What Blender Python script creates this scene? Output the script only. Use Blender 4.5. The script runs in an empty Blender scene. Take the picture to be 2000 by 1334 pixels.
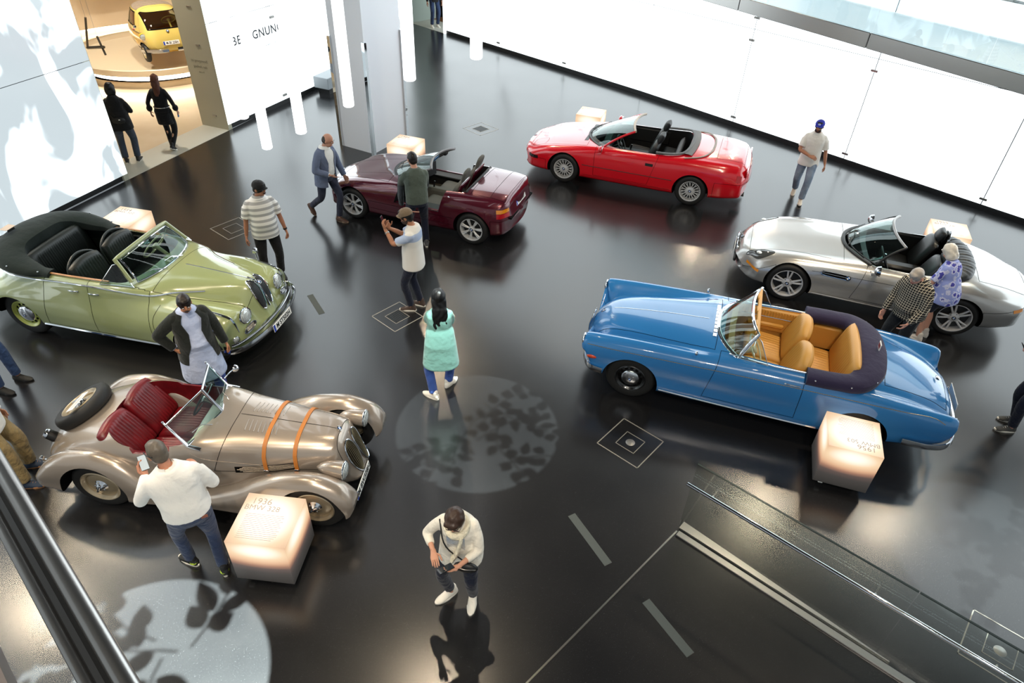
import bpy, bmesh, math, random
import numpy as np
from mathutils import Vector, Matrix, Quaternion
from mathutils.bvhtree import BVHTree
random.seed(7)
np.random.seed(7)
SC = bpy.context.scene
COL = SC.collection
PI = math.pi
R = math.radians

# ------------------------------------------------------------------ camera
CAM_H, CAM_TH, CAM_RO, CAM_F = 6.3412, .666404, .0445723, 1323.6
cam = bpy.data.cameras.new('camera')
cam.sensor_width = 36.0
cam.lens = CAM_F / 2000 * 36
cam.clip_start = .05
cam.clip_end = 200
cam_o = bpy.data.objects.new('camera', cam)
COL.objects.link(cam_o)
_F = Vector((0, math.cos(CAM_TH), -math.sin(CAM_TH)))
_R = Vector((1, 0, 0))
_U = _R.cross(_F)
_R2 = _R * math.cos(CAM_RO) + _U * math.sin(CAM_RO)
_U2 = _U * math.cos(CAM_RO) - _R * math.sin(CAM_RO)
_M = Matrix((_R2, _U2, -_F)).transposed().to_4x4()
_M.translation = (0, 0, CAM_H)
cam_o.matrix_world = _M
SC.camera = cam_o

# ------------------------------------------------------------------ world, exposure, lamps
W = bpy.data.worlds.new('world')
SC.world = W
W.use_nodes = True
W.node_tree.nodes['Background'].inputs[0].default_value = (.80, .88, .95, 1)
W.node_tree.nodes['Background'].inputs[1].default_value = .25
SC.view_settings.view_transform = 'Standard'
SC.view_settings.look = 'None'
SC.view_settings.exposure = 0.0
SC.view_settings.gamma = 1.0
SC.view_settings.use_curve_mapping = False
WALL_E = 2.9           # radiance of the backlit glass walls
SPOT_W = 1250           # watts of a ceiling downlight


def area_light(name, loc, target, size, power, col):
    l = bpy.data.lights.new(name, 'AREA')
    l.shape = 'RECTANGLE'
    l.size, l.size_y = size
    l.energy = power
    l.color = col
    o = bpy.data.objects.new(name, l)
    COL.objects.link(o)
    o.location = loc
    o.rotation_euler = (Vector(target) - Vector(loc)).to_track_quat('-Z', 'Y').to_euler()
    return o


def spot_light(name, loc, target, power, angle, col, radius=.06, blend=.5):
    l = bpy.data.lights.new(name, 'SPOT')
    l.energy = power
    l.spot_size = R(angle)
    l.spot_blend = blend
    l.color = col
    l.shadow_soft_size = radius
    o = bpy.data.objects.new(name, l)
    COL.objects.link(o)
    o.location = loc
    o.rotation_euler = (Vector(target) - Vector(loc)).to_track_quat('-Z', 'Y').to_euler()
    return o


CEIL_Z = 12.2
# warm downlights, the first three unseen and added as near-side fill: (x, y, z, target x, target y, watts factor, radius)
DOWNLIGHTS = [(-2.5, -2.5, 12, -2.4, 3.6, 1.4, .2), (2.5, -2.5, 12, 3.0, 7.0, .9, .2), (0, -3.5, 12, -.4, 3.6, 1.5, .2), (-6.5, 4.0, 12, -4.8, 6.5, 1.0, .08), (-3.2, 1.5, 12, -3.4, 4.2, 1.2, .08), (-1.5, 8.0, 12, -3.0, 5.6, .8, .08), (-3.9, 22.0, 12, -2.0, 12.2, 1.3, .12), (1.82, 19.45, 12, 2.2, 14.3, 1.2, .12),
              (8.07, 13.84, 11, 3.4, 7.4, .75, .26), (10.2, 11.6, 9, 6.2, 9.8, .55, .26), (6.0, 5.5, 12, 3.6, 7.0, 1.0, .08), (4.6, 8.2, 12, 6.0, 10.0, .8, .08), (.2, 3.2, 12, -1.4, 11.8, .9, .08), (3.0, 2.2, 12, 2.8, 13.5, 1.2, .08),
              (-8.85, 9.3, 6.6, -5.0, 6.5, .55, .30), (-9.3, 7.2, 7, -4.5, 4.5, .5, .30), (4.84, 16.41, 3.1, 4.4, 13.2, .05, .05), (5.65, 16.91, 3.1, 5.2, 13.0, .05, .05)]
for i, (x, y, z, tx, ty, w, r) in enumerate(DOWNLIGHTS):
    spot_light('downlight_beam', (x, y, z - .16), (tx, ty, 0), SPOT_W * w, 60 if z < 10 else 46, (1.0, .92, .80) if i < 3 else (1.0, .82, .58), r, .7)
# leaf projectors: (x, y, z, target x, target y, radius on the floor, watts)
PROJECTORS = [(-.4, 6.2, 11.6, -.4, 6.2, 1.05, 17000, 5), (-3.2, 2.75, 11.6, -3.2, 2.75, 1.12, 130000, 11), (5.45, 4.55, 11.6, 5.45, 4.55, 1.1, 14000, 23)]
for x, y, z, tx, ty, r, w, sd in PROJECTORS:
    spot_light('leaf_projector_beam', (x, y, z), (tx, ty, 0), w, 2 * math.degrees(math.atan(r * 1.25 / z)), (.86, 1.0, .98), .0007, .05)
# ------------------------------------------------------------------ materials
def lin(c):
    if isinstance(c, str):
        c = tuple(int(c[i:i + 2], 16) / 255 for i in (0, 2, 4))
        return tuple((v / 12.92 if v <= .04045 else ((v + .055) / 1.055) ** 2.4) for v in c)
    return tuple(c)


def new_mat(name):
    m = bpy.data.materials.new(name)
    m.use_nodes = True
    nt = m.node_tree
    return m, nt, nt.nodes['Principled BSDF'], nt.nodes['Material Output']


def nd(nt, t, **k):
    n = nt.nodes.new(t)
    for a, b in k.items():
        if a.startswith('i_'):
            n.inputs[int(a[2:])].default_value = b
        else:
            setattr(n, a, b)
    return n


def pm(name, col, rough=.5, metal=0, coat=0, spec=.5, bump=None, var=None, flake=False, sheen=0):
    m, nt, b, out = new_mat(name)
    c = lin(col)
    b.inputs['Base Color'].default_value = (*c, 1)
    b.inputs['Roughness'].default_value = rough
    b.inputs['Metallic'].default_value = metal
    b.inputs['Coat Weight'].default_value = coat
    b.inputs['Coat Roughness'].default_value = .03
    b.inputs['Specular IOR Level'].default_value = spec
    b.inputs['Sheen Weight'].default_value = sheen
    L = nt.links.new
    tc = nd(nt, 'ShaderNodeTexCoord')
    if var:
        n = nd(nt, 'ShaderNodeTexNoise')
        n.inputs['Scale'].default_value = var[1]
        n.inputs['Detail'].default_value = 4
        L(tc.outputs['Object'], n.inputs['Vector'])
        r = nd(nt, 'ShaderNodeValToRGB')
        r.color_ramp.elements[0].position = .38
        r.color_ramp.elements[1].position = .64
        r.color_ramp.elements[0].color = (*c, 1)
        r.color_ramp.elements[1].color = (*lin(var[0]), 1)
        L(n.outputs['Fac'], r.inputs['Fac'])
        L(r.outputs['Color'], b.inputs['Base Color'])
    if bump:
        n = nd(nt, 'ShaderNodeTexNoise')
        n.inputs['Scale'].default_value = bump[0]
        n.inputs['Detail'].default_value = 3
        L(tc.outputs['Object'], n.inputs['Vector'])
        bp = nd(nt, 'ShaderNodeBump')
        bp.inputs['Strength'].default_value = bump[1]
        bp.inputs['Distance'].default_value = bump[2] if len(bump) > 2 else .01
        L(n.outputs['Fac'], bp.inputs['Height'])
        L(bp.outputs['Normal'], b.inputs['Normal'])
    return m


def cloth(name, col, col2=None, scale=9, fold=.5, rough=.85):
    return pm(name, col, rough, bump=(scale, min(1, fold * 1.7), .04), sheen=.15, spec=.25, var=(col2, 5) if col2 else None)


def emit(name, col, strength):
    m, nt, b, out = new_mat(name)
    e = nd(nt, 'ShaderNodeEmission')
    e.inputs[0].default_value = (*lin(col), 1)
    e.inputs[1].default_value = strength
    nt.links.new(e.outputs[0], out.inputs[0])
    return m


def glass(name, tint, refl=1.0, opac=.0, rough=0.0):
    """thin clear pane: transparent, with a mirror share that grows at grazing angles"""
    m, nt, b, out = new_mat(name)
    L = nt.links.new
    t = nd(nt, 'ShaderNodeBsdfTransparent')
    t.inputs[0].default_value = (*lin(tint), 1)
    g = nd(nt, 'ShaderNodeBsdfGlossy')
    g.inputs['Roughness'].default_value = rough
    f = nd(nt, 'ShaderNodeLayerWeight')
    f.inputs[0].default_value = .5
    pw = nd(nt, 'ShaderNodeMath', operation='POWER')
    pw.inputs[1].default_value = 5
    L(f.outputs['Facing'], pw.inputs[0])
    mu = nd(nt, 'ShaderNodeMath', operation='MULTIPLY_ADD')
    mu.inputs[1].default_value = .9 * refl
    mu.inputs[2].default_value = .045 * refl
    mu.use_clamp = True
    L(pw.outputs[0], mu.inputs[0])
    mx = nd(nt, 'ShaderNodeMixShader')
    L(mu.outputs[0], mx.inputs[0])
    L(t.outputs[0], mx.inputs[1])
    L(g.outputs[0], mx.inputs[2])
    L(mx.outputs[0], out.inputs[0])
    return m


# ------------------------------------------------------------------ curves
def cr(pts, n, closed=False, per=False):
    """Catmull-Rom through pts (k x d); n samples in all, or n per segment when per"""
    p = np.asarray(pts, float)
    k = len(p)
    if closed:
        q = np.vstack([p[-1:], p, p[:2]])
        seg = k
    else:
        q = np.vstack([2 * p[0] - p[1], p, 2 * p[-1] - p[-2]])
        seg = k - 1
    if per:
        t = np.concatenate([i + np.arange(n) / n for i in range(seg)] + ([] if closed else [[seg]]))
    else:
        t = np.linspace(0, seg, n, endpoint=not closed)
    i = np.minimum(t.astype(int), seg - 1)
    f = (t - i)[:, None]
    a, b, c, d = q[i], q[i + 1], q[i + 2], q[i + 3]
    eps = 1e-9
    d1 = np.sqrt(np.linalg.norm(b - a, axis=1, keepdims=True)) + eps
    d2 = np.sqrt(np.linalg.norm(c - b, axis=1, keepdims=True)) + eps
    d3 = np.sqrt(np.linalg.norm(d - c, axis=1, keepdims=True)) + eps
    m1 = np.where(d1 > 1e-6, (b - a) / d1 - (c - a) / (d1 + d2) + (c - b) / d2, (c - b) / d2) * d2
    m2 = np.where(d3 > 1e-6, (c - b) / d2 - (d - b) / (d2 + d3) + (d - c) / d3, (c - b) / d2) * d2
    m1 = np.where(d2 > 1e-6, m1, 0)
    m2 = np.where(d2 > 1e-6, m2, 0)
    f2, f3 = f * f, f * f * f
    return (2 * f3 - 3 * f2 + 1) * b + (f3 - 2 * f2 + f) * m1 + (-2 * f3 + 3 * f2) * c + (f3 - f2) * m2


def pchip(x, y, xs):
    """monotone cubic through (x, y[..]) along axis 0"""
    x = np.asarray(x, float)
    y = np.asarray(y, float)
    h = np.diff(x)
    sh = (len(h),) + (1,) * (y.ndim - 1)
    dl = np.diff(y, axis=0) / h.reshape(sh)
    m = np.zeros_like(y)
    w1 = (2 * h[1:] + h[:-1]).reshape((-1,) + (1,) * (y.ndim - 1))
    w2 = (h[1:] + 2 * h[:-1]).reshape((-1,) + (1,) * (y.ndim - 1))
    with np.errstate(divide='ignore', invalid='ignore'):
        hm = (w1 + w2) / (w1 / dl[:-1] + w2 / dl[1:])
    m[1:-1] = np.where(dl[:-1] * dl[1:] > 0, np.nan_to_num(hm), 0)
    m[0], m[-1] = dl[0], dl[-1]
    i = np.clip(np.searchsorted(x, xs, side='right') - 1, 0, len(h) - 1)
    hh = h[i].reshape((-1,) + (1,) * (y.ndim - 1))
    t = ((xs - x[i]) / h[i]).reshape((-1,) + (1,) * (y.ndim - 1))
    t2, t3 = t * t, t * t * t
    return (2 * t3 - 3 * t2 + 1) * y[i] + (t3 - 2 * t2 + t) * hh * m[i] + (-2 * t3 + 3 * t2) * y[i + 1] + (t3 - t2) * hh * m[i + 1]


# ------------------------------------------------------------------ mesh builder
class MB:
    def __init__(s):
        s.v, s.f, s.m = [], [], []
        s.n = 0

    def add(s, v, f, mi=0):
        v = np.asarray(v, float).reshape(-1, 3)
        s.v.append(v)
        for q in f:
            s.f.append([int(i) + s.n for i in q])
            s.m.append(mi)
        s.n += len(v)
        return s

    def box(s, c, sz, rz=0, bev=0, mi=0, M=None):
        x, y, z = (sz[0] / 2, sz[1] / 2, sz[2] / 2)
        if bev <= 0:
            v = np.array([(sx * x, sy * y, sz_ * z) for sz_ in (-1, 1) for sy in (-1, 1) for sx in (-1, 1)])
            f = [(0, 2, 3, 1), (4, 5, 7, 6), (0, 1, 5, 4), (2, 6, 7, 3), (0, 4, 6, 2), (1, 3, 7, 5)]
        else:
            b = min(bev, .49 * min(sz))
            v, f = [], []
            ix = {}
            for sx in (-1, 1):
                for sy in (-1, 1):
                    for sg in (-1, 1):
                        for ax in range(3):
                            p = [sx * x, sy * y, sg * z]
                            for a in range(3):
                                if a != ax:
                                    p[a] -= b * (sx, sy, sg)[a]
                            ix[(sx, sy, sg, ax)] = len(v)
                            v.append(p)
            for ax in range(3):
                for d in (-1, 1):
                    o = [a for a in range(3) if a != ax]
                    q = []
                    for (p, r) in ((-1, -1), (1, -1), (1, 1), (-1, 1)):
                        t = [0, 0, 0]
                        t[ax], t[o[0]], t[o[1]] = d, p, r
                        q.append(ix[(*t, ax)])
                    f.append(q if (d > 0) != (ax == 1) else q[::-1])
            for a in range(3):
                o = [c_ for c_ in range(3) if c_ != a]
                for p in (-1, 1):
                    for r in (-1, 1):
                        q = []
                        for (e, axx) in ((-1, o[0]), (1, o[0]), (1, o[1]), (-1, o[1])):
                            t = [0, 0, 0]
                            t[a], t[o[0]], t[o[1]] = e, p, r
                            q.append(ix[(*t, axx)])
                        f.append(q if (p * r > 0) == (a == 1) else q[::-1])
            for sx in (-1, 1):
                for sy in (-1, 1):
                    for sg in (-1, 1):
                        q = [ix[(sx, sy, sg, a)] for a in range(3)]
                        f.append(q if sx * sy * sg > 0 else q[::-1])
            v = np.array(v)
        if M is not None:
            v = v @ np.array(M.to_3x3()).T
        elif rz:
            c_, s_ = math.cos(rz), math.sin(rz)
            v = v @ np.array([[c_, s_, 0], [-s_, c_, 0], [0, 0, 1]])
        return s.add(v + np.asarray(c, float), f, mi)

    def grid(s, P, cu=False, cv=False, mi=0, cap=False, flip=False):
        P = np.asarray(P, float)
        a, b = P.shape[:2]
        f = []
        for i in range(a if cu else a - 1):
            for j in range(b if cv else b - 1):
                q = (i * b + j, i * b + (j + 1) % b, ((i + 1) % a) * b + (j + 1) % b, ((i + 1) % a) * b + j)
                f.append(q[::-1] if flip else q)
        v = P.reshape(-1, 3)
        if cap:
            n = len(v)
            v = np.vstack([v, P[0].mean(0), P[-1].mean(0)])
            for j in range(b):
                q = (n, (j + 1) % b, j)
                f.append(q[::-1] if flip else q)
                q = (n + 1, (a - 1) * b + j, (a - 1) * b + (j + 1) % b)
                f.append(q[::-1] if flip else q)
        return s.add(v, f, mi)

    def frames(s, path, up=None, closed=False):
        p = np.asarray(path, float)
        t = (np.roll(p, -1, 0) - np.roll(p, 1, 0)) if closed else np.gradient(p, axis=0)
        t /= np.linalg.norm(t, axis=1, keepdims=True) + 1e-12
        A, B = [], []
        if up is not None:
            u = np.asarray(up, float)
            for q in t:
                a = np.cross(q, u)
                a /= np.linalg.norm(a) + 1e-12
                A.append(a)
                B.append(np.cross(a, q))
        else:
            u = np.array([0, 0, 1.]) if abs(t[0][2]) < .9 else np.array([1., 0, 0])
            a = np.cross(t[0], u)
            a /= np.linalg.norm(a)
            for q in t:
                a = a - q * (a @ q)
                a /= np.linalg.norm(a) + 1e-12
                A.append(a)
                B.append(np.cross(a, q))
        return p, np.array(A), np.array(B)

    def tube(s, path, r, n=8, closed=False, up=None, flat=1.0, mi=0, cap=True):
        """swept ellipse; r scalar or per-point; flat = height over width"""
        p, A, B = s.frames(path, up, closed)
        r = np.atleast_1d(np.asarray(r, float))
        r = np.interp(np.linspace(0, 1, len(p)), np.linspace(0, 1, len(r)), r) if len(r) > 1 else np.full(len(p), r[0])
        a = np.arange(n) * 2 * PI / n
        ring = np.cos(a)[None, :, None] * A[:, None] + flat * np.sin(a)[None, :, None] * B[:, None]
        P = p[:, None] + ring * r[:, None, None]
        return s.grid(P, cu=closed, cv=True, mi=mi, cap=cap and not closed)

    def sweep(s, path, prof, up=(0, 0, 1), closed=False, sc=None, mi=0, cap=True):
        """swept closed profile [(side, up)]; sc per-point scale (k,2) or (k,)"""
        p, A, B = s.frames(path, up, closed)
        q = np.asarray(prof, float)
        if sc is None:
            sc = np.ones((len(p), 2))
        sc = np.asarray(sc, float)
        if sc.ndim == 1:
            sc = np.stack([sc, sc], 1)
        P = p[:, None] + A[:, None] * (q[None, :, 0] * sc[:, :1])[..., None] + B[:, None] * (q[None, :, 1] * sc[:, 1:])[..., None]
        return s.grid(P, cu=closed, cv=True, mi=mi, cap=cap and not closed)

    def lathe(s, prof, c=(0, 0, 0), axis=(0, 0, 1), n=24, mi=0, close=True, a0=0, a1=None, sx=1.0):
        """prof [(r, h)] turned about axis through c"""
        z = np.asarray(axis, float)
        z /= np.linalg.norm(z)
        x = np.cross(z, (0, 0, 1.)) if abs(z[2]) < .9 else np.cross(z, (0, 1., 0))
        x /= np.linalg.norm(x)
        y = np.cross(z, x)
        a = np.arange(n) * 2 * PI / n
        q = np.asarray(prof, float)
        P = np.asarray(c, float) + q[:, 0, None, None] * (sx * np.cos(a)[None, :, None] * x + np.sin(a)[None, :, None] * y) + q[:, 1, None, None] * z
        return s.grid(P, cv=True, mi=mi, cap=close, flip=True)

    def ball(s, c, r, n=12, m=8, mi=0, M=None):
        r = np.broadcast_to(np.asarray(r, float), (3,))
        th = np.linspace(0.02, PI - .02, m)
        a = np.arange(n) * 2 * PI / n
        P = np.stack([np.sin(th)[:, None] * np.cos(a), np.sin(th)[:, None] * np.sin(a), np.cos(th)[:, None] * np.ones(n)], -1) * r
        if M is not None:
            P = P @ np.array(M.to_3x3()).T
        return s.grid(P + np.asarray(c, float), cv=True, cap=True, mi=mi, flip=True)

    def prism(s, outl, z0, z1, mi=0, M=None):
        o = np.asarray(outl, float)
        k = len(o)
        v = np.vstack([np.c_[o, np.full(k, z0)], np.c_[o, np.full(k, z1)]])
        if M is not None:
            v = v @ np.array(M.to_3x3()).T + np.array(M.translation)
        f = [(i, (i + 1) % k, k + (i + 1) % k, k + i) for i in range(k)] + [tuple(range(k - 1, -1, -1)), tuple(range(k, 2 * k))]
        return s.add(v, f, mi)

    def strip(s, pts, w, n, mi=0):
        """thin ribbon on a surface: pts k x 3, n normals k x 3"""
        p = np.asarray(pts, float)
        n = np.asarray(n, float)
        t = np.gradient(p, axis=0)
        a = np.cross(t, n)
        a /= np.linalg.norm(a, axis=1, keepdims=True) + 1e-12
        return s.grid(np.stack([p - a * w / 2, p + a * w / 2], 1), mi=mi)

    def xf(s, M):
        A = np.array(M)
        s.v = [v @ A[:3, :3].T + A[:3, 3] for v in s.v]
        return s

    def mesh(s, name='mesh', mats=(), smooth=True):
        me = bpy.data.meshes.new(name)
        v = np.vstack(s.v) if s.v else np.zeros((0, 3))
        me.from_pydata(v.tolist(), [], s.f)
        for m in mats:
            me.materials.append(m)
        if len(mats) > 1:
            me.polygons.foreach_set('material_index', s.m)
        if smooth:
            me.polygons.foreach_set('use_smooth', [True] * len(me.polygons))
        me.update()
        return me

    def build(s, name, mat, parent=None, smooth=True, angle=40, loc=None, fix=False):
        mats = mat if isinstance(mat, (list, tuple)) else [mat]
        me = s.mesh(name, mats, smooth)
        if fix:
            fix_normals(me)
        if smooth and angle:
            sharp(me, angle)
        return link(name, me, parent, loc)


def fix_normals(me):
    bm = bmesh.new()
    bm.from_mesh(me)
    bmesh.ops.recalc_face_normals(bm, faces=bm.faces)
    bm.to_mesh(me)
    bm.free()


def sharp(me, angle=40):
    try:
        me.set_sharp_from_angle(angle=R(angle))
    except Exception:
        pass


def link(name, me, parent=None, loc=None):
    o = bpy.data.objects.new(name, me)
    COL.objects.link(o)
    if parent is not None:
        o.parent = parent
    if loc is not None:
        o.location = loc
    return o


def thing(name, label, cat, loc=(0, 0, 0), rz=0, group=None):
    o = bpy.data.objects.new(name, None)
    COL.objects.link(o)
    o.empty_display_size = .2
    o.location = loc
    o.rotation_euler = (0, 0, rz)
    return tag(o, label, cat, group)


def tag(o, label=None, cat=None, group=None, kind=None):
    if label:
        o['label'] = label
    if cat:
        o['category'] = cat
    if group:
        o['group'] = group
    if kind:
        o['kind'] = kind
    return o


def copy_tree(o, parent=None):
    c = o.copy()
    COL.objects.link(c)
    c.parent = parent
    for ch in o.children:
        copy_tree(ch, c)
    return c


def baked(o):
    """mesh of o with its modifiers applied; o keeps the new mesh without modifiers"""
    dg = bpy.context.evaluated_depsgraph_get()
    dg.update()
    me = bpy.data.meshes.new_from_object(o.evaluated_get(dg))
    old = o.data
    o.modifiers.clear()
    o.data = me
    bpy.data.meshes.remove(old)
    return o


def text_mesh(txt, size, ext=.0008, align='CENTER', bold=0.0, spacing=1.0):
    c = bpy.data.curves.new('text', 'FONT')
    c.body = txt
    c.size = size
    c.extrude = ext
    c.align_x = align
    c.align_y = 'CENTER'
    c.offset = bold
    c.space_character = spacing
    c.resolution_u = 3
    o = bpy.data.objects.new('text', c)
    COL.objects.link(o)
    dg = bpy.context.evaluated_depsgraph_get()
    dg.update()
    me = bpy.data.meshes.new_from_object(o.evaluated_get(dg))
    bpy.data.objects.remove(o)
    bpy.data.curves.remove(c)
    return me


def text_obj(name, txt, size, mat, M, parent=None, **k):
    me = text_mesh(txt, size, **k)
    me.materials.clear()
    me.materials.append(mat)
    me.transform(M)
    return link(name, me, parent)


def basis_mat(x, y, z, loc=(0, 0, 0)):
    M = Matrix((Vector(x), Vector(y), Vector(z))).transposed().to_4x4()
    M.translation = Vector(loc)
    return M


# ------------------------------------------------------------------ shared materials
M_CHROME = pm('chrome', 'd8dade', .06, 1)
M_STEEL = pm('brushed_steel', 'a9a7a4', .28, 1, bump=(60, .08, .002))
M_ALU = pm('silver_alloy', 'c2c3c5', .25, .9)
M_BLACK = pm('black_plastic', '101112', .45)
M_GAP = pm('panel_gap', '050505', .8, spec=.1)
M_RUBBER = pm('tyre_rubber', '161616', .62, bump=(90, .15, .003))
M_WELL = pm('wheel_well', '060606', .9, spec=.1)
M_WHITE = pm('white_print', 'f2f2ee', .5)
M_INK = pm('black_print', '0c0c0e', .6)
M_EUBLUE = pm('plate_blue', '1d3fae', .5)
M_BLUEQ = pm('emblem_blue', '2a6fc4', .3)
M_LENS = pm('clear_lens', 'cfd6d6', .08, .35, coat=.8)
M_AMBER = pm('amber_lens', 'e08a12', .15, coat=.8)
M_REDLENS = pm('red_lens', 'b0121a', .15, coat=.8)
M_WGLASS = glass('windscreen_glass', 'cfe0dc', 1.35)
M_MIRROR = pm('mirror_glass', 'e6eaec', .02, 1)
# ------------------------------------------------------------------ setting: floor
def floor_mat():
    m, nt, b, out = new_mat('polished_black_floor')
    L = nt.links.new
    tc = nd(nt, 'ShaderNodeTexCoord')
    n1 = nd(nt, 'ShaderNodeTexNoise')
    n1.inputs['Scale'].default_value = .9
    n1.inputs['Detail'].default_value = 6
    n2 = nd(nt, 'ShaderNodeTexNoise')
    n2.inputs['Scale'].default_value = 120
    n2.inputs['Detail'].default_value = 2
    v = nd(nt, 'ShaderNodeTexVoronoi')
    v.inputs['Scale'].default_value = 14
    for n in (n1, n2, v):
        L(tc.outputs['Object'], n.inputs['Vector'])
    r = nd(nt, 'ShaderNodeValToRGB')
    r.color_ramp.elements[0].color = (.008, .008, .009, 1)
    r.color_ramp.elements[1].color = (.014, .0138, .0142, 1)
    L(n1.outputs['Fac'], r.inputs['Fac'])
    # fine light grains and a few bigger chips
    gr = nd(nt, 'ShaderNodeMapRange')
    gr.inputs['From Min'].default_value = .66
    gr.inputs['From Max'].default_value = .8
    L(n2.outputs['Fac'], gr.inputs['Value'])
    ch = nd(nt, 'ShaderNodeMath', operation='LESS_THAN')
    ch.inputs[1].default_value = .045
    L(v.outputs['Distance'], ch.inputs[0])
    ad = nd(nt, 'ShaderNodeMath', operation='MULTIPLY_ADD')
    ad.inputs[1].default_value = .35
    L(ch.outputs[0], ad.inputs[0])
    L(gr.outputs[0], ad.inputs[2])
    mx = nd(nt, 'ShaderNodeMix', data_type='RGBA')
    L(ad.outputs[0], mx.inputs['Factor'])
    L(r.outputs['Color'], mx.inputs['A'])
    mx.inputs['B'].default_value = (.09, .09, .09, 1)
    L(mx.outputs['Result'], b.inputs['Base Color'])
    rr = nd(nt, 'ShaderNodeMapRange')
    rr.inputs['To Min'].default_value = .17
    rr.inputs['To Max'].default_value = .27
    L(n1.outputs['Fac'], rr.inputs['Value'])
    L(rr.outputs[0], b.inputs['Roughness'])
    b.inputs['Specular IOR Level'].default_value = .8
    return m


M_FLOOR = floor_mat()
M_CREAM = pm('cream_floor', 'dccab0', .22, var=('d6c2a6', 1.5))
M_SILL = pm('sill_pale', 'c9c8bd', .35)
M_BEIGE = pm('beige_wall', 'dccbb0', .6)
M_BASE = pm('black_plinth', '0a0a0c', .5)
M_DARKCEIL = pm('dark_ceiling', '2b2a29', .8)


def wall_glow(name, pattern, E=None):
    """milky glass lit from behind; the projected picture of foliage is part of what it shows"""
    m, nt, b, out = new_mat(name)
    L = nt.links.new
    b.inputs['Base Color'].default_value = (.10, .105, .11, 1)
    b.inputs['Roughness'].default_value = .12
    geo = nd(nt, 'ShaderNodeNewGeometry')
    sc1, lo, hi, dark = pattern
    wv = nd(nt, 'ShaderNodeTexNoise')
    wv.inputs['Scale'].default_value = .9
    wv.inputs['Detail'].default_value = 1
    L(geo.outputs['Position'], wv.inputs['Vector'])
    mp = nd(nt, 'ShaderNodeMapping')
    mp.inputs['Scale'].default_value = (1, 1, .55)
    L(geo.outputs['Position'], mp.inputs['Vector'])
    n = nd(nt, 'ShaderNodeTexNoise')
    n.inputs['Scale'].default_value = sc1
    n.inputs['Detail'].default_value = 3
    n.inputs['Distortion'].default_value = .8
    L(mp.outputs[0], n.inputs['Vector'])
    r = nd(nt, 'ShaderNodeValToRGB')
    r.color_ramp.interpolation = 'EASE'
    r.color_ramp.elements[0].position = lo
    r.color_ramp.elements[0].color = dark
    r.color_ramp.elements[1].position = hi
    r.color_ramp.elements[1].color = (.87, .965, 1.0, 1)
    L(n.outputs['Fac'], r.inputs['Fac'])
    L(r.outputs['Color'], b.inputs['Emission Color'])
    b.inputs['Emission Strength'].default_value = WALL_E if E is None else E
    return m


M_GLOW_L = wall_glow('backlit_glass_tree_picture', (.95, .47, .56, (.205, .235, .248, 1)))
M_GLOW_B = wall_glow('backlit_glass_faint_branches', (.5, .30, .46, (.42, .47, .49, 1)))
M_GLOW_R = wall_glow('backlit_glass_faint_leaves', (1.1, .26, .36, (.40, .43, .45, 1)))
M_DIM = wall_glow('dimmed_glass', (1.0, .3, .6, (.5, .53, .55, 1)), .45)


def flat(name, pts, z, mat, kind='structure', parent=None, th=.1):
    o = np.asarray(pts, float)
    mb = MB().prism(o, z - th, z)
    ob = mb.build(name, mat, parent, smooth=False)
    fix_normals(ob.data)
    if kind and parent is None:
        ob['kind'] = kind
    return ob


A0 = (-11.6, 3.0)
L0 = (-9.07, 10.18)
D1 = (-8.10, 12.95)
D2 = (-7.04, 15.80)
LB = (-5.0, 20.7)
C0 = (-2.91, 25.51)
MID = (3.36, 19.72)
E0 = (10.37, 12.66)
E1 = (15.3, 7.7)
floor = flat('floor', [(-11.8, -7), (16, -7), (16, 8), (-2.5, 30), (-8, 30), (-5.2, 21), (-7.04, 15.80), (-8.10, 12.95), (-11.8, 2.4)], 0, M_FLOOR)
ceiling = flat('ceiling', [(-16, -7), (16, -7), (16, 10), (2, 30), (-16, 30)], CEIL_Z + .3, M_DARKCEIL, th=.3)
M_LAMP = emit('downlight_glow', 'ffdcb0', 6)
LAMPW = ('added as fill behind the viewer at left', 'added as fill behind the viewer at right', 'added as fill behind the viewer in the middle', 'over the green car', 'over the prewar roadster', 'over the middle of the hall', 'by the far corner', 'above the bright red car', 'by the right wall', 'above the silver roadster', 'over the blue car', 'between blue and silver cars', 'above the woman with the scarf', 'above the near balustrade', 'high on the left wall', 'high on the left wall next to the picture edge', 'under the overhead ramp, nearest the red car', 'under the overhead ramp, second', 'under the overhead ramp, next to the wall', 'under the overhead ramp, furthest')
for i, (x, y, z, tx, ty, w, r) in enumerate(DOWNLIGHTS):     # lamp housings, each with its luminous disc
    t = thing('downlight', 'round warm downlight ' + LAMPW[i], 'lamp', (x, y, z), 0, 'warm downlights')
    k = max(r, .06) * 1.25
    MB().lathe([(k, .02), (k, -.12), (k * .85, -.12), (k * .85, -.02)], n=16).build('housing', M_BLACK, t)
    MB().lathe([(.0, -.05), (k * .83, -.05), (k * .83, -.045), (0, -.045)], n=16, close=False).build('lens', M_LAMP, t)
    if CEIL_Z - z > .5:
        MB().tube([(0, 0, 0), (0, 0, (3.22 if z < 4 else CEIL_Z) - z)], .012, 6).build('stem', M_BLACK, t)
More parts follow.
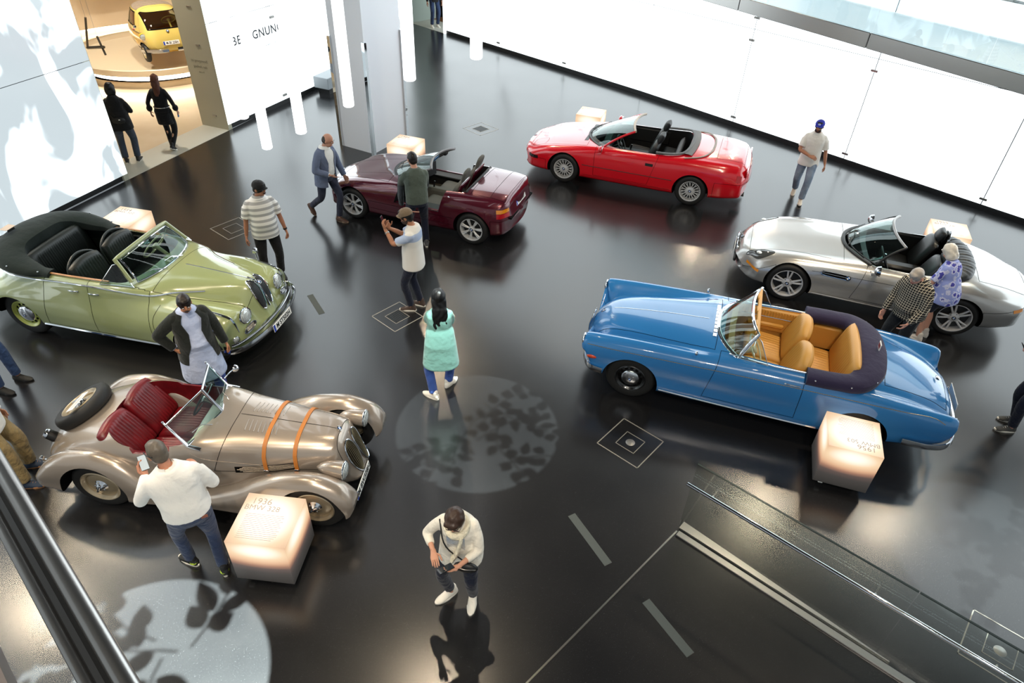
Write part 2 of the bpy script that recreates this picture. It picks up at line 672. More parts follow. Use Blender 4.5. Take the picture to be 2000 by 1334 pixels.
# projectors throwing leaf shadows on the floor: housing and the cut-out slide
for n_, (x, y, z, tx, ty, r, w, sd) in enumerate(PROJECTORS):
    t = thing('leaf_projector', ('leaf projector over the middle of the floor', 'leaf projector over the lower left floor', 'leaf projector over the lower right floor')[n_], 'projector', (x, y, z), 0, 'leaf projectors')
    MB().lathe([(.16, .3), (.16, -.42), (.14, -.42), (.14, .28)], n=20, close=False).build('housing', M_BLACK, t)
    rng = random.Random(sd)
    k = .30 / z
    mb = MB()
    a_ = np.linspace(0, 2 * PI, 65)[:-1]
    mb.grid(np.stack([np.c_[np.cos(a_) * q, np.sin(a_) * q, np.full(64, -.30)] for q in (r * k, .139)]), cv=True)
    for br in range(6 if n_ == 1 else 9):
        ang = rng.uniform(0, 2 * PI)
        p = np.array([rng.uniform(-.5, .3), rng.uniform(-.6, .5)]) * r
        stem = []
        for st_ in range(7):
            stem.append(p.copy())
            p = p + np.array([math.cos(ang), math.sin(ang)]) * .16 * r
            ang += rng.uniform(-.35, .35)
            for sg in (-1, 1):
                if rng.random() < .8:
                    la = ang + sg * rng.uniform(.5, 1.2)
                    L_, W_ = rng.uniform(.17, .30) * (1.5 if n_ == 1 else .8), rng.uniform(.055, .085) * (1.4 if n_ == 1 else 1.0)
                    u = np.array([math.cos(la), math.sin(la)])
                    v_ = np.array([-u[1], u[0]])
                    tt = np.linspace(0, 1, 9)
                    prof_ = np.sin(PI * tt ** .8) * W_
                    q = [p + u * (.04 + a2 * L_) + v_ * b2 for a2, b2 in zip(tt, prof_)] + [p + u * (.04 + a2 * L_) - v_ * b2 for a2, b2 in zip(tt[-2:0:-1], prof_[-2:0:-1])]
                    q = [(c_[0] * k, c_[1] * k, -.30) for c_ in q if np.hypot(*c_) < r * 1.3]
                    if len(q) > 2:
                        mb.add(q, [list(range(len(q)))])
        mb.strip([(c_[0] * k, c_[1] * k, -.3001) for c_ in stem], .022 * k, np.tile((0, 0, 1.), (7, 1)))
    mb.build('leaf_slide', M_BLACK, t, smooth=False)


def glass_wall(name, A, B, rows, mat, w=3.0, first=None, zplinth=.13, clips=True, th=.012):
    """wall of backlit glass panels from A to B: dark backing as the wall, panels and clips its parts"""
    A, B = Vector((*A, 0)), Vector((*B, 0))
    d = (B - A)
    Ln = d.length
    d.normalize()
    n = Vector((d.y, -d.x, 0))          # towards the room
    top = rows * 2.25 + zplinth + .02
    M = basis_mat(d, -n, (0, 0, 1), A)
    mb = MB().box((Ln / 2, .10, top / 2), (Ln, .10, top))
    mb.xf(M)
    wall = mb.build(name, M_BASE, None, smooth=False)
    wall['kind'] = 'structure'
    xs = [0.0]
    x = first if first is not None else w
    while x < Ln - .05:
        xs.append(x)
        x += w
    xs.append(Ln)
    for r in range(rows):
        z0 = zplinth + r * 2.25
        for a, b in zip(xs[:-1], xs[1:]):
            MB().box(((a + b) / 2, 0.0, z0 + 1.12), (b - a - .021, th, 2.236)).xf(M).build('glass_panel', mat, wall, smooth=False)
            if clips and r < 2:
                for zz in ((.12, 2.0) if r == 0 else (.25,)):
                    for e in ((a, 1),) if a > 0 else ((b, -1),):
                        MB().box((e[0], -.02, z0 + zz), (.15, .03, .05), bev=.006).xf(M).build('clip', M_STEEL, wall, smooth=False)
    return wall


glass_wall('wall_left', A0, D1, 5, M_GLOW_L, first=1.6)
glass_wall('wall_back', D2, LB, 5, M_GLOW_B, first=2.1)
glass_wall('wall_right', C0, MID, 5, M_GLOW_R, first=2.768, w=2.87)
glass_wall('wall_right_near', MID, E1, 5, M_GLOW_R, w=3.02)
glass_wall('wall_east', E1, (15.3, -6.5), 5, M_DIM, clips=False)
glass_wall('wall_south', (15.3, -6.5), (-11.6, -6.5), 5, M_DIM, clips=False)
glass_wall('wall_west', (-11.6, -6.5), A0, 5, M_DIM, clips=False)

# ---- doorway to the gallery in the left wall
dD = (Vector((*D2, 0)) - Vector((*D1, 0))).normalized()
nD = Vector((-dD.y, dD.x, 0))            # into the gallery
flat('door_sill', [D1, D2, (D2[0] + nD.x * .78, D2[1] + nD.y * .78), (D1[0] + nD.x * .78, D1[1] + nD.y * .78)], .004, M_SILL, th=.05)
M_JAMB = pm('jamb_glass', 'b9b5a0', .25)
Mj = basis_mat(dD, nD, (0, 0, 1), (*D1, 0))
WD = (Vector((*D2, 0)) - Vector((*D1, 0))).length
jr = MB().box((WD + .06, .40, 3.4), (.12, .80, 6.8)).xf(Mj).build('trim_1', M_JAMB, smooth=False)
jr['kind'] = 'structure'
jl = MB().box((-.06, .40, 3.4), (.12, .80, 6.8)).xf(Mj).build('trim_2', M_JAMB, smooth=False)
jl['kind'] = 'structure'
for zz in (.3, 1.9, 2.7):
    MB().box((WD - .005, .35, zz), (.02, .12, .035), bev=.004).xf(Mj).build('clip', M_STEEL, jr, smooth=False)
for k, (zz, s) in enumerate(((1.55, .09), (1.42, .09), (1.3, .06))):   # faint printed lines on the jamb
    text_obj('print', 'Bewegung ist' if k == 0 else ('der Anfang' if k == 1 else 'Forum'), s, pm('grey_print', '8f8a78', .6), Mj @ basis_mat((0, 1, 0), (0, 0, 1), (-1, 0, 0), (WD - .002, .42, zz)), jr)
lint = MB().box((WD / 2, .40, 6.9), (WD + .2, .8, .2)).xf(Mj).build('trim_3', M_JAMB, smooth=False)
lint['kind'] = 'structure'

# ---- the gallery beyond: cream floor, curved beige wall with a cove light
GC = Vector((-10.75, 20.55, 0))          # centre of the round platform
flat('floor_gallery', [(D1[0] + nD.x * .78, D1[1] + nD.y * .78), (D2[0] + nD.x * .78, D2[1] + nD.y * .78), (-7.0, 22.5), (-7.5, 27), (-17, 27), (-17, 13.0)], 0, M_CREAM)
mb = MB()
arc = np.array([(GC.x + 4.2 * math.cos(a), GC.y + 4.2 * math.sin(a)) for a in np.linspace(R(-28), R(212), 60)])
mb.grid(np.stack([np.c_[arc, np.full(60, z)] for z in (.25, 5.5)]))
mb.grid(np.stack([np.c_[arc * 1.0 + (arc - np.array(GC[:2])) * .06, np.full(60, z)] for z in (0, 5.5)]))
wg = mb.build('wall_gallery', M_BEIGE)
wg['kind'] = 'structure'
MB().grid(np.stack([np.c_[arc + (arc - np.array(GC[:2])) * k, np.full(60, z)] for k, z in ((.006, .20), (.05, .20))])).build('cove_light', emit('cove_glow', 'fff2dc', 9), wg)
wl = MB().box((-.9, 3.2, 2.8), (.15, 5.0, 5.6)).xf(Mj).build('wall_gallery_side', M_BEIGE, smooth=False)
wl['kind'] = 'structure'
gc = flat('ceiling_gallery', [(-8.2, 13.2), (-7.2, 16.2), (-7.0, 27), (-17, 27), (-17, 13.0)], 6.2, pm('gallery_ceiling', 'e6dcc8', .8), th=.2)
for p, t, w in (((-9.0, 17.6, 5.6), (-10.4, 19.6, .8), 800), ((-12.0, 18.3, 5.6), (-10.9, 20.0, .8), 650), ((-9.2, 15.8, 5.8), (-9.0, 16.0, 0), 520)):
    spot_light('gallery_spot', p, t, w * 1.4, 95, (1, .92, .78), .15, .8)
    q = thing('gallery_lamp', 'small warm spotlight under the gallery ceiling ' + ('right of the bubble car', 'left of the bubble car', 'just inside the doorway')[(w == 650) + 2 * (w == 520)], 'lamp', p, 0, 'gallery spotlights')
    MB().lathe([(.07, .3), (.07, .03), (.06, .03), (.055, .1)], n=14, close=False).build('housing', M_BLACK, q)

# ---- round floating platform
t = thing('round_platform', 'round cream platform with glowing underside carrying the yellow bubble car', 'platform', (GC.x, GC.y, 0))
RP = 2.25
MB().lathe([(RP - .02, .5), (RP, .48), (RP, .34), (RP - .03, .32), (0.01, .32), (0.01, .5)], n=96, close=False).build('top_disc', pm('platform_cream', 'd8c8ae', .35), t)
MB().lathe([(RP - .30, .32), (RP - .30, .16), (RP - .24, .16), (RP - .24, .32)], n=96, close=False).build('light_ring', emit('ring_glow', 'fff0dc', 12), t)
MB().lathe([(RP - .12, .16), (RP - .10, .14), (RP - .10, 0), (.01, 0)], n=96, close=False).build('plinth', pm('platform_foot', 'd2bf9f', .3), t)

# ---- column with steel corner strips
Pf, Pl, Pr = Vector((-3.35, 14.78, 0)), Vector((-4.16, 15.20, 0)), Vector((-2.78, 15.93, 0))
Pb = Pl + Pr - Pf
col = MB().prism([(p.x, p.y) for p in (Pf, Pr, Pb, Pl)], 0.0, CEIL_Z + .1).build('column', pm('column_paint', 'e9ebf0', .35), smooth=False)
fix_normals(col.data)
tag(col, 'tall pale grey square column behind the dark red roadster', 'column', kind='structure')
cc = (Pf + Pb) / 2
for p in (Pf, Pl, Pr):
    out_ = (p - cc).normalized() * .012
    MB().box((p.x + out_.x, p.y + out_.y, 1.21), (.075, .075, 2.42), rz=R(-27)).build('corner_strip', M_MIRROR, col, smooth=False)

# ---- grey block bench by the back wall
t = thing('block_bench', 'grey block bench against the backlit wall beside the column', 'bench', (-5.45, 19.15, 0), R(67.4))
MB().box((.35, -.16, .30), (1.7, .48, .30), bev=.012).build('seat_block', pm('bench_grey', '8f9599', .5), t, smooth=False)
MB().box((.35, -.16, .075), (1.5, .36, .15)).build('plinth', M_BASE, t, smooth=False)

# ---- doorway at the far corner
dR = (Vector((*MID, 0)) - Vector((*C0, 0))).normalized()
nR = Vector((dR.y, -dR.x, 0))
Mr = basis_mat(-dR, -nR, (0, 0, 1), (*C0, 0))
for nm, c, s, m in (('trim_4', (1.85, .6, 3.4), (.12, 1.2, 6.8), pm('pale_green_panel', 'b9c6bd', .3)), ('trim_5', (-.05, .6, 3.4), (.1, 1.2, 6.8), M_GLOW_R), ('wall_far_left', (4.0, .1, 3.4), (4.2, .1, 6.8), M_GLOW_B), ('wall_corridor', (.9, 4.0, 3.4), (5, .1, 6.8), pm('corridor_dark', '1a1c26', .5)), ('door_sill_far', (.9, .5, .0), (1.8, 1.0, .012), M_SILL), ('floor_corridor', (.9, 2.5, .0), (1.8, 3.0, .011), pm('corridor_floor', '8a5b3a', .3)), ('wall_corridor_right', (-.1, 2.6, 3.4), (.1, 2.8, 6.8), M_BASE), ('wall_corridor_left', (1.9, 2.6, 3.4), (.1, 2.8, 6.8), M_BASE)):
    o = MB().box(c, s).xf(Mr).build(nm, m, smooth=False)
    o['kind'] = 'structure'
# lettering on the back wall
Mw = basis_mat((Vector((*LB, 0)) - Vector((*D2, 0))).normalized(), (0, 0, 1), Vector((LB[1] - D2[1], -(LB[0] - D2[0]), 0)).normalized(), (*D2, 0))
wb_ = bpy.data.objects['wall_back']
M_GPRINT = pm('grey_wall_print', '2b2d30', .6)
text_obj('lettering', 'BEGEGNUNG', .27, M_GPRINT, Mw @ Matrix.Translation((1.53, 1.86, .022)), wb_, spacing=1.12, bold=.004)
for k, s in enumerate(('Die Sammlung der Roadster', 'und Cabriolets')):
    text_obj('lettering', s, .055, M_GPRINT, Mw @ Matrix.Translation((.85 + .84 * (k == 0), 1.56 - .07 * k, .022)), wb_, align='LEFT')

# ---- steel-edged ramp overhead at the right, with glass balustrade
Ra, Rb = Vector((2.75, 18.33, 0)), Vector((9.6, 7.96, 0))
dB = (Rb - Ra).normalized()
nB = Vector((-dB.y, dB.x, 0))
if nB.y < 0:
    nB = -nB
LR = (Rb - Ra).length
Mb_ = basis_mat(dB, nB, (0, 0, 1), Ra)
M_FROST = pm('pale_deck', 'cbc8c4', .3)
rp = thing('overhead_ramp', 'steel-edged ramp with glass balustrade crossing high above the right wall', 'ramp', Ra, math.atan2(dB.y, dB.x))
MB().box((LR / 2, 1.1, 3.30), (LR, 2.0, .16)).build('deck', M_FROST, rp, smooth=False)
for k in range(4):
    MB().box((LR / 4 * (k + .5), .05, 3.268), (LR / 4 - .008, .1, .264), bev=.01).build('steel_fascia', M_STEEL, rp, smooth=False)
M_BAL = glass('balustrade_glass', 'eef4f6', 1.2)
for k in range(6):
    MB().box((LR / 6 * (k + .5), .06, 3.95), (LR / 6 - .012, .016, 1.1)).build('glass_pane', M_BAL, rp, smooth=False)
for k in range(6):
    MB().box((LR / 6 * (k + .5), 2.05, 3.95), (LR / 6 - .012, .016, 1.1)).build('glass_pane', M_BAL, rp, smooth=False)
for yy in (.13, 1.98):
    MB().tube([(0, yy, 4.3), (LR, yy, 4.3)], .022, 10).build('handrail', M_STEEL, rp)

# ---- near balustrade at bottom right (on the floor)
S0, S1 = Vector((1.97, 4.76, 0)), Vector((5.3, 2.03, 0))
d1 = (S1 - S0).normalized()
n1 = Vector((d1.y, -d1.x, 0))
if n1.y > 0:
    n1 = -n1
LS = (S1 - S0).length
bal = thing('glass_balustrade', 'clear glass balustrade with steel handrail in the lower right corner', 'balustrade', S0, math.atan2(d1.y, d1.x))
M_BG2 = glass('clear_balustrade_glass', 'f1f4f2', .6)
for a, b in ((0, 2.16), (2.17, LS)):
    MB().box(((a + b) / 2, 0, .56), (b - a, .018, 1.08)).build('glass_pane', M_BG2, bal, smooth=False)
    MB().box(((a + b) / 2, 0, 1.103), (b - a, .02, .008)).build('glass_edge', pm('dark_glass_edge', '2c3634', .2), bal, smooth=False)
sgn = 1 if (Matrix.Rotation(-math.atan2(d1.y, d1.x), 3, 'Z') @ n1).y > 0 else -1
MB().box((LS / 2 + .02, sgn * .055, .012), (LS, .075, .024), bev=.004).build('base_rail', M_STEEL, bal, smooth=False)
mb = MB()
v = [(0, -sgn * .02, 0.0), (2.3, -sgn * .02, 0), (2.3, -sgn * .03, 0), (0, -sgn * .13, 0)]
mb.prism([(p[0], p[1]) for p in v], 0, .02).build('base_wedge', M_STEEL, bal, smooth=False, fix=True)
MB().tube([(-.02, sgn * .085, .85), (LS, sgn * .085, .85)], .021, 12).build('handrail', M_CHROME, bal)
for x in (.25, 1.9, 2.9):
    MB().tube([(x, 0, .80), (x, sgn * .05, .80), (x, sgn * .085, .835)], .009, 8).build('bracket', M_STEEL, bal)
# joint strip in the floor where the ramp starts
MB().box((0, 0, .001), ((S0 - Vector((.28, 2.98, 0))).length + 1.0, .018, .006), rz=math.atan2(4.76 - 2.98, 1.97 - .28)).build('floor_joint', M_STEEL, floor, smooth=False, loc=((.28 + 1.97) / 2 - .36, (2.98 + 4.76) / 2 - .38, 0))
# strips of grip tape
for k, ((x0, y0), (x1, y1)) in enumerate((((.77, 4.90), (1.14, 4.27)), ((1.49, 3.86), (1.85, 3.31)), ((-3.32, 9.05), (-3.0, 8.55)))):
    d = math.hypot(x1 - x0, y1 - y0)
    o = MB().box(((x0 + x1) / 2, (y0 + y1) / 2, .0015), (d, .095, .003), rz=math.atan2(y1 - y0, x1 - x0)).build('grip_strip', pm('grip_grey', '4d5250', .9, bump=(220, .6, .002)), smooth=False)
    tag(o, ('grey grip strip on the floor left of the joint line', 'grey grip strip on the floor at the bottom, right of the joint line', 'faint grip strip on the floor between green car and dark red roadster')[k], 'floor strip')

# ---- the viewer's own handrail in the lower left corner
rA, rB = np.array((-.78, .68, 5.5)), np.array((-.44, .37, 5.5))
dv = (rB - rA) / np.linalg.norm(rB - rA)
q0, q1 = rA - dv * 1.2, rB + dv * .9
rail = thing('viewer_balustrade', 'steel handrail and glass balustrade close by in the lower left corner', 'balustrade', (0, 0, 0))
MB().tube([q0, q1], .0125, 16, up=(0, 0, 1)).build('handrail', M_STEEL, rail)
off = np.array([-dv[1], dv[0], 0])
if off[1] > 0 or off[0] > 0:
    off = -off
MB().tube([q0 + off * .034 - (0, 0, .012), q1 + off * .034 - (0, 0, .012)], .0085, 12).build('glass_channel', M_STEEL, rail)
MB().tube([q0 + off * .018 - (0, 0, .01), q1 + off * .018 - (0, 0, .01)], .010, 8).build('rubber_seal', M_BLACK, rail)
mid_ = (q0 + q1) / 2 + off * .034
MB().box((mid_[0] - off[0] * .030, mid_[1] - off[1] * .030, 5.07), (np.linalg.norm(q1 - q0), .010, .82), rz=math.atan2(dv[1], dv[0])).build('glass_pane', glass('viewer_glass', 'eef0ee', .01), rail, smooth=False)
sl = MB().box((mid_[0] + off[0] * .23, mid_[1] + off[1] * .23, 4.64), (np.linalg.norm(q1 - q0), .10, .12), rz=math.atan2(dv[1], dv[0])).build('slab_edge', pm('slab_grey', '6b625e', .6), rail, smooth=False)

# ---- hanging light tubes
M_TUBE = emit('tube_glow', 'fbfdff', 2.6)
M_CABLE = pm('cable', '8d9093', .5)
for k, (x, y, z, lab) in enumerate(((-.63, 9.2, 3.76, 'short-looking luminous tube over the dark floor by the right wall'), (-1.48, 9.0, 3.51, 'luminous tube hanging at the right edge of the column'), (-2.58, 10.02, 2.77, 'luminous tube hanging in front of the column'), (-3.27, 9.76, 2.43, 'luminous tube hanging right of the wall lettering'), (-3.95, 10.08, 2.03, 'lowest luminous tube, hanging through the wall lettering'), (-4.34, 10.36, 2.39, 'leftmost luminous tube before the back wall next to the doorway'))):
    t = thing('tube_lamp', 'white ' + lab, 'lamp', (x, y, z), 0, 'hanging luminous tubes')
    top = 9.6 - z
    MB().lathe([(.0, .002), (.066, .002), (.08, .016), (.08, top), (0, top)], n=24, close=False).build('luminous_tube', M_TUBE, t)
    MB().lathe([(.082, top - .02), (.082, top + .12), (.02, top + .13)], n=20, close=True).build('end_cap', M_ALU, t)
    MB().tube([(0, 0, top + .1), (0, 0, CEIL_Z - z)], .006, 6).build('cable', M_CABLE, t)

# ---- floor boxes: engraved frames in the floor
M_LINE = pm('pale_inlay', '9b968c', .4)


def floor_box(c, side, ang, inner, lab, disc=False, grille=False):
    t = thing('floor_box', lab, 'floor box', (*c, 0), R(ang))
    for s, w in ((side, .012), (inner, .008)):
        mb = MB()
        for a in range(4):
            ca, sa = round(math.cos(a * PI / 2)), round(math.sin(a * PI / 2))
            mb.box((ca * s / 2, sa * s / 2, .0015), (w if ca else s + w, w if sa else s + w, .003))
        mb.build('frame' if s == side else 'inner_frame', M_LINE, t, smooth=False)
    if disc:
        MB().lathe([(0, .004), (.055, .004), (.06, 0)], n=24, close=False).build('round_cover', pm('cover_metal', 'a5a39f', .35, .6), t)
    if grille:
        for k in range(8):
            MB().box((0, (k - 3.5) * inner / 8.2, .002), (inner * .94, inner / 14, .004)).build('slat', M_BLACK, t, smooth=False)


floor_box((1.575, 6.08), .61, -40, .27, 'engraved floor box with round cover beside the blue car', disc=True)
floor_box((-1.82, 8.57), .56, -41, .27, 'engraved floor box with dark grille at the feet of the man with the brown cap', grille=True)
floor_box((-5.28, 11.1), .60, -38, .28, 'engraved floor box behind the man in the striped shirt')
floor_box((-1.02, 16.62), .62, -43, .30, 'engraved floor box between column and red car', grille=True)
floor_box((4.93, 3.49), .62, -40, .27, 'engraved floor box with round cover in the lower right corner', disc=True)

# ---- light boxes with car data
def glow_box_mat():
    m, nt, b, out = new_mat('light_box_acrylic')
    L = nt.links.new
    tc = nd(nt, 'ShaderNodeTexCoord')
    sp = nd(nt, 'ShaderNodeSeparateXYZ')
    L(tc.outputs['Object'], sp.inputs[0])
    def mathn(op, a, bb=None):
        q = nd(nt, 'ShaderNodeMath', operation=op)
        for i, s in enumerate((a, bb)):
            if s is None:
                continue
            if isinstance(s, (int, float)):
                q.inputs[i].default_value = s
            else:
                L(s, q.inputs[i])
        return q.outputs[0]
    # falloff of an inner lamp near the top, painted into the emission colour
    dx = mathn('MULTIPLY', mathn('POWER', mathn('ABSOLUTE', sp.outputs[0]), 2.0), .40)
    dy = mathn('MULTIPLY', mathn('POWER', mathn('ABSOLUTE', sp.outputs[1]), 2.0), .40)
    dz = mathn('POWER', mathn('MULTIPLY', mathn('SUBTRACT', .60, sp.outputs[2]), 1.38), 2.0)
    dist = mathn('SQRT', mathn('ADD', mathn('ADD', dx, dy), dz))
    r = nd(nt, 'ShaderNodeValToRGB')
    e = r.color_ramp.elements
    e[0].position, e[0].color = .13, (1.0, .95, .86, 1)
    e[1].position, e[1].color = .70, (.012, .011, .010, 1)
    for p, c in ((.20, (.78, .70, .60, 1)), (.255, (.63, .46, .29, 1)), (.32, (.50, .29, .17, 1)), (.375, (.25, .125, .08, 1)), (.43, (.07, .046, .04, 1)), (.52, (.03, .026, .024, 1))):
        q = e.new(p)
        q.color = c
    L(dist, r.inputs['Fac'])
    L(r.outputs['Color'], b.inputs['Emission Color'])
    b.inputs['Emission Strength'].default_value = 1.5
    b.inputs['Base Color'].default_value = (.06, .056, .054, 1)
    b.inputs['Roughness'].default_value = .35
    return m


M_LBOX = glow_box_mat()
M_LTXT = pm('light_box_print', 'ad9a88', .6)


def light_box(c, ang, year, name_, lab, flip=0):
    t = thing('info_light_box', lab, 'light box', (*c, 0), R(ang))
    q = MB().box((0, 0, .405), (.60, .60, .61), bev=.004).build('acrylic_cube', M_LBOX, t, smooth=False)
    MB().box((0, 0, .05), (.40, .40, .10)).build('foot', M_BASE, t, smooth=False)
    MB().box((-.20, -.255, .075), (.05, .04, .025)).build('cable_socket', M_WHITE, t, smooth=False)
    Mz = Matrix.Rotation(R(flip), 4, 'Z')
    text_obj('year_print', year, .105, M_LTXT, Mz @ Matrix.Translation((-.12, .205, .7108)), t, bold=-.0012)
    text_obj('title_print', name_, .088, M_LTXT, Mz @ Matrix.Translation((-.09, .125, .7108)), t, bold=-.0010)
    mb = MB()
    for k in range(14):
        w = .40 - .05 * random.random()
        mb.box((-.22 + w / 2, .05 - k * .022, .7105), (w, .0035, .0006))
    mb.xf(Mz)
    mb.build('text_lines', M_LTXT, t, smooth=False)
    return t


light_box((-2.36, 4.13), -4.4, '1936', 'BMW 328', 'glowing info cube in front of the silver-beige prewar roadster')
light_box((4.07, 5.70), -17.0, '1956', 'BMW 503', 'glowing info cube beside the rear wheel of the blue convertible', 180)
light_box((-6.62, 10.10), -11.2, '1954', 'BMW 502', 'glowing info cube behind the pale green convertible', 0)
light_box((-2.44, 13.86), -18.8, '1988', 'BMW Z1', 'glowing info cube behind the dark red roadster by the column', 0)
light_box((1.65, 16.15), -18.2, '1990', 'BMW 850', 'glowing info cube behind the hood of the bright red convertible', 0)
light_box((7.75, 10.98), -18.2, '1999', 'BMW Z8', 'glowing info cube behind the silver roadster', 0)
# ------------------------------------------------------------------ car toolkit (local frame: x forward, y left, z up, origin mid-wheelbase)
def loft_rows(stations, sub=5, dx=.045, sym=True):
    """stations (x, bow, [(y, z[, dx])...]); half sections from top centre to bottom centre when sym, full closed loops otherwise"""
    st = sorted(stations, key=lambda s: s[0])
    K = len(st[0][2])
    ctrl = np.zeros((len(st), K, 3))
    for i, (x, bow, pts) in enumerate(st):
        assert len(pts) == K, (x, len(pts), K)
        for j, p in enumerate(pts):
            ctrl[i, j] = (x - bow * (abs(p[0]) / .9) ** 2.5 + (p[2] if len(p) > 2 else 0), p[0], p[1])
    xs = np.array([s[0] for s in st])
    t = [xs[0]]
    for a, b in zip(xs[:-1], xs[1:]):
        k = max(2, int(math.ceil((b - a) / dx)))
        t += list(a + (b - a) * np.arange(1, k + 1) / k)
    D = pchip(xs, ctrl, np.array(t))
    rows = []
    for r in D:
        if sym:
            mir = r[1:-1][::-1].copy()
            mir[:, 1] *= -1
            r = np.vstack([r, mir])
        rows.append(cr(r, sub, closed=True, per=True))
    return np.array(rows)


def loft(stations, mats, sub=5, dx=.045, sym=True, name='body'):
    P = loft_rows(stations, sub, dx, sym)
    me = MB().grid(P, cv=True, cap=True).mesh(name, mats)
    fix_normals(me)
    return me


def cut(me, cutters):
    """boolean difference with a list of (MB, material index)"""
    mb = MB()
    for c, mi in cutters:
        v = np.vstack(c.v)
        mb.add(v, c.f, mi)
    cm = mb.mesh('cutter', list(me.materials), smooth=False)
    fix_normals(cm)
    a = link('tmp_body', me)
    b = link('tmp_cut', cm)
    md = a.modifiers.new('b', 'BOOLEAN')
    md.operation = 'DIFFERENCE'
    md.solver = 'EXACT'
    md.object = b
    baked(a)
    out = a.data
    bpy.data.objects.remove(a)
    bpy.data.objects.remove(b)
    bpy.data.meshes.remove(cm)
    out.polygons.foreach_set('use_smooth', [True] * len(out.polygons))
    sharp(out, 35)
    return out


def wheel_cut(x, z, r, y0, y1=1.3, n=40):
    mbs = []
    for s in (1, -1):
        mb = MB().lathe([(r, y0), (r, y1)], (x, 0, z), (0, s, 0), n)
        mbs.append((mb, 1))
    return mbs


def round_poly(pts, r, n=5):
    """round the corners of a polygon"""
    out = []
    k = len(pts)
    for i in range(k):
        p0, p, p1 = (np.array(pts[(i + d) % k], float) for d in (-1, 0, 1))
        rr = r[i] if isinstance(r, (list, tuple)) else r
        a = p + (p0 - p) / np.linalg.norm(p0 - p) * min(rr, .49 * np.linalg.norm(p0 - p))
        b = p + (p1 - p) / np.linalg.norm(p1 - p) * min(rr, .49 * np.linalg.norm(p1 - p))
        for t in np.linspace(0, 1, n):
            out.append(tuple((1 - t) ** 2 * a + 2 * t * (1 - t) * p + t * t * b))
    return out


class Body:
    """painted shell: booleans, panels with seams, lines laid on the surface"""

    def __init__(s, me, car, paint):
        s.me, s.car, s.paint = me, car, paint
        s.bvh = BVHTree.FromPolygons([v.co for v in me.vertices], [p.vertices for p in me.polygons])
        s.bm = bmesh.new()
        s.bm.from_mesh(me)

    def side(s, pts, sd=1, n=24, smooth=True):
        q = cr(pts, n) if smooth else np.asarray(pts, float)
        out, nm = [], []
        for x, z in q:
            h = s.bvh.ray_cast(Vector((x, sd * 3, z)), Vector((0, -sd, 0)))
            if h[0] is not None:
                out.append(h[0])
                nm.append(h[1] if h[1].y * sd > 0 else -h[1])
        return np.array(out), np.array(nm)

    def top(s, pts, n=24, smooth=True):
        q = cr(pts, n) if smooth else np.asarray(pts, float)
        out, nm = [], []
        for x, y in q:
            h = s.bvh.ray_cast(Vector((x, y, 4)), Vector((0, 0, -1)))
            if h[0] is not None:
                out.append(h[0])
                nm.append(h[1] if h[1].z > 0 else -h[1])
        return np.array(out), np.array(nm)

    def trim(s, name, PN, r=.006, mat=None, off=.0, flat=1.0, parent=None):
        p, n = PN
        if len(p) < 2:
            return None
        return MB().tube(p + n * off, r, 6).build(name, mat or M_CHROME, parent or s.car)

    def line(s, name, PN, w=.006, mat=None, parent=None):
        p, n = PN
        if len(p) < 2:
            return None
        return MB().strip(p + n * .0022, w, n).build(name, mat or M_GAP, parent or s.car)

    def panel(s, name, planes, pred, sides=False, mat=None, seam=.006):
        bm = s.bm
        for co, no in planes:
            bmesh.ops.bisect_plane(bm, geom=bm.verts[:] + bm.edges[:] + bm.faces[:], plane_co=co, plane_no=no, dist=1e-5)
        res = []
        for sd in ((1, -1) if sides else (0,)):
            fs = set()
            for f in bm.faces:
                if f.material_index == 0:
                    c = f.calc_center_median()
                    if (sd == 0 or c.y * sd > 0) and pred(c.x, abs(c.y), c.z):
                        fs.add(f)
            if not fs:
                continue
            vm, vs, fc = {}, [], []
            rib = MB()
            for f in fs:
                q = []
                for v in f.verts:
                    if v not in vm:
                        vm[v] = len(vs)
                        vs.append(tuple(v.co))
                    q.append(vm[v])
                fc.append(q)
                for e in f.edges:
                    if any(g not in fs and g.material_index == 0 for g in e.link_faces):
                        a, b = e.verts[0].co, e.verts[1].co
                        t = b - a
                        if t.length < 1e-5:
                            continue
                        n = f.normal
                        u = t.normalized().cross(n) * seam / 2
                        t = t.normalized() * .002
                        o = n * .0016
                        rib.add([a - t - u + o, b + t - u + o, b + t + u + o, a - t + u + o], [(0, 1, 2, 3)])
            me = bpy.data.meshes.new(name)
            me.from_pydata(vs, [], fc)
            me.materials.append(mat or s.paint)
            me.polygons.foreach_set('use_smooth', [True] * len(fc))
            me.update()
            sharp(me, 35)
            o = link(name, me, s.car)
            if rib.n:
                rib.build('seam', M_GAP, o, smooth=False)
            bmesh.ops.delete(bm, geom=list(fs), context='FACES')
            res.append(o)
        return res

    def finish(s, name='body'):
        me = s.me
        s.bm.to_mesh(me)
        s.bm.free()
        me.polygons.foreach_set('use_smooth', [True] * len(me.polygons))
        sharp(me, 35)
        return link(name, me, s.car)


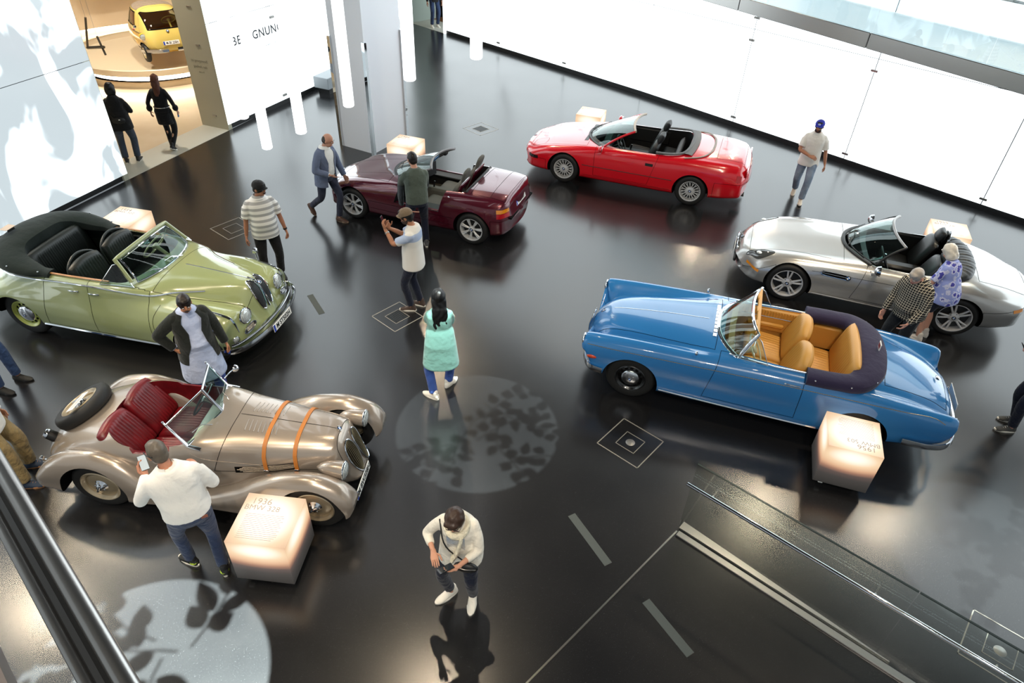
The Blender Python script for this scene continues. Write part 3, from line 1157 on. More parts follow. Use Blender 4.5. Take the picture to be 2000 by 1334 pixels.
def front_kidney(b, parent, s, zc, hz, yc, hy, slope, nbar, barmat, backmat, rr=.009, lift=.012, low=.35, br=.0036):
    """grille half laid on the nose surface: chrome ring, dark back, upright bars"""
    def on(t, w, off):                 # t -1..1 up, w -1..1 across
        wid = hy * max(0, 1 - abs(t) ** 3.2) ** .5 * (1 - low * max(0, -t))
        y, z = s * (yc + w * wid), zc + hz * t
        d = Vector((-1, 0, -slope)).normalized()
        h = b.bvh.ray_cast(Vector((3, y, z + slope * (3 - 1.6))), d)
        if h[0] is None:
            return np.array((1.6, y, z))
        n = h[1] if h[1].x > 0 else -h[1]
        return np.array(h[0]) + np.array((n + Vector((.5, 0, .3))).normalized()) * off
    a = np.linspace(0, 2 * PI, 33)[:-1]
    ring = [on(math.sin(q) * .999, math.copysign(1, math.cos(q)) if abs(math.cos(q)) > 1e-3 else 0, lift) for q in a]
    o = MB().tube(ring, rr, 6, closed=True).build('kidney_grille', M_CHROME, parent)
    MB().grid(np.array([[on(t, w, lift * .45) for w in np.linspace(-1, 1, 9)] for t in np.linspace(-.985, .985, 15)])).build('grille_back', backmat, o)
    for k in range(nbar):
        w = -1 + 2 * (k + .5) / nbar
        MB().tube([on(t, w, lift * .9) for t in np.linspace(-.96, .96, 11)], br, 5).build('grille_bar', barmat, o)
    return o


def emblem(parent, M, r=.035):
    mb = MB()
    mb.lathe([(r, -.004), (r, .003), (r * .96, .005), (r * .66, .004), (0.0001, .004)], n=24, mi=0, close=False)
    for k in range(4):
        a = np.linspace(k * PI / 2, (k + 1) * PI / 2, 6)
        v = [(0, 0, .0055)] + [(r * .62 * math.cos(t), r * .62 * math.sin(t), .0055) for t in a]
        mb.add(v, [(0, i + 1, i + 2) for i in range(5)], 1 + k % 2)
    mb.lathe([(r * .98, .0055), (r * 1.06, .005), (r * 1.06, -.004)], n=24, mi=3, close=False)
    mb.xf(M)
    return mb.build('emblem', [M_INK, M_WHITE, M_BLUEQ, M_CHROME], parent)


def axis_mat(z, up=(0, 0, 1), loc=(0, 0, 0)):
    z = Vector(z).normalized()
    x = Vector(up).cross(z)
    if x.length < 1e-4:
        x = Vector((0, 1, 0)).cross(z)
    x.normalize()
    return basis_mat(x, z.cross(x), z, loc)


def plate(parent, M, txt, w=.46, h=.11):
    o = MB().box((0, 0, 0), (w, h, .008), bev=.002).xf(M).build('number_plate', M_WHITE, parent, smooth=False)
    MB().box((-w / 2 + .024, 0, .0046), (.042, h - .008, .002)).xf(M).build('plate_band', M_EUBLUE, o, smooth=False)
    text_obj('plate_text', txt, h * .92, M_INK, M @ Matrix.Translation((.022, -.004, .0055)) @ Matrix.Diagonal((w * .84 / (len(txt) * h * .54), 1, 1, 1)), o, bold=.002)
    return o


def headlamp(parent, c, d, r, depth=.03, ring=.014, lens=None):
    M = axis_mat(d, loc=c)
    a = np.linspace(0, PI / 2, 6)
    o = MB().lathe([(r * math.cos(t), depth * math.sin(t)) for t in a] + [(0.0005, depth)], n=24, close=False).xf(M).build('headlight', lens or M_LENS, parent)
    tt = np.linspace(0, 2 * PI, 29)[:-1]
    MB().tube([(r * math.cos(t), r * math.sin(t), 0) for t in tt], ring, 8, closed=True).xf(M).build('ring', M_CHROME, o)
    mb = MB()
    for k in range(-3, 4):
        yy = k * r * .26
        hw = math.sqrt(max(0, r * r * .86 - yy * yy))
        mb.tube([(yy, -hw, depth * .55), (yy, 0, depth * .93 * math.sqrt(max(.05, 1 - (yy / r) ** 2)) + .003), (yy, hw, depth * .55)], .0018, 4)
    mb.xf(M)
    mb.build('lens_rib', M_ALU, o)
    return o


def s_edge(n):
    s = np.linspace(-1, 1, n)
    return np.sign(s) * (1 - (1 - np.abs(s)) ** 1.7)


def pillow(mb, M, w, h, t, pleats=0, g=.012, inner=.74, lo=-.95, hi=.62, top=0.0, nu=None, nv=14, e=6, mi=0, back=True):
    """upholstered pad in the local xy plane, front towards +z; vertical pleats over |x| < inner"""
    nu = nu or (max(14, pleats * 6 + 8) if pleats else 14)
    u, v = (np.linspace(-1, 1, nu) if pleats else s_edge(nu)), s_edge(nv)
    if pleats:
        u = np.unique(np.concatenate([u, [-.985, -.95, .95, .985]]))
    U, V = np.meshgrid(u, v, indexing='ij')
    f = (np.clip(1 - np.abs(U) ** e, 0, 1) ** .45) * (np.clip(1 - np.abs(V) ** e, 0, 1) ** .45)
    X = U * w / 2 * (1 - .06 * (V > 0) * V ** 2)
    Y = V * h / 2 * np.where(V > 0, 1 - top * U ** 2, 1)
    Z = t / 2 * f
    if pleats:
        ph = np.cos(2 * PI * pleats * (U + inner) / (2 * inner)) * .5 + .5
        win = (np.abs(U) <= inner) * (V > lo) * (V < hi)
        Z = Z - g * (ph ** 5) * win - g * .6 * win
    F = np.stack([X, Y, Z], -1)
    B = np.stack([X, Y, -t / 2 * f * .8], -1)
    A = np.array(M)
    tr = lambda P: P @ A[:3, :3].T + A[:3, 3]
    mb.grid(tr(F), mi=mi)
    mb.grid(tr(B), mi=mi, flip=True)
    return mb


def seat(parent, x, y, z, mat, w=.5, hb=.55, lean=18, pleats=7, lc=.5, top=.15, t=.14, name='seat', head=None, tb=None):
    """bucket seat facing +x, cushion top at z"""
    Mb = basis_mat((0, -1, 0), (-math.sin(R(lean)), 0, math.cos(R(lean))), (math.cos(R(lean)), 0, math.sin(R(lean))), (x - math.sin(R(lean)) * hb / 2, y, z + math.cos(R(lean)) * hb / 2 - .03))
    mb = MB()
    pillow(mb, Mb, w, hb, tb or t, pleats, top=top)
    o = mb.build(name + '_back', mat, parent, angle=0)
    Mc = basis_mat((0, -1, 0), (1, 0, .1), (-.1, 0, 1), (x + lc / 2 - .02, y, z - t / 2 + .03))
    mb = MB()
    pillow(mb, Mc, w, lc, t, pleats, lo=-.8, hi=.75)
    c = mb.build(name + '_cushion', mat, parent, angle=0)
    if head:
        hw, hh, hz = head
        Mh = basis_mat((0, -1, 0), (-math.sin(R(lean)), 0, math.cos(R(lean))), (math.cos(R(lean)), 0, math.sin(R(lean))), (x - math.sin(R(lean)) * (hb + hz), y, z + math.cos(R(lean)) * (hb + hz) - .03))
        mb = MB()
        pillow(mb, Mh, hw, hh, .15, 0, e=3)
        mb.build('headrest', mat, o, angle=0)
        mb = MB()
        for s in (-.05, .05):
            mb.tube([(x - math.sin(R(lean)) * (hb - .06), y + s, z + math.cos(R(lean)) * (hb - .06)), (x - math.sin(R(lean)) * (hb + hz), y + s, z + math.cos(R(lean)) * (hb + hz))], .007, 6)
        mb.build('headrest_posts', M_CHROME, o)
    return o, c


def steering(parent, c, r, mat, tilt=55, spokes=3, hubmat=None, rr=.011):
    d = Vector((-math.cos(R(90 - tilt)) if False else -math.sin(R(tilt)), 0, math.cos(R(tilt))))
    M = axis_mat(d, loc=c)
    a = np.linspace(0, 2 * PI, 37)[:-1]
    o = MB().tube([(r * math.cos(t), r * math.sin(t), 0) for t in a], rr, 8, closed=True).xf(M).build('steering_wheel', mat, parent)
    mb = MB()
    for k in range(spokes):
        t = -PI / 2 + 2 * PI * k / spokes if spokes != 2 else k * PI
        mb.tube([(0, 0, -.02), (r * .5 * math.cos(t), r * .5 * math.sin(t), -.015), (r * math.cos(t), r * math.sin(t), 0)], .007, 6)
    mb.xf(M)
    mb.build('spokes', hubmat or M_CHROME, o)
    MB().lathe([(.0, .012), (.045, .008), (.055, -.01), (.03, -.05), (.022, -.28)], n=16).xf(M).build('hub', hubmat or mat, o)
    return o


def screen_pts(bc, bs, tc, ts, nr=7, nc=25, p=2.2, bulge=.0):
    bc, bs, tc, ts = (np.asarray(q, float) for q in (bc, bs, tc, ts))
    s = np.linspace(-1, 1, nc)
    def curve(c, e):
        k = np.abs(s) ** p
        return np.stack([c[0] + (e[0] - c[0]) * k, e[1] * s, c[2] + (e[2] - c[2]) * k], 1)
    B, T = curve(bc, bs), curve(tc, ts)
    r = np.linspace(0, 1, nr)[:, None, None]
    P = B[None] * (1 - r) + T[None] * r
    nrm = np.array([.75, 0, .65])
    P = P + nrm * bulge * (4 * r * (1 - r))
    return P


def windscreen(parent, P, fr=.016, fmat=None, gmat=None, sides=True, bottom=True, top=True, frame_name='frame'):
    mb = MB().grid(P)
    P2 = P - np.array([.75, 0, .65]) * .006
    mb.grid(P2, flip=True)
    o = mb.build('windscreen', gmat or M_WGLASS, parent)
    per = []
    if bottom and sides and top:
        per = np.vstack([P[0], P[1:-1, -1], P[-1, ::-1], P[1:-1, 0][::-1]])
        MB().tube(per, fr, 8, closed=True).build(frame_name, fmat or M_CHROME, o)
    else:
        mb = MB()
        if bottom:
            mb.tube(P[0], fr, 8)
        if top:
            mb.tube(P[-1], fr, 8)
        if sides:
            mb.tube(P[:, 0], fr, 8)
            mb.tube(P[:, -1], fr, 8)
        mb.build(frame_name, fmat or M_CHROME, o)
    return o


def wiper(parent, P, y0, y1, mat=None):
    """wiper arm lying on a windscreen grid P, from column fraction y0 (pivot) to y1"""
    nr, nc = P.shape[:2]
    def at(r, c):
        r = min(max(r, 0), 1) * (nr - 1)
        c = min(max(c, 0), 1) * (nc - 1)
        i, j = int(min(r, nr - 2)), int(min(c, nc - 2))
        a, b = r - i, c - j
        return (P[i, j] * (1 - a) * (1 - b) + P[i + 1, j] * a * (1 - b) + P[i, j + 1] * (1 - a) * b + P[i + 1, j + 1] * a * b) + np.array([.75, 0, .65]) * .016
    mb = MB()
    mb.tube([at(0, y0) + (.03, 0, -.01), at(.1, y0 * .5 + y1 * .5)], .006, 6)
    mb.tube([at(.05, y0 * .75 + y1 * .25), at(.14, (y0 + y1) / 2), at(.17, y1)], .005, 6)
    return mb.build('wiper', mat or M_BLACK, parent)


# ---- wheels: axis +y is outward
def tyre(R_, w, rim):
    return MB().lathe([(rim - .012, -w / 2 + .02), (rim, -w / 2 + .006), (rim + .018, -w / 2), (R_ - .045, -w / 2 - .004), (R_ - .02, -w / 2 + .008), (R_ - .006, -w / 2 + .03), (R_, -w / 2 + .055), (R_, w / 2 - .055), (R_ - .006, w / 2 - .03), (R_ - .02, w / 2 - .008), (R_ - .045, w / 2 + .004), (rim + .018, w / 2), (rim, w / 2 - .006), (rim - .012, w / 2 - .02)], (0, 0, 0), (0, 1, 0), 44, close=False).build('tyre', M_RUBBER)


def spoke_wheel(R_, w, rim, kind, mat, dark=None):
    o = tyre(R_, w, rim)
    h = w / 2
    dark = dark or M_BLACK
    MB().lathe([(rim - .004, h - .004), (rim + .004, h + .004), (rim - .010, h + .002), (rim - .022, h - .03), (rim - .028, -h)], axis=(0, 1, 0), n=44, close=False).build('rim', mat, o)
    MB().lathe([(.001, h - .085), (rim - .026, h - .095), (rim - .026, h - .10)], axis=(0, 1, 0), n=30, close=False).build('brake_disc', pm('brake_grey', '3a3b3d', .4, .6) if 'brake_grey' not in bpy.data.materials else bpy.data.materials['brake_grey'], o)
    mb = MB()
    def spoke(a, r0, r1, w0, w1, y0, y1, da=0.0, th=.018):
        a1 = a + da
        A = np.array([math.cos(a), 0, math.sin(a)])
        B = np.array([math.cos(a1), 0, math.sin(a1)])
        ta = np.array([-A[2], 0, A[0]])
        tb = np.array([-B[2], 0, B[0]])
        Y = np.array([0, 1., 0])
        p0, p1 = A * r0 + Y * y0, B * r1 + Y * y1
        pm_ = (p0 + p1) / 2 + Y * .006
        tm = ta + tb
        tm /= np.linalg.norm(tm)
        rows = []
        for p, t_, ww in ((p0, ta, w0), (pm_, tm, (w0 + w1) / 2), (p1, tb, w1)):
            rows.append([p - t_ * ww / 2 - Y * th, p - t_ * ww / 2, p - t_ * ww / 4 + Y * .005, p + t_ * ww / 4 + Y * .005, p + t_ * ww / 2, p + t_ * ww / 2 - Y * th])
        mb.grid(np.array(rows), cv=True, cap=True)
    if kind == 'twin5':
        for k in range(5):
            a = PI / 2 + k * 2 * PI / 5
            for s in (-1, 1):
                spoke(a + s * .15, .055, rim - .012, .030, .026, h - .026, h - .012, s * .015)
            mb.lathe([(.0001, .004), (.011, .003), (.012, -.01)], (math.cos(a + PI / 5) * .062, h - .018, math.sin(a + PI / 5) * .062), (0, 1, 0), 8, mi=1)
        hubr = .078
    elif kind == 'twin7':
        for k in range(7):
            a = PI / 2 + k * 2 * PI / 7
            for s in (-1, 1):
                spoke(a + s * .085, .05, rim - .010, .017, .026, h - .026, h - .014, 0)
            spoke(a, .05, rim - .012, .02, .03, h - .036, h - .026, 0, .01)
        hubr = .058
    else:                                      # cross-spoke mesh
        for k in range(16):
            a = k * 2 * PI / 16
            for s in (-1, 1):
                spoke(a, .070, rim - .012, .012, .013, h - .022, h - .012, s * .30, .012)
        hubr = .080
    mb.lathe([(.0001, h - .006), (hubr * .55, h - .008), (hubr, h - .020), (hubr, h - .06)], axis=(0, 1, 0), n=24)
    mb.build('spokes', [mat, dark], o, fix=True)
    emblem(o, axis_mat((0, 1, 0), loc=(0, h - .004, 0)), .030)
    return o


def disc_wheel(R_, w, rim, mat, cap_r, capmat=None, holes=0, knock=False, emb=True):
    o = tyre(R_, w, rim)
    h = w / 2
    MB().lathe([(rim + .006, h - .002), (rim - .004, h + .006), (rim - .014, h), (rim - .022, h - .018), (rim - .038, h - .026), (rim - .042, h - .045), (rim * .62, h - .03), (rim * .45, h - .026), (.001, h - .03)], axis=(0, 1, 0), n=40, close=False).build('rim', mat, o)
    if holes:
        mb = MB()
        for k in range(holes):
            a = k * 2 * PI / holes
            mb.lathe([(.0001, .002), (.021, .002), (.024, -.004)], (math.cos(a) * rim * .68, h - .034, math.sin(a) * rim * .68), (0, 1, 0), 12)
        mb.build('vent_hole', M_GAP, o)
    if knock:
        mb = MB()
        mb.lathe([(.0001, h + .03), (.03, h + .028), (.045, h + .005), (.06, h - .01), (.075, h - .024)], axis=(0, 1, 0), n=24)
        for k in range(5):
            a = k * 2 * PI / 5
            mb.ball((math.cos(a) * .055, h - .005, math.sin(a) * .055), (.012, .012, .012), 8, 6)
        mb.box((0, h + .03, 0), (.13, .018, .03), bev=.008)
        mb.build('hub_nut', capmat or M_CHROME, o)
    else:
        a = np.linspace(0, PI / 2, 7)
        MB().lathe([(cap_r * 1.03, h - .03)] + [(cap_r * math.cos(t) + .0003, h - .02 + .045 * math.sin(t)) for t in a], axis=(0, 1, 0), n=32, close=False).build('hubcap', capmat or M_CHROME, o)
        if emb:
            emblem(o, axis_mat((0, 1, 0), loc=(0, h + .024, 0)), .026)
    return o


def put_wheels(car, wl, xf, xr, yf, yr, Rz):
    spots = [(xf, yf, 0), (xr, yr, 0), (xf, -yf, PI), (xr, -yr, PI)]
    for i, (x, y, rz) in enumerate(spots):
        o = wl if i == 0 else copy_tree(wl)
        o.parent = car
        o.location = (x, y, Rz)
        o.rotation_euler = (0, .35 * i, rz)


def door_handle(parent, b, x, z, sd, ln=.15, mat=None, off=.02):
    p, n = b.side([(x, z), (x - ln, z)], sd, 5)
    if len(p) < 3:
        return
    q = p + n * off
    path = np.vstack([p[:1], q[0] * .5 + p[0] * .5 + (q[1] - q[0]) * .1, q[1:-1], q[-1:] * .5 + p[-1:] * .5, p[-1:]])
    o = MB().tube(path, .008, 8).build('door_handle', mat or M_CHROME, parent)
    MB().lathe([(.0001, .012), (.012, .010), (.014, 0)], tuple(p[0] + (p[0] - p[1]) * .35), tuple(n[0]), 10).build('lock', M_CHROME, o)
    return o


def side_mirror(parent, base, c, d, r=.055, mat=None):
    """small round mirror on a stalk"""
    o = MB().tube(cr([base, (np.asarray(base) * .5 + np.asarray(c) * .5) + (0, 0, .01), c], 6), .007, 6).build('mirror_stalk', M_CHROME, parent)
    M = axis_mat(d, loc=c)
    MB().lathe([(r * .94, 0), (r, .006), (r * .86, -.5 * r), (r * .5, -.85 * r), (.0005, -.98 * r)], n=20, close=False).xf(M).build('mirror_head', mat or M_CHROME, o)
    MB().lathe([(r * .95, .002), (.0005, .003)], n=20, close=False).xf(M).build('mirror_glass', M_MIRROR, o)
    return o
# ------------------------------------------------------------------ blue four-seat convertible (1950s)
def build_503():
    car = thing('convertible_car', 'bright blue 1950s convertible with tan leather seats and navy top cover', 'car', (3.196, 7.269, 0), R(163.01))
    paint = pm('blue_paint', '2c76b6', .22, 0, coat=1)
    tan = pm('tan_leather', 'cf9a4a', .42, bump=(55, .15, .004))
    navy = cloth('navy_canvas', '2a2440', scale=9, fold=.15)
    mats = [paint, M_WELL, tan]
    st = [
        (2.12, 0, [(0, .46, .06), (.12, .46, .05), (.22, .46, .02), (.38, .50, -.12), (.58, .74, -.06), (.70, .80, 0), (.79, .76, 0), (.82, .70, -.02), (.80, .62, -.10), (.70, .44, -.12), (0, .36, -.05)]),
        (2.08, 0, [(0, .60, .07), (.15, .59, .05), (.26, .57, .02), (.42, .58, -.12), (.57, .80, -.02), (.70, .885, 0), (.80, .83, 0), (.84, .72, -.01), (.83, .60, -.06), (.74, .42, -.10), (0, .32, -.05)]),
        (2.00, 0, [(0, .76, .05), (.19, .74, .04), (.33, .70, .02), (.46, .66, -.05), (.56, .81, 0), (.70, .90, 0), (.805, .84, 0), (.845, .72, 0), (.84, .58, -.02), (.78, .40, -.04), (0, .30, 0)]),
        (1.88, 0, [(0, .875), (.23, .86), (.38, .80), (.49, .735), (.57, .82), (.70, .91), (.81, .85), (.85, .72), (.845, .56), (.80, .36), (0, .28)]),
        (1.65, 0, [(0, .925), (.27, .91), (.43, .86), (.51, .795), (.58, .845), (.70, .925), (.815, .865), (.855, .73), (.85, .55), (.82, .32), (0, .26)]),
        (1.20, 0, [(0, .985), (.32, .97), (.49, .915), (.55, .865), (.61, .89), (.71, .945), (.82, .88), (.855, .74), (.85, .54), (.82, .28), (0, .24)]),
        (.75, 0, [(0, 1.025), (.35, 1.01), (.53, .965), (.60, .93), (.65, .935), (.73, .955), (.825, .89), (.855, .75), (.85, .54), (.82, .27), (0, .24)]),
        (.40, 0, [(0, 1.045), (.38, 1.03), (.58, .995), (.65, .98), (.69, .975), (.745, .96), (.825, .895), (.855, .75), (.85, .54), (.82, .27), (0, .24)]),
        (-.3, 0, [(0, 1.03), (.38, 1.025), (.58, 1.01), (.66, .995), (.70, .985), (.75, .965), (.825, .895), (.855, .75), (.85, .54), (.82, .27), (0, .24)]),
        (-.9, 0, [(0, 1.04), (.38, 1.035), (.58, 1.01), (.66, .995), (.70, .985), (.75, .965), (.825, .895), (.855, .75), (.85, .54), (.82, .27), (0, .24)]),
        (-1.45, 0, [(0, 1.035), (.34, 1.02), (.54, .98), (.62, .945), (.67, .94), (.74, .945), (.825, .885), (.855, .75), (.85, .54), (.82, .28), (0, .25)]),
        (-1.80, 0, [(0, .99), (.32, .97), (.50, .925), (.59, .885), (.65, .89), (.735, .92), (.82, .87), (.85, .75), (.845, .56), (.80, .32), (0, .28)]),
        (-2.15, 0, [(0, .905), (.30, .88), (.46, .83), (.55, .785), (.62, .81), (.72, .885), (.805, .84), (.835, .74), (.83, .58), (.78, .38), (0, .32)]),
        (-2.34, 0, [(0, .81, -.02), (.28, .785, -.02), (.43, .735), (.52, .70), (.60, .755), (.71, .86, -.04), (.79, .81, -.03), (.82, .72), (.81, .58), (.74, .42), (0, .36, -.02)]),
        (-2.44, 0, [(0, .70, -.05), (.26, .68, -.05), (.40, .64, -.03), (.49, .61, 0), (.58, .67, 0), (.69, .78, -.03), (.77, .75, -.02), (.80, .67, 0), (.78, .56, .02), (.68, .44, .02), (0, .40, -.04)]),
        (-2.47, 0, [(0, .55, -.06), (.20, .55, -.06), (.32, .54, -.04), (.40, .52, 0), (.52, .56, 0), (.62, .64, 0), (.70, .64, 0), (.73, .60, 0), (.70, .54, .02), (.58, .48, .02), (0, .46, -.05)]),
    ]
    me = loft(st, mats)
    hole = round_poly([(.26, .60), (-.70, .665), (-1.33, .60), (-1.42, .3), (-1.42, -.3), (-1.33, -.60), (-.70, -.665), (.26, -.60), (.36, -.3), (.36, .3)], .12)
    cuts = wheel_cut(1.4175, .34, .375, .52) + wheel_cut(-1.4175, .34, .375, .50) + [(MB().prism(hole, .36, 1.6), 2)]
    me = cut(me, cuts)
    b = Body(me, car, paint)
    # bonnet, doors, boot lid
    b.panel('bonnet', [((.56, 0, 0), (1, 0, .12)), ((1.90, 0, 0), (1, 0, -.3)), ((1.9, .40, 0), (.135, 1, 0)), ((1.9, -.40, 0), (-.135, 1, 0))],
            lambda x, y, z: .56 - (z - 0) * .12 < x < 1.90 + .3 * z and y < .40 + (1.9 - x) * .135 and z > .6)
    b.panel('door', [((.47, 0, .4), (1, 0, .18)), ((-.68, 0, .4), (1, 0, -.02)), ((0, 0, .40), (0, 0, 1))],
            lambda x, y, z: -.68 + .02 * (z - .4) < x < .47 - .18 * (z - .4) and z > .40 and y > .60, sides=True)
    b.panel('boot_lid', [((-1.60, 0, 0), (1, 0, 0)), ((-2.40, 0, 0), (1, 0, 0)), ((-1.6, .52, 0), (-.14, 1, 0)), ((-1.6, -.52, 0), (.14, 1, 0))],
            lambda x, y, z: -2.40 < x < -1.60 and y < .52 + (x + 1.6) * .14 and z > .6)
    # chrome lines
    for sd in (1, -1):
        b.trim('waist_trim', b.side([(2.04, .80), (1.5, .815), (.8, .835), (.2, .85), (-.6, .86), (-1.2, .865), (-1.8, .86), (-2.18, .845), (-2.30, .80)], sd, 40), .0045, pm('bronze_chrome', 'b39a78', .15, 1) if 'bronze_chrome' not in bpy.data.materials else bpy.data.materials['bronze_chrome'])
        b.trim('sill_trim', b.side([(1.02, .33), (0, .315), (-.98, .315)], sd, 16), .016)
        door_handle(car, b, -.47, .885, sd, .16)
        p, n = b.side([(1.42, .93)], sd, 1, smooth=False)
        q, _ = b.top([(.63, .735 * sd)], smooth=False)
        side_mirror(car, q[0], q[0] + np.array([0.02, .03 * sd, .035]), (-1, 0, .1), .03)
    b.trim('bonnet_trim', b.top([(1.86, 0), (1.2, 0), (.58, 0)], 16), .005)
    pt, nn = b.top([(.50, .0)], smooth=False)
    for k in range(-4, 5):      # cowl vents
        p, n = b.top([(.475, k * .085)], smooth=False)
        MB().box(p[0] + n[0] * .004, (.05, .075, .008), bev=.003).build('cowl_vent', M_CHROME, car, smooth=False)
    b.finish()
    # nose grille: two upright kidneys
    for s in (1, -1):
        a = np.linspace(0, 2 * PI, 25)[:-1]
        ring = [(2.165 + .02 * math.cos(t) * 0 - .05 * max(0, math.sin(t)) , s * .06 + .042 * math.cos(t), .60 + .17 * math.sin(t)) for t in a]
        o = MB().tube(ring, .009, 6, closed=True).build('kidney_grille', M_CHROME, car)
        mb = MB()
        for k in range(-3, 4):
            y = s * .06 + k * .011
            hh = .155 * math.sqrt(1 - (k / 4) ** 2)
            mb.tube([(2.16, y, .60 - hh), (2.165, y, .60), (2.115, y, .60 + hh)], .0025, 4)
        mb.build('grille_bar', M_CHROME, o)
    emblem(car, axis_mat((.75, 0, .65), loc=(2.005, 0, .80)), .035)
    for s in (1, -1):
        headlamp(car, (2.105, s * .70, .765), (1, 0, -.05), .085, .03)
        MB().ball((1.96, s * .845, .62), (.07, .022, .03), 12, 8).build('turn_signal', pm('orange_lens', 'c2401a', .2, coat=.6) if 'orange_lens' not in bpy.data.materials else bpy.data.materials['orange_lens'], car)
        MB().ball((-2.44, s * .73, .62), (.03, .045, .07), 12, 8).build('tail_light', M_REDLENS, car)
    # bumpers
    prof = [(.0, .045), (.02, .035), (.028, 0), (.02, -.035), (0, -.045), (-.012, 0)]
    fb = cr([(1.80, .885, .44), (1.97, .85, .445), (2.08, .70, .45), (2.12, .35, .45), (2.14, 0, .45), (2.12, -.35, .45), (2.08, -.70, .45), (1.97, -.85, .445), (1.80, -.885, .44)], 40)
    MB().sweep(fb, prof).build('front_bumper', M_CHROME, car)
    rbp = cr([(-1.93, .885, .46), (-2.25, .88, .465), (-2.46, .78, .47), (-2.58, .4, .47), (-2.61, 0, .47), (-2.58, -.4, .47), (-2.46, -.78, .47), (-2.25, -.88, .465), (-1.93, -.885, .46)], 40)
    MB().sweep(rbp, [(-a, c) for a, c in prof]).build('rear_bumper', M_CHROME, car)
    for y in (.32, -.32):
        MB().box((-2.60, y, .47), (.05, .06, .16), bev=.02).build('overrider', M_CHROME, car)
    plate(car, axis_mat((-1, 0, .12), loc=(-2.575, 0, .64)), 'M SB 503H', .44, .11)
    MB().ball((-2.30, 0, .875), (.03, .05, .014), 10, 6).build('boot_handle', M_CHROME, car)
    # windscreen, chrome framed, and quarter lights
    P = screen_pts((.44, 0, 1.035), (.14, .66, .985), (.08, 0, 1.345), (-.02, .56, 1.325), p=2.6, bulge=.02)
    w = windscreen(car, P, .020)
    MB().tube(P[0] + np.array([.02, 0, -.005]), .022, 8).build('scuttle_moulding', M_CHROME, w)
    mb = MB()
    for y in (-.32, 0, .32):
        mb.box((.02, y, 1.325), (.03, .13, .05), bev=.008)
    mb.build('sun_visor_mount', tan, w)
    MB().box((.0, 0, 1.318), (.05, 1.06, .055), bev=.012).build('header_pad', tan, w)
    for s in (1, -1):
        q = [(.13, s * .665, .99), (-.02, s * .575, 1.31), (-.075, s * .60, 1.255), (-.22, s * .685, .985)]
        o = MB().tube(q, .009, 6, closed=True).build('quarter_light', M_CHROME, car)
        MB().add([q[0], q[1], q[2], q[3]], [(0, 1, 2, 3)]).build('pane', M_WGLASS, o, smooth=False)
        MB().tube([(.26, s * .635, 1.0), (-.3, s * .685, .995), (-.69, s * .68, 1.0)], .011, 6).build('door_cap_trim', M_CHROME, car)
        MB().box((-.22, s * .64, .80), (.92, .05, .36), bev=.02).build('door_card', tan, car, smooth=False)
        MB().tube([(.2, s * .61, .86), (-.66, s * .61, .86)], .006, 6).build('card_trim', M_CHROME, car)
        MB().box((-.2, s * .60, .74), (.5, .05, .07), bev=.02).build('armrest', tan, car)
        mb = MB()
        for k in range(22):
            mb.tube([(-.62 + k * .038, s * .612, .87), (-.62 + k * .038, s * .612, .95)], .010, 5)
        mb.build('pleats', tan, car)
    # cabin
    MB().box((-.5, 0, .38), (1.7, 1.2, .06)).build('carpet', pm('tan_carpet', '8d6a3c', .95), car, smooth=False)
    MB().sweep(cr([(.28, .60, .90), (.30, 0, .93), (.28, -.60, .90)], 9), [(.0, .07), (.08, .04), (.09, -.10), (-.05, -.1)]).build('dashboard', tan, car)
    cream = pm('cream_bakelite', 'd8cdb0', .3)
    steering(car, (-.06, .36, .96), .20, cream, 58, 2)
    mb = MB()
    for y in (.28, .4, .5):
        mb.lathe([(.0001, .004), (.045, .004), (.048, 0)], (.205, y, .94), (-1, 0, .2), 16)
    mb.build('dials', cream, car)
    for y in (.32, -.32):
        seat(car, -.50, y, .60, tan, .60, .60, 20, 8, .56, .34, .17, tb=.20)
    for y in (.0,):
        o, c = seat(car, -1.13, y, .60, tan, 1.05, .60, 14, 14, .42, .12, .16, name='rear_seat')
    MB().box((-1.06, .60, .72), (.5, .06, .36), bev=.02).build('side_panel', tan, car)
    MB().box((-1.06, -.60, .72), (.5, .06, .36), bev=.02).build('side_panel', tan, car)
    # folded top under its canvas cover: a U round the rear seat
    up = cr([(-.68, .70, 1.0), (-1.0, .70, 1.01), (-1.25, .66, 1.02), (-1.40, .45, 1.045), (-1.44, 0, 1.06), (-1.40, -.45, 1.045), (-1.25, -.66, 1.02), (-1.0, -.70, 1.01), (-.68, -.70, 1.0)], 48)
    t_ = np.abs(np.linspace(-1, 1, 48))
    wsc = .13 + .07 * np.clip(1 - t_ * 1.5, 0, 1)
    hsc = .075 + .02 * np.clip(1 - t_ * 1.5, 0, 1)
    prof = [(math.cos(a), (abs(math.sin(a)) ** .7) * (1 if math.sin(a) > 0 else -1.3)) for a in np.linspace(0, 2 * PI, 17)[:-1]]
    cov = MB().sweep(up - np.array([0, 0, .015]), prof, sc=np.stack([wsc, hsc], 1)).build('top_cover', navy, car)
    mb = MB()
    for i in (2, 9, 16, 20, 24, 28, 32, 39, 46):
        p = up[i]
        d = p - np.array([-.9, 0, p[2]])
        d /= np.linalg.norm(d)
        mb.ball(p + d * wsc[i] * .93 + np.array([0, 0, .015]), (.012, .012, .012), 8, 6)
    mb.build('press_stud', M_CHROME, cov)
    put_wheels(car, disc_wheel(.34, .15, .205, pm('black_rim', '0d0d0e', .25, coat=.5), .128, holes=12), 1.4175, -1.4175, .70, .70, .34)
    # small placard on the cover
    pc = thing('placard', 'small standing card on the navy cover of the blue car', 'sign', tuple(car_world(car, (-1.50, .05, 1.152))), R(163))
    MB().box((0, 0, .05), (.01, .11, .085)).build('card', M_WHITE, pc, smooth=False)
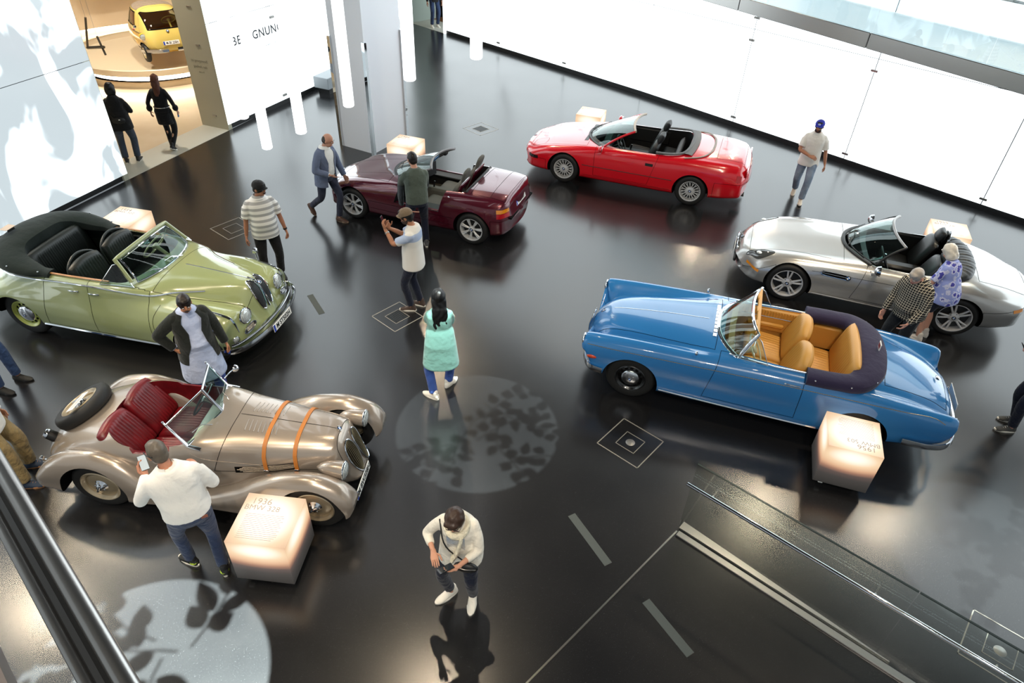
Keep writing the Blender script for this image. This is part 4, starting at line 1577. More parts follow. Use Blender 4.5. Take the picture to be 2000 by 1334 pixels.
    MB().box((.006, 0, .05), (.003, .085, .06)).build('print', pm('placard_red', '7a1f2b', .5), pc, smooth=False)
    return car


def car_world(car, v):
    c, s = math.cos(car.rotation_euler.z), math.sin(car.rotation_euler.z)
    return Vector((car.location.x + c * v[0] - s * v[1], car.location.y + s * v[0] + c * v[1], v[2]))


CAR503 = build_503()
# ------------------------------------------------------------------ pale green saloon-bodied convertible (1950s)
def build_502():
    car = thing('convertible_car', 'pale green 1950s convertible with dark green folded top and tall kidney grille', 'car', (-5.492, 8.245, 0), R(-11.16))
    paint = pm('pale_green_paint', '959f70', .18, 0, coat=1)
    dark = pm('dark_green_leather', '141c19', .4, bump=(50, .15, .004))
    canvas = cloth('dark_green_canvas', '14201d', scale=6, fold=.2)
    wood = pm('light_wood_trim', 'b98148', .35, coat=.5)
    mats = [paint, M_WELL, dark]
    st = [
        (2.10, 0, [(0, .50, -.03), (.06, .50, -.03), (.12, .49, -.05), (.22, .46, -.08), (.36, .44, -.09), (.52, .42, -.12), (.66, .40, -.18), (.74, .38, -.26), (.74, .35, -.28), (.62, .33, -.2), (0, .33, -.06)]),
        (2.07, 0, [(0, .72, -.06), (.08, .71, -.06), (.15, .66, -.07), (.24, .58, -.10), (.38, .58, -.09), (.54, .57, -.11), (.70, .52, -.18), (.79, .46, -.26), (.80, .40, -.28), (.70, .33, -.2), (0, .31, -.06)]),
        (2.00, 0, [(0, .91, -.05), (.10, .90, -.05), (.18, .82, -.05), (.27, .69, -.08), (.40, .71, -.06), (.56, .71, -.08), (.73, .63, -.14), (.83, .52, -.20), (.84, .43, -.22), (.76, .33, -.18), (0, .29, -.04)]),
        (1.88, 0, [(0, 1.03), (.13, 1.01), (.22, .90), (.31, .77), (.43, .80), (.58, .81), (.76, .72, -.03), (.86, .57, -.06), (.87, .45, -.08), (.81, .32, -.06), (0, .28)]),
        (1.68, 0, [(0, 1.065), (.18, 1.04), (.29, .94), (.37, .835), (.48, .865), (.61, .88), (.77, .79), (.875, .61), (.885, .46), (.83, .30), (0, .27)]),
        (1.35, 0, [(0, 1.09), (.24, 1.065), (.38, .975), (.45, .895), (.54, .91), (.65, .915), (.79, .83), (.885, .63), (.89, .46), (.84, .28), (0, .26)]),
        (1.00, 0, [(0, 1.115), (.30, 1.09), (.47, 1.015), (.54, .955), (.60, .935), (.68, .91), (.80, .83), (.885, .63), (.89, .46), (.84, .28), (0, .26)]),
        (.68, 0, [(0, 1.125), (.36, 1.11), (.57, 1.065), (.65, 1.03), (.69, .985), (.725, .92), (.80, .82), (.88, .63), (.89, .46), (.84, .28), (0, .26)]),
        (.20, 0, [(0, 1.11), (.38, 1.105), (.62, 1.085), (.72, 1.06), (.755, 1.00), (.775, .92), (.815, .80), (.87, .62), (.885, .46), (.84, .28), (0, .26)]),
        (-.40, 0, [(0, 1.10), (.38, 1.10), (.63, 1.085), (.735, 1.06), (.77, 1.00), (.79, .92), (.825, .79), (.87, .62), (.885, .46), (.84, .28), (0, .26)]),
        (-.90, 0, [(0, 1.09), (.38, 1.09), (.62, 1.075), (.735, 1.04), (.775, .985), (.80, .91), (.84, .80), (.885, .63), (.89, .46), (.84, .28), (0, .26)]),
        (-1.40, 0, [(0, 1.06), (.36, 1.055), (.58, 1.03), (.68, .995), (.73, .955), (.79, .90), (.87, .80), (.91, .64), (.905, .48), (.86, .30), (0, .28)]),
        (-1.80, 0, [(0, .99), (.32, .975), (.50, .935), (.58, .89), (.64, .86), (.73, .83), (.84, .75), (.89, .62), (.88, .50), (.82, .36), (0, .32)]),
        (-2.20, 0, [(0, .85), (.28, .83), (.43, .78), (.50, .74), (.56, .715), (.64, .69), (.74, .62), (.79, .54), (.77, .47), (.70, .40), (0, .37)]),
        (-2.48, 0, [(0, .66), (.18, .65), (.28, .62), (.34, .60), (.40, .58), (.46, .56), (.52, .53), (.54, .50), (.52, .47), (.46, .44), (0, .42)]),
    ]
    me = loft(st, mats)
    hole = round_poly([(.34, .62), (-.6, .665), (-1.34, .60), (-1.52, .42), (-1.52, -.42), (-1.34, -.60), (-.6, -.665), (.34, -.62), (.46, -.3), (.46, .3)], .12)
    me = cut(me, wheel_cut(1.4175, .35, .385, .52) + wheel_cut(-1.4175, .35, .37, .52) + [(MB().prism(hole, .38, 1.8), 2)])
    b = Body(me, car, paint)
    # bonnet, wings' seam, doors (front door hinged at the rear of the pair)
    b.panel('bonnet', [((.74, 0, 1.1), (1, 0, 0)), ((.74, .62, 0), (.275, 1, 0)), ((.74, -.62, 0), (-.275, 1, 0)), ((1.93, 0, .9), (1, 0, -.3))],
            lambda x, y, z: x > .74 and y < .62 - (x - .74) * .275 and z > .62 and x < 1.93 + .3 * (z - .9))
    b.panel('door', [((.72, 0, .9), (1, 0, .10)), ((-.16, 0, .9), (1, 0, .05)), ((0, 0, .36), (0, 0, 1))],
            lambda x, y, z: -.16 + .05 * (.9 - z) < x < .72 + .10 * (.9 - z) and z > .36 and y > .64, sides=True)
    b.panel('quarter_panel', [((-.86, 0, .9), (1, 0, -.12))],
            lambda x, y, z: -.86 - .12 * (.9 - z) < x < -.16 + .05 * (.9 - z) and z > .36 and y > .64, sides=True)
    for sd in (1, -1):
        b.trim('waist_trim', b.side([(1.35, .985), (1.0, .985), (.70, .99), (.2, 1.03), (-.5, 1.035), (-.9, 1.015), (-1.3, .985), (-1.7, .94)], sd, 40), .012)
        b.trim('sill_trim', b.side([(.98, .33), (0, .315), (-1.02, .33)], sd, 16), .018)
        b.line('wing_seam', b.side([(.88, .90), (.80, .72), (.84, .5), (.92, .34)], sd, 16))
        for x0 in (-.02, -.33):
            door_handle(car, b, x0, .945, sd, .13)
        p, n = b.top([(1.55, sd * .66), (1.70, sd * .66), (1.86, sd * .645), (1.95, sd * .62)], 10)
        o = MB().tube(p + n * .004, np.array([.006, .010, .014, .017, .019, .02, .02, .018, .014, .006]), 8).build('wing_lamp', M_CHROME, car)
    q, _ = b.top([(1.52, .70)], smooth=False)
    side_mirror(car, q[0], q[0] + np.array([-.06, .06, .13]), (-1, 0, .1), .05)
    b.trim('bonnet_trim', b.top([(.86, 0), (1.4, 0), (1.88, 0)], 16), .007)
    b.trim('boot_trim', b.top([(-1.6, 0), (-2.2, 0)], 8), .006)
    b.finish()
    # kidney grille: two tall rounded shells with bars
    for s in (1, -1):
        front_kidney(b, car, s, .745, .235, .085, .072, .30, 8, pm('grille_grey', '77797b', .3, .8), M_BLACK, .010, br=.0024)
    sp_ = []
    for z in np.linspace(.50, 1.0, 9):
        h = b.bvh.ray_cast(Vector((3, 0, z + .42)), Vector((-1, 0, -.30)).normalized())
        sp_.append(np.array(h[0]) + (.012, 0, .008))
    MB().tube(sp_, .013, 8).build('grille_spine', M_CHROME, car)
    emblem(car, axis_mat((.55, 0, .83), loc=(1.955, 0, 1.015)), .032)
    for s in (1, -1):
        headlamp(car, (1.945, s * .45, .745), (1, s * .12, .12), .105, .04)
        headlamp(car, (1.90, s * .70, .50), (1, s * .45, 0), .045, .02, .008)
        a = np.linspace(0, 2 * PI, 21)[:-1]
        M = axis_mat((1, s * .28, .28), loc=(2.0, s * .47, .575))
        o = MB().tube([(s * (.115 * math.cos(t)) , .046 * math.sin(t) - .03 * math.cos(t), 0) for t in a], .007, 6, closed=True).xf(M).build('side_grille', M_CHROME, car)
        mb = MB().add([(s * (.112 * math.cos(t)), .044 * math.sin(t) - .03 * math.cos(t), -.004) for t in a], [list(range(20))]).xf(M)
        mb.build('mesh', M_BLACK, o, smooth=False)
        mb = MB()
        for k in (-2, -1, 0, 1, 2):
            mb.tube([(-s * .07, k * .011 + .02, .001), (s * .07, k * .011 - .015, .001)], .002, 4)
        mb.xf(M)
        mb.build('grille_bar', M_ALU, o)
    prof = [(.0, .045), (.025, .03), (.034, 0), (.025, -.03), (0, -.045), (-.012, 0)]
    fb = cr([(1.74, .90, .40), (1.88, .87, .405), (2.02, .74, .41), (2.12, .42, .41), (2.16, 0, .41), (2.12, -.42, .41), (2.02, -.74, .41), (1.88, -.87, .405), (1.74, -.90, .40)], 44)
    MB().sweep(fb, prof).build('front_bumper', M_CHROME, car)
    MB().sweep(fb[8:-8] + np.array([-.06, 0, .07]), [(a * .45, c * .5) for a, c in prof]).build('bumper_apron', M_CHROME, car)
    rbp = cr([(-2.1, .86, .46), (-2.42, .75, .46), (-2.58, .4, .46), (-2.62, 0, .46), (-2.58, -.4, .46), (-2.42, -.75, .46), (-2.1, -.86, .46)], 32)
    MB().sweep(rbp, [(-a, c) for a, c in prof]).build('rear_bumper', M_CHROME, car)
    plate(car, axis_mat((1, 0, .10), loc=(2.212, -.02, .43)), 'M ST502H', .50, .115)
    # windscreen in a painted frame with chrome reveal
    P = screen_pts((.66, 0, 1.135), (.50, .56, 1.105), (.315, 0, 1.415), (.27, .485, 1.375), p=2.4, bulge=.015)
    w = windscreen(car, P, .013)
    Pp = screen_pts((.70, 0, 1.115), (.50, .635, 1.075), (.285, 0, 1.445), (.235, .545, 1.40), p=2.4)
    per = np.vstack([Pp[1:, 0][::1], Pp[-1, 1:-1], Pp[::-1, -1][:-1]])
    MB().tube(per, .030, 10, flat=1.0).build('painted_frame', paint, w)
    for y0, y1 in ((.34, .08), (.66, .40)):
        wiper(w, P, y0, y1, M_CHROME)
    MB().box((.29, 0, 1.35), (.02, .17, .055), bev=.01).build('rear_view_mirror', M_CHROME, w)
    for s in (1, -1):
        q = [(.52, s * .645, 1.085), (.245, s * .565, 1.40), (.08, s * .695, 1.09)]
        q = [(.50, s * .66, 1.085), (.36, s * .61, 1.25), (.27, s * .585, 1.36), (.225, s * .60, 1.35), (.02, s * .715, 1.085)]
        o = MB().tube(q, .009, 6, closed=True).build('quarter_light', M_CHROME, car)
        MB().add(q, [(0, 1, 2, 3, 4)]).build('pane', M_WGLASS, o, smooth=False)
        MB().tube([(.12, s * .655, 1.105), (-.5, s * .675, 1.10), (-.95, s * .665, 1.09)], .016, 8, flat=.7).build('wood_rail', wood, car)
        MB().box((-.1, s * .655, .80), (.9, .04, .45), bev=.015).build('door_card', dark, car, smooth=False)
    MB().box((-.5, 0, .40), (1.8, 1.2, .06)).build('carpet', pm('green_carpet', '0e1412', .95), car, smooth=False)
    MB().sweep(cr([(.42, .60, .98), (.46, 0, 1.02), (.42, -.60, .98)], 9), [(.0, .08), (.08, .04), (.09, -.12), (-.05, -.1)]).build('dashboard', paint, car)
    cream = pm('cream_wheel', 'cfc7a6', .3)
    steering(car, (.10, .36, 1.10), .22, cream, 55, 3, cream, .013)
    for y in (.33, -.33):
        seat(car, -.38, y, .66, dark, .60, .60, 16, 9, .54, .20, .16)
        MB().tube(cr([(-.42, y - .29, .70), (-.55, y - .27, 1.12), (-.60, y, 1.235), (-.55, y + .27, 1.12), (-.42, y + .29, .70)], 24), .020, 8).build('seat_piping', M_ALU if False else dark, car)
    seat(car, -1.16, 0, .66, dark, 1.14, .58, 16, 22, .46, .06, .16, name='rear_seat')
    # folded top: tall canvas bundle
    up = cr([(-.78, .66, 1.10), (-1.05, .68, 1.12), (-1.38, .62, 1.18), (-1.58, .42, 1.22), (-1.63, 0, 1.24), (-1.58, -.42, 1.22), (-1.38, -.62, 1.18), (-1.05, -.68, 1.12), (-.78, -.66, 1.10)], 56)
    t_ = np.abs(np.linspace(-1, 1, 56))
    wsc = .085 + .19 * np.clip(1 - t_ * 1.15, 0, 1) ** .7
    hsc = .045 + .10 * np.clip(1 - t_ * 1.1, 0, 1) ** .7
    prof = [(math.cos(a) * (1 + .06 * math.cos(5 * a)), (abs(math.sin(a)) ** .75) * (1 if math.sin(a) > 0 else -1)) for a in np.linspace(0, 2 * PI, 25)[:-1]]
    cov = MB().sweep(up - np.array([0, 0, .02]), prof, sc=np.stack([wsc, hsc], 1)).build('folded_top', canvas, car)
    mb = MB()
    for i in (3, 12, 43, 52):
        p = up[i]
        mb.ball(p + np.array([0, math.copysign(wsc[i] * .9, p[1]), .03]), (.012,) * 3, 8, 6)
    mb.build('press_stud', M_CHROME, cov)
    put_wheels(car, disc_wheel(.35, .17, .215, pm('yellow_green_rim', 'b7bf5e', .3, coat=.5), .135, holes=12), 1.4175, -1.4175, .675, .70, .35)
    pc = thing('placard', 'pale card propped on the folded dark green top', 'sign', tuple(car_world(car, (-1.73, -.22, 1.372))), R(-11))
    MB().box((0, 0, .04), (.12, .17, .004)).build('card', pm('card_pink', 'cdb9a8', .5), pc, smooth=False)
    MB().box((0.05, 0, .018), (.006, .12, .04)).build('prop', M_BLACK, pc, smooth=False)
    return car


CAR502 = build_502()
# ------------------------------------------------------------------ silver-beige prewar roadster
def build_328():
    car = thing('vintage_roadster', 'silver-beige prewar roadster with red seats and two leather bonnet straps', 'car', (-3.197, 5.324, 0), R(-4.38))
    paint = pm('silver_beige_paint', 'a3978b', .26, .5, coat=.8)
    red = pm('red_leather', '590c14', .36, bump=(50, .2, .004), var=('721019', 6))
    strap = pm('strap_leather', 'b8712c', .5)
    mats = [paint, M_WELL, red]
    st = [
        (1.58, 0, [(0, .40), (.07, .40), (.12, .39), (.15, .37), (.16, .35), (.15, .33), (.10, .31), (0, .31)]),
        (1.54, 0, [(0, .60, -.02), (.10, .59, -.02), (.17, .53, -.03), (.21, .45, -.02), (.22, .38, 0), (.20, .32), (.14, .28), (0, .28)]),
        (1.46, 0, [(0, .80, -.02), (.13, .785, -.02), (.22, .70, -.03), (.27, .57, -.02), (.28, .45, 0), (.26, .34), (.18, .28), (0, .28)]),
        (1.36, 0, [(0, .90), (.16, .885), (.265, .81), (.315, .68), (.33, .50), (.32, .36), (.25, .28), (0, .28)]),
        (.90, 0, [(0, .945), (.20, .93), (.33, .86), (.40, .72), (.42, .52), (.42, .36), (.35, .26), (0, .26)]),
        (.30, 0, [(0, .985), (.26, .97), (.42, .895), (.49, .74), (.51, .54), (.52, .36), (.45, .25), (0, .25)]),
        (-.02, 0, [(0, .995), (.30, .98), (.48, .915), (.54, .77), (.56, .55), (.56, .36), (.48, .25), (0, .25)]),
        (-.28, 0, [(0, .96), (.32, .945), (.50, .885), (.565, .76), (.58, .55), (.575, .36), (.5, .25), (0, .25)]),
        (-.60, 0, [(0, .92), (.34, .91), (.515, .865), (.585, .76), (.60, .55), (.59, .36), (.5, .25), (0, .25)]),
        (-1.00, 0, [(0, .955), (.34, .94), (.51, .88), (.59, .76), (.60, .56), (.585, .37), (.5, .26), (0, .26)]),
        (-1.35, 0, [(0, .915), (.31, .885), (.47, .81), (.555, .69), (.57, .53), (.545, .38), (.46, .28), (0, .28)]),
        (-1.65, 0, [(0, .80), (.27, .77), (.42, .69), (.50, .59), (.52, .48), (.49, .38), (.42, .31), (0, .31)]),
        (-1.88, 0, [(0, .63), (.22, .61), (.34, .56), (.41, .50), (.43, .44), (.40, .38), (.34, .34), (0, .34)]),
        (-2.02, 0, [(0, .46), (.12, .455), (.19, .445), (.23, .43), (.24, .41), (.22, .39), (.18, .38), (0, .38)]),
    ]
    me = loft(st, mats)
    hole = round_poly([(-.12, .44), (-.55, .53), (-.92, .52), (-1.12, .36), (-1.17, 0), (-1.12, -.36), (-.92, -.52), (-.55, -.53), (-.12, -.44)], .12)
    dip = [(MB().box((-.56, s * .62, 1.06), (.56, .36, .50), bev=.10), 2) for s in (1, -1)]
    me = cut(cut(me, [(MB().prism(hole, .34, 1.4), 2)]), dip)
    b = Body(me, car, paint)
    b.panel('bonnet', [((.20, 0, .9), (1, 0, -.35)), ((1.36, 0, .9), (1, 0, .30))], lambda x, y, z: .20 + .35 * (z - .9) < x < 1.36 - .30 * (z - .9) and z > .62 and x < 1.5 and x > 0 and y > -1)
    b.line('bonnet_hinge', b.top([(1.33, 0), (.8, 0), (.25, 0)], 12))
    for sd in (1, -1):
        b.line('door_seam', b.side([(-.12, .78), (-.10, .6), (-.14, .45)], sd, 10))
        b.line('door_seam', b.side([(-.98, .72), (-.95, .55), (-.75, .42)], sd, 10))
        b.trim('cockpit_roll', b.side([(-.12, .86), (.0, .80), (.3, .74), (.6, .70)], sd, 14), .006, paint)
        # slatted side vent
        p, n = b.side([(.98, .69), (.75, .665), (.45, .645), (.32, .645)], sd, 10)
        o = MB().strip(p + n * .003, .085, n).build('side_vent', M_GAP, car)
        for k in range(-2, 3):
            p2, n2 = b.side([(.98 - abs(k) * .02, .69 + k * .012), (.7, .66 + k * .015), (.34 + abs(k) * .03, .645 + k * .016)], sd, 8)
            MB().tube(p2 + n2 * .004, .0035, 5).build('slat', paint, o)
    for s in (1, -1):       # louvres on the bonnet top
        for k in range(8):
            x = .36 + k * .048
            p, n = b.top([(x, s * .065), (x + .015, s * .22)], 5)
            MB().tube(p + n * .001, .007, 6, flat=.7).build('louvre', paint, car)
    # leather straps round the bonnet
    for x in (.62, .94):
        ang = np.linspace(-1, 1, 41)
        pts, nm = [], []
        for y in np.linspace(-.36, .36, 25):
            h = b.bvh.ray_cast(Vector((x + .015, y, 3)), Vector((0, 0, -1)))
            pts.append(h[0])
            nm.append(h[1])
        for sd in (1, -1):
            ex, en = [], []
            for z in (.80, .75, .70, .64):
                h = b.bvh.ray_cast(Vector((x + .015 + (.8 - z) * .1, sd * 2, z)), Vector((0, -sd, 0)))
                if h[0] is not None:
                    ex.append(h[0])
                    en.append(h[1] if h[1].y * sd > 0 else -h[1])
            if sd > 0:
                pts, nm = pts + ex, nm + en
            else:
                pts, nm = ex[::-1] + pts, en[::-1] + nm
        pts, nm = np.array(pts), np.array(nm)
        nm[nm[:, 2] < 0] *= 1
        mb = MB()
        t = np.gradient(pts, axis=0)
        a = np.cross(t, nm)
        a /= np.linalg.norm(a, axis=1, keepdims=True)
        wv = .021
        mb.grid(np.stack([pts - a * wv, pts - a * wv + nm * .012, pts + a * wv + nm * .012, pts + a * wv], 1))
        o = mb.build('bonnet_strap', strap, car, fix=True)
        for q in (pts[0], pts[-1]):
            MB().box(q + np.array([0, math.copysign(.012, q[1]), -.01]), (.06, .012, .03), bev=.004).build('buckle', M_CHROME, o)
    b.finish()
    # wings: separate flowing shells
    def wing(stn, wc, nm):
        for s in (1, -1):
            sts = []
            for x, yi, yo, zb, zt, lip in stn:
                ym = yi * .45 + yo * .55
                h = zt - zb
                loop = [(yi, zb), (yi + .01, zb + h * .5), (yi + (ym - yi) * .35, zb + h * .86), (ym, zt), (ym + (yo - ym) * .6, zb + h * .90), (yo - .006, zb + h * .62), (yo, zb + h * .25), (yo - .004, zb), ((yi + yo) / 2, zb)]
                sts.append((x, 0, [(s * y, z) for y, z in loop]))
            m2 = loft(sts, [paint, M_WELL, red], sym=False, dx=.04, name=nm)
            m2 = cut(m2, [(MB().lathe([(wc[2], .36), (wc[2], 1.0)], (wc[0], 0, wc[1]), (0, s, 0), 40), 1)])
            link(nm, m2, car)
    wing([(1.66, .50, .70, .44, .52, 0), (1.62, .47, .745, .36, .60, 0), (1.50, .44, .775, .30, .715, 0), (1.20, .42, .785, .25, .805, 0), (.90, .42, .785, .25, .765, 0), (.62, .43, .78, .25, .66, 0), (.35, .45, .77, .25, .51, 0), (.08, .48, .755, .25, .395, 0), (-.15, .50, .74, .26, .325, 0), (-.36, .52, .72, .265, .29, 0)], (1.2, .33, .385), 'front_wing')
    wing([(-.47, .50, .775, .27, .33, 0), (-.54, .48, .785, .26, .42, 0), (-.70, .46, .785, .25, .62, 0), (-.92, .44, .78, .25, .765, 0), (-1.18, .43, .78, .25, .825, 0), (-1.45, .42, .775, .28, .79, 0), (-1.68, .42, .765, .32, .67, 0), (-1.84, .44, .745, .34, .52, 0), (-1.90, .50, .70, .38, .44, 0)], (-1.2, .33, .375), 'rear_wing')
    # kidney grille
    gold, brz = pm('grille_gold', 'a39779', .25, .9), pm('grille_bronze', '17120c', .5)
    for s in (1, -1):
        front_kidney(b, car, s, .645, .255, .098, .088, .45, 8, gold, brz, br=.0045)
    emblem(car, axis_mat((.55, 0, .83), loc=(1.345, 0, .915)), .028)
    for s in (1, -1):
        a = np.linspace(0, 1, 8)
        MB().lathe([(.10 * math.sqrt(max(0.02, 1 - (1 - t) ** 2.2)), -.30 + .30 * t) for t in a], (1.50, s * .40, .70), (1, 0, -.03), 24).build('headlamp_pod', paint, car)
        headlamp(car, (1.50, s * .40, .70), (1, 0, -.03), .098, .035, .010)
        MB().ball((-1.90, s * .52, .52), (.03, .03, .03), 10, 8).build('tail_light', M_CHROME, car)
    plate(car, axis_mat((1, 0, .1), loc=(1.60, -.18, .30)), 'M BW328H', .50, .11)
    # V windscreen with chrome posts
    for s in (1, -1):
        q = np.array([(.03, 0.012 * s, 1.0), (-.14, s * .485, .93), (-.30, s * .485, 1.215), (-.13, 0.012 * s, 1.285)])
        o = MB().tube(q, .013, 8, closed=True).build('windscreen_frame', M_CHROME, car)
        n_ = np.cross(q[1] - q[0], q[3] - q[0])
        n_ /= np.linalg.norm(n_)
        MB().add(list(q) + list(q + n_ * .004), [(0, 1, 2, 3), (7, 6, 5, 4)]).build('windscreen', M_WGLASS, o, smooth=False)
        MB().tube([q[1] + (.14, 0, -.03), q[1], q[2] + (q[2] - q[1]) * .12], [.03, .022, .012], 8, flat=.6).build('post', M_CHROME, o)
        MB().ball(q[2] + (q[2] - q[1]) * .13, (.014,) * 3, 8, 6).build('post_cap', M_CHROME, o)
        MB().tube([(.02, s * .2, .985), (-.07, s * .26, 1.03), (-.10, s * .40, 1.05)], .005, 6).build('wiper', M_ALU, o)
    side_mirror(car, (-.16, .50, 1.02), (-.06, .60, 1.10), (-1, 0, .05), .045)
    # cabin
    for y in (.255, -.255):
        seat(car, -.86, y, .52, red, .50, .56, 34, 9, .50, .16, .17)
    MB().box((-.5, 0, .36), (1.1, .9, .05)).build('carpet', pm('dark_carpet', '140a0a', .95), car, smooth=False)
    MB().sweep(cr([(-.10, .48, .86), (-.07, 0, .90), (-.10, -.48, .86)], 9), [(.0, .05), (.05, .03), (.05, -.14), (-.03, -.14)]).build('dashboard', pm('beige_dash', 'c9bda6', .4), car)
    mb = MB()
    for y in (.12, .24, .36):
        mb.lathe([(.0001, .005), (.038, .005), (.042, 0)], (-.145, y, .86), (-1, 0, .1), 16)
    mb.build('dials', M_BLACK, car)
    steering(car, (-.33, .26, .90), .205, M_BLACK, 62, 3, M_ALU)
    MB().tube([(-.30, -.02, .40), (-.34, -.02, .62)], .008, 6).build('gear_lever', M_CHROME, car)
    # spare wheel lying on the tail with its card, fuel cap, exhaust
    wl = disc_wheel(.33, .14, .215, pm('beige_rim', 'a99a80', .3, .5, coat=.4), .1, knock=True)
    put_wheels(car, wl, 1.2, -1.2, .585, .61, .33)
    sp = copy_tree(wl, car)
    sp.name = 'spare_wheel'
    sp.location = (-1.62, 0, .855)
    sp.rotation_euler = (R(90) , 0, 0)
    sp.matrix_parent_inverse = Matrix()
    q = Vector((0, 1, 0)).rotation_difference(Vector((-.50, 0, .866)))
    sp.rotation_mode = 'QUATERNION'
    sp.rotation_quaternion = q
    MB().lathe([(.055, 0), (.06, .03), (.055, .10), (.03, .11)], (-1.86, -.27, .585), (-.62, -.12, .5), 20).build('fuel_neck', M_BLACK, car)
    MB().lathe([(.001, .145), (.05, .14), (.062, .12), (.062, .10)], (-1.86, -.27, .585), (-.62, -.12, .5), 20, close=False).build('fuel_cap', M_CHROME, car)
    MB().tube([(-1.7, -.36, .27), (-2.08, -.36, .27)], .03, 12).build('exhaust_tip', M_CHROME, car)
    pc = thing('placard', 'white printed card lying on the spare wheel of the silver-beige roadster', 'sign', tuple(car_world(car, (-1.57, -.10, 1.02))), R(-4.4))
    Mc = Matrix.Rotation(R(-30), 4, 'Y')
    MB().box((0, 0, 0), (.10, .30, .006)).xf(Mc).build('card', M_WHITE, pc, smooth=False)
    mb = MB()
    for k in range(3):
        mb.box((.025 - k * .022, 0, .0036), (.006, .22, .0008))
    mb.xf(Mc)
    mb.build('print', pm('grey_card_print', '6a6a6a', .6), pc, smooth=False)
    return car


CAR328 = build_328()
# ------------------------------------------------------------------ silver two-seat roadster
def build_z8():
    car = thing('roadster', 'silver two-seat roadster with black interior and side vents', 'car', (5.951, 9.943, 0), R(161.75))
    paint = pm('silver_paint', 'b6b6b4', .24, .55, coat=1)
    blk = pm('black_leather', '121314', .38, bump=(50, .12, .004))
    mats = [paint, M_WELL, blk]
    low = [(.84, .22), (0, .18)]
    st = [
        (2.16, 0, [(0, .44), (.15, .44), (.28, .43), (.40, .42, -.04), (.52, .40, -.10), (.60, .37, -.16), (.58, .32, -.16), (.50, .27, -.10), (0, .26)]),
        (2.12, .0, [(0, .56, -.01), (.18, .555, -.02), (.34, .54, -.04), (.48, .51, -.09), (.62, .47, -.17), (.71, .42, -.24), (.70, .34, -.24), (.62, .24, -.16), (0, .23)]),
        (2.02, .0, [(0, .635), (.20, .63), (.38, .615, -.02), (.53, .59, -.06), (.69, .53, -.14), (.80, .45, -.20), (.79, .36, -.20), (.71, .23, -.14), (0, .20)]),
        (1.80, .0, [(0, .71), (.24, .705), (.44, .695), (.60, .675, -.02), (.77, .605, -.05), (.865, .48, -.08), (.86, .36, -.08), (.78, .22, -.05), (0, .18)]),
        (1.50, 0, [(0, .775), (.26, .77), (.47, .765), (.64, .76), (.80, .70), (.895, .53), (.885, .38), (.82, .22), (0, .18)]),
        (1.10, 0, [(0, .83), (.28, .825), (.49, .82), (.66, .815), (.81, .755), (.90, .56), (.89, .39), (.83, .21), (0, .18)]),
        (.60, 0, [(0, .885), (.30, .875), (.51, .86), (.68, .84), (.815, .77), (.885, .58), (.885, .40), (.83, .21), (0, .18)]),
        (.20, 0, [(0, .90), (.32, .895), (.54, .88), (.70, .855), (.815, .78), (.885, .60), (.885, .41), (.835, .21), (0, .18)]),
        (-.40, 0, [(0, .88), (.34, .88), (.57, .875), (.72, .855), (.82, .785), (.89, .61), (.89, .41), (.84, .21), (0, .18)]),
        (-.90, 0, [(0, .90), (.34, .90), (.57, .895), (.73, .875), (.85, .80), (.905, .62), (.905, .42), (.85, .21), (0, .18)]),
        (-1.30, 0, [(0, .94), (.33, .93), (.55, .91), (.73, .88), (.87, .80), (.915, .63), (.91, .43), (.85, .22), (0, .19)]),
        (-1.70, 0, [(0, .885), (.30, .875), (.51, .855), (.69, .82), (.84, .74), (.895, .60), (.89, .44), (.82, .25), (0, .22)]),
        (-2.05, 0, [(0, .80, -.03), (.27, .79, -.02), (.46, .765), (.62, .725, .03), (.76, .66, .07), (.83, .56, .10), (.82, .44, .10), (.74, .28, .06), (0, .25)]),
        (-2.24, 0, [(0, .735, -.04), (.24, .725, -.03), (.41, .70), (.55, .66, .05), (.67, .60, .10), (.74, .53, .14), (.73, .43, .14), (.65, .30, .10), (0, .27)]),
        (-2.31, 0, [(0, .60, -.04), (.20, .595, -.03), (.34, .58, 0), (.45, .56, .05), (.55, .53, .10), (.60, .49, .13), (.59, .42, .13), (.52, .34, .10), (0, .32)]),
    ]
    me = loft(st, mats)
    hole = round_poly([(.34, .40), (.12, .69), (-.45, .715), (-.95, .69), (-1.22, .52), (-1.32, .2), (-1.32, -.2), (-1.22, -.52), (-.95, -.69), (-.45, -.715), (.12, -.69), (.34, -.40), (.50, -.15), (.50, .15)], .12)
    me = cut(me, wheel_cut(1.2525, .335, .372, .56) + wheel_cut(-1.2525, .335, .376, .56) + [(MB().prism(hole, .32, 1.4), 2)])
    b = Body(me, car, paint)
    b.panel('bonnet', [((.52, 0, .85), (1, 0, .0)), ((1.95, 0, .65), (1, 0, -.2)), ((.5, .70, 0), (.12, 1, 0)), ((.5, -.70, 0), (-.12, 1, 0))],
            lambda x, y, z: .52 < x < 1.95 + .2 * (z - .65) and y < .70 - (x - .5) * .12 and z > .55)
    b.panel('door', [((.22, 0, .6), (1, 0, .22)), ((-.88, 0, .6), (1, 0, -.05)), ((0, 0, .31), (0, 0, 1))],
            lambda x, y, z: -.88 + .05 * (z - .6) < x < .22 - .22 * (z - .6) and z > .31 and y > .66, sides=True)
    b.panel('front_bumper', [((1.52, 0, .62), (.55, 0, 1))], lambda x, y, z: x > 1.50 and .55 * (x - 1.52) + (z - .62) < 0)
    b.panel('boot_lid', [((-1.42, 0, 0), (1, 0, 0)), ((-2.18, 0, 0), (1, 0, 0)), ((-1.42, .60, 0), (-.2, 1, 0)), ((-1.42, -.60, 0), (.2, 1, 0))],
            lambda x, y, z: -2.18 < x < -1.42 and y < .60 + (x + 1.42) * .2 and z > .6)
